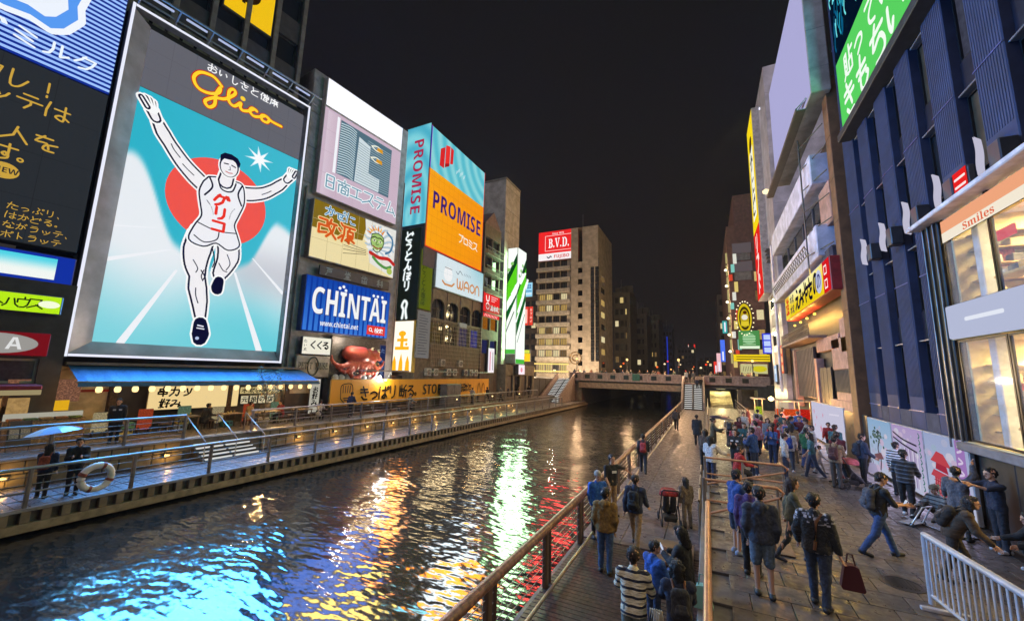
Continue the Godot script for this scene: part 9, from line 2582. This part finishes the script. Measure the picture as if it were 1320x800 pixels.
	person({"label": "man in a blue jacket and jeans standing beside the group, turned left", "at": W(1.505, 0.6, -18.576), "turn": L - 0.5, "tone": K(0.1, 0.25, 0.5), "tone2": K(0.12, 0.18, 0.3), "h": 1.78, "pose": phonep, "cell": 0.025, "shoe": K(0.7, 0.7, 0.75)})
	person({"label": "long haired woman in a white shawl behind the cross rails", "at": W(-0.017, 0.6, -16.254), "turn": -0.5, "tone": K(0.8, 0.79, 0.78), "top": "shawl", "tone2": K(0.12, 0.15, 0.25), "h": 1.62, "hair": "long", "pose": {"arms": [[0.5, 0.35, 0.8, 0.2], [0.7, 0.4, 0.6, 0.0]]}, "cell": 0.025})
	person({"label": "person in a red jacket sitting on a low seat among the group", "at": W(0.817, 0.6, -16.856), "turn": R + 0.4, "tone": K(0.6, 0.07, 0.09), "tone2": K(0.14, 0.14, 0.16), "h": 1.66, "pose": {"seat": 0.45, "legs": [[1.35, 1.3], [1.3, 1.25]], "arms": [[0.5, 0.2, 0.9, 0.3], [0.5, 0.2, 0.9, 0.3]], "lean": 0.2}, "cell": 0.025})
	person({"label": "man in black with a red collar turned towards the viewer among the group", "at": W(0.86, 0.6, -18.232), "turn": PI - 0.2, "tone": K(0.08, 0.08, 0.09), "tone2": black, "h": 1.72, "pose": phonep, "cell": 0.025, "extras": [chest_marks]})
	person({"label": "woman in an olive brown coat beside the dark blue umbrella", "at": W(0.129, 0.6, -22.704), "turn": R, "tone": K(0.3, 0.28, 0.2), "top": "coat", "tone2": black, "h": 1.68, "pose": {"arms": [[0.5, 0.1, 0.8, 0.2], [0.8, 0.1, 1.0, 0.2]]}, "hair": "bun", "cell": 0.03})
	person({"label": "tall man in dark clothes with a pale scarf on the boardwalk below the stairs", "at": W(-0.75, 0, -29.0), "turn": 0.0, "tone": K(0.1, 0.11, 0.13), "top": "coat", "tone2": black, "h": 1.85, "cell": 0.03, "fat": 1.1})
	person({"label": "dark dressed person walking away at the foot of the boardwalk stairs", "at": W(-2.45, 0, -36.0), "turn": 0.0, "tone": K(0.12, 0.12, 0.14), "tone2": black, "h": 1.7, "pose": walkp, "cell": 0.035})
	person({"label": "dark haired woman leaning over the boardwalk edge near the white shawl", "at": W(-0.258, 0.6, -18.49), "turn": -0.4, "tone": K(0.25, 0.2, 0.17), "top": "sweater", "tone2": black, "h": 1.6, "hair": "long", "pose": {"lean": 0.35}, "cell": 0.028})
	person({"label": "man in a red tee seen from behind in the crowd", "at": W(2.58, 0.6, -22.016), "turn": 0.1, "tone": K(0.68, 0.1, 0.13), "top": "tee", "tone2": K(0.1, 0.13, 0.2), "h": 1.74, "pose": walk2, "cell": 0.028})
	person({"label": "person in white with a royal blue backpack walking away in the crowd", "at": W(2.881, 0.6, -20.296), "turn": -0.15, "tone": K(0.75, 0.73, 0.7), "tone2": K(0.12, 0.13, 0.19), "h": 1.72, "pack": "1c3a94", "pose": walkp, "cell": 0.026, "shoe": K(0.75, 0.75, 0.8)})
	person({"label": "person in a green jacket and blue skirt in the crowd", "at": W(3.698, 0.6, -21.5), "turn": -0.5, "tone": K(0.1, 0.33, 0.17), "tone2": K(0.15, 0.2, 0.35), "h": 1.66, "pose": walk2, "cell": 0.028})
	person({"label": "person in a beige jacket walking away between red tee and green jacket", "at": W(3.354, 0.6, -22.532), "turn": 0.0, "tone": K(0.58, 0.47, 0.33), "tone2": K(0.3, 0.25, 0.2), "h": 1.7, "pose": walkp, "cell": 0.028, "hair": "long"})
	person({"label": "child in a white dress and red hair band walking by the pink pushchair", "at": W(4.171, 0.6, -19.178), "turn": L + 0.4, "tone": K(0.8, 0.78, 0.82), "top": "dress", "tone2": K(0.5, 0.1, 0.12), "bottom": "tights", "h": 1.2, "hair": "tail", "hairtone": K(0.3, 0.1, 0.07), "pose": walk2, "cell": 0.022})
	person({"label": "small child in pale clothes running in the crowd", "at": W(3.913, 0.6, -20.554), "turn": R, "tone": K(0.72, 0.65, 0.6), "top": "sweater", "tone2": K(0.6, 0.56, 0.52), "h": 1.1, "pose": walkp, "cell": 0.024})
	# crowd further along the promenade
	var tones := [["white", K(0.74, 0.73, 0.72)], ["maroon", K(0.35, 0.08, 0.12)], ["blue", K(0.14, 0.27, 0.52)], ["teal", K(0.12, 0.3, 0.33)], ["red", K(0.6, 0.12, 0.13)], ["grey", K(0.45, 0.45, 0.48)], ["tan", K(0.5, 0.4, 0.29)], ["pink", K(0.7, 0.42, 0.45)]]
	var spots := [[2.4, -28.0], [3.2, -29.5], [4.1, -28.6], [2.8, -31.0], [3.9, -31.8], [5.0, -30.6], [5.7, -33.0], [4.6, -34.5], [2.2, -33.5], [3.3, -36.0], [5.9, -36.5], [5.2, -38.8], [6.3, -30.0], [2.9, -39.0], [4.0, -27.4], [1.6, -24.8]]
	var where := ["left edge of the crowd", "behind the red tee", "behind the green jacket", "deep in the crowd on the left", "deep in the crowd in the middle", "near the white hoarding", "beside the white hoarding", "below the bright lamp", "far left of the crowd", "before the orange stall", "at the far end of the white hoarding", "at the red lit stall", "by the black gap panel", "farthest left near the stalls", "just behind the beige jacket", "next to the blue jacketed man"]
	for k in spots.size():
		var t: Array = tones[(k * 5) % 8]
		person({"label": "person in %s %s, %s" % [t[0], ["jacket", "coat", "sweater"][k % 3], where[k]], "at": W(spots[k][0] * 0.86, 0.6, spots[k][1] * 0.86), "turn": [0.1, PI, -0.4, 0.3, R, PI - 0.3, L][k % 7], "tone": t[1], "top": ["jacket", "coat", "sweater"][k % 3], "tone2": [jeans, black, K(0.2, 0.18, 0.16)][k % 3], "h": 1.6 + 0.03 * (k % 6), "hair": ["short", "long", "short", "bun", "cap"][k % 5], "hairtone": K(0.09, 0.065, 0.05), "pose": [walkp, STAND, walk2, phonep][k % 4], "cell": 0.034})
	for k in 18:
		var t: Array = tones[(k * 3 + 2) % 8]
		var row := k / 6
		var at := W(1.0 + (k % 6) * 0.74 + 0.3 * sin(k * 4.7), 0.6, -19.0 - row * 3.4 - 0.9 * sin(k * 2.9))
		person({"label": "%s person in %s %s of the %s crowd row past the cross rails" % [ORD[k % 6], t[0], ["tee", "jacket", "sweater"][k % 3], ORD[row]], "at": at, "turn": [0.2, PI - 0.4, R, L, -0.5, 0.0, PI + 0.3][k % 7], "tone": t[1].lightened(0.08), "top": ["tee", "jacket", "sweater"][k % 3], "tone2": [black, jeans, K(0.25, 0.22, 0.2)][(k / 2) % 3], "h": 1.56 + 0.04 * (k % 6), "hair": ["short", "long", "tail", "short", "cap"][(k * 2) % 5], "hairtone": [K(0.09, 0.065, 0.05), K(0.05, 0.04, 0.04), K(0.22, 0.13, 0.08)][k % 3], "pose": [phonep, walkp, pockets, walk2][k % 4], "pack": "" if k % 4 else ["22262e", "4a2320", "2a3d5c"][k % 3], "cell": 0.03, "shoe": K(0.5, 0.5, 0.52) if k % 3 == 0 else black})
	# far bank
	person({"label": "woman with an auburn backpack under the pale umbrella on the far deck", "at": W(-18.95, 0, -5.45), "turn": 0.9, "tone": K(0.1, 0.13, 0.24), "tone2": black, "h": 1.6, "pack": "8a3a1c", "hair": "long", "pose": {"arms": [[0.4, 0.1, 1.6, 0.3], [0.05, 0.12, 0.3, 0.1]]}, "cell": 0.03, "group": "people on the far bank"})
	person({"label": "man in black under the pale umbrella on the far deck", "at": W(-18.7, 0, -6.05), "turn": -1.9, "tone": black, "tone2": black, "h": 1.74, "pose": phonep, "cell": 0.03, "group": "people on the far bank"})
	person({"label": "staff man in a black jacket with white chest marks before the blue awning", "at": W(-22.6, 0.9, -8.3), "turn": R - 0.5, "tone": K(0.06, 0.065, 0.09), "top": "coat", "tone2": black, "h": 1.8, "cell": 0.03, "extras": [chest_marks], "group": "people on the far bank"})
	person({"label": "seated diner in black bowed over the first terrace table", "at": W(-23.95, 0.9, -12.3), "turn": 0.0, "tone": black, "tone2": black, "h": 1.68, "pose": {"seat": 0.46, "legs": [[1.4, 1.4], [1.35, 1.4]], "arms": [[0.5, 0.2, 0.9, 0.2], [0.5, 0.2, 0.9, 0.2]], "lean": 0.25}, "cell": 0.032, "group": "people on the far bank"})
	person({"label": "seated diner in pale cream at the second terrace table", "at": W(-23.7, 0.9, -14.4), "turn": 0.0, "tone": K(0.65, 0.55, 0.4), "tone2": jeans, "h": 1.68, "pose": {"seat": 0.46, "legs": [[1.4, 1.4], [1.35, 1.4]], "arms": [[0.5, 0.2, 0.9, 0.2], [0.5, 0.2, 0.9, 0.2]], "lean": 0.2}, "cell": 0.032, "group": "people on the far bank"})
	person({"label": "seated diner in red at the third terrace table", "at": W(-23.5, 0.9, -16.3), "turn": PI, "tone": K(0.5, 0.1, 0.1), "tone2": black, "h": 1.66, "pose": {"seat": 0.46, "legs": [[1.4, 1.4], [1.35, 1.4]], "arms": [[0.5, 0.2, 0.9, 0.2], [0.5, 0.2, 0.9, 0.2]], "lean": 0.15}, "cell": 0.032, "group": "people on the far bank"})
	person({"label": "seated man in a white shirt by the white brush board", "at": W(-22.6, 0.9, -18.2), "turn": 0.4, "tone": K(0.75, 0.76, 0.8), "top": "tee", "tone2": K(0.1, 0.12, 0.2), "h": 1.7, "pose": {"seat": 0.44, "legs": [[1.4, 1.4], [1.3, 1.2]], "arms": [[0.6, 0.2, 0.9, 0.2], [0.5, 0.2, 0.9, 0.2]], "lean": 0.3}, "cell": 0.03, "group": "people on the far bank"})
	person({"label": "cook in dark green behind the restaurant counter", "at": W(-26.6, 0.9, -10.5), "turn": R, "tone": K(0.1, 0.2, 0.17), "tone2": black, "h": 1.74, "cell": 0.035, "group": "people on the far bank"})
	person({"label": "person in dark blue walking past the hand emblem of the yellow banner", "at": W(-22.4, 0.9, -20.6), "turn": 0.2, "tone": K(0.13, 0.16, 0.27), "tone2": black, "h": 1.72, "pose": walkp, "cell": 0.034, "group": "people on the far bank"})
	person({"label": "person in grey sitting on a bench before the yellow banner writing", "at": W(-22.6, 0.9, -27.0), "turn": R, "tone": K(0.3, 0.32, 0.34), "tone2": K(0.2, 0.2, 0.2), "h": 1.7, "pose": {"seat": 0.45, "legs": [[1.4, 1.4], [1.3, 1.3]], "arms": [[0.6, 0.2, 0.8, 0.2], [0.5, 0.2, 0.8, 0.2]]}, "cell": 0.034, "group": "people on the far bank"})
	var q := thing("wooden_bench", "low wooden bench in front of the yellow banner", "bench", W(-22.75, 0.9, -26.6))
	for k in 3: bx("seat_slat", W(-0.14 + k * 0.14, 0.42, 0), W(0.12, 0.04, 1.8), mat(lin(0.2, 0.13, 0.07), 0.6), q)
	for s in [-0.7, 0.7]: bx("leg", W(0, 0.2, s), W(0.36, 0.4, 0.06), mat(lin(0.06, 0.06, 0.06), 0.5), q)
	for k in 7:
		person({"label": "passer-by in %s on the far terrace %s" % [["white", "black", "grey", "navy", "beige", "black", "red"][k], ["near the grey cabinet", "beyond the grey cabinet", "below the brown balcony building", "below the green slanted billboard", "at the start of the dark shutters", "among the dark shutters", "at the foot of the left bridge stairs"][k]], "at": W(-22.3 + 0.3 * (k % 3), 0.9 if k < 6 else 0.0, -36.5 - k * 2.7), "turn": k * 1.3, "tone": [K(0.72, 0.7, 0.68), black, K(0.4, 0.4, 0.42), K(0.12, 0.15, 0.28), K(0.55, 0.45, 0.33), black, K(0.5, 0.12, 0.12)][k], "tone2": black, "h": 1.68, "pose": walkp, "cell": 0.045, "group": "people on the far bank"})
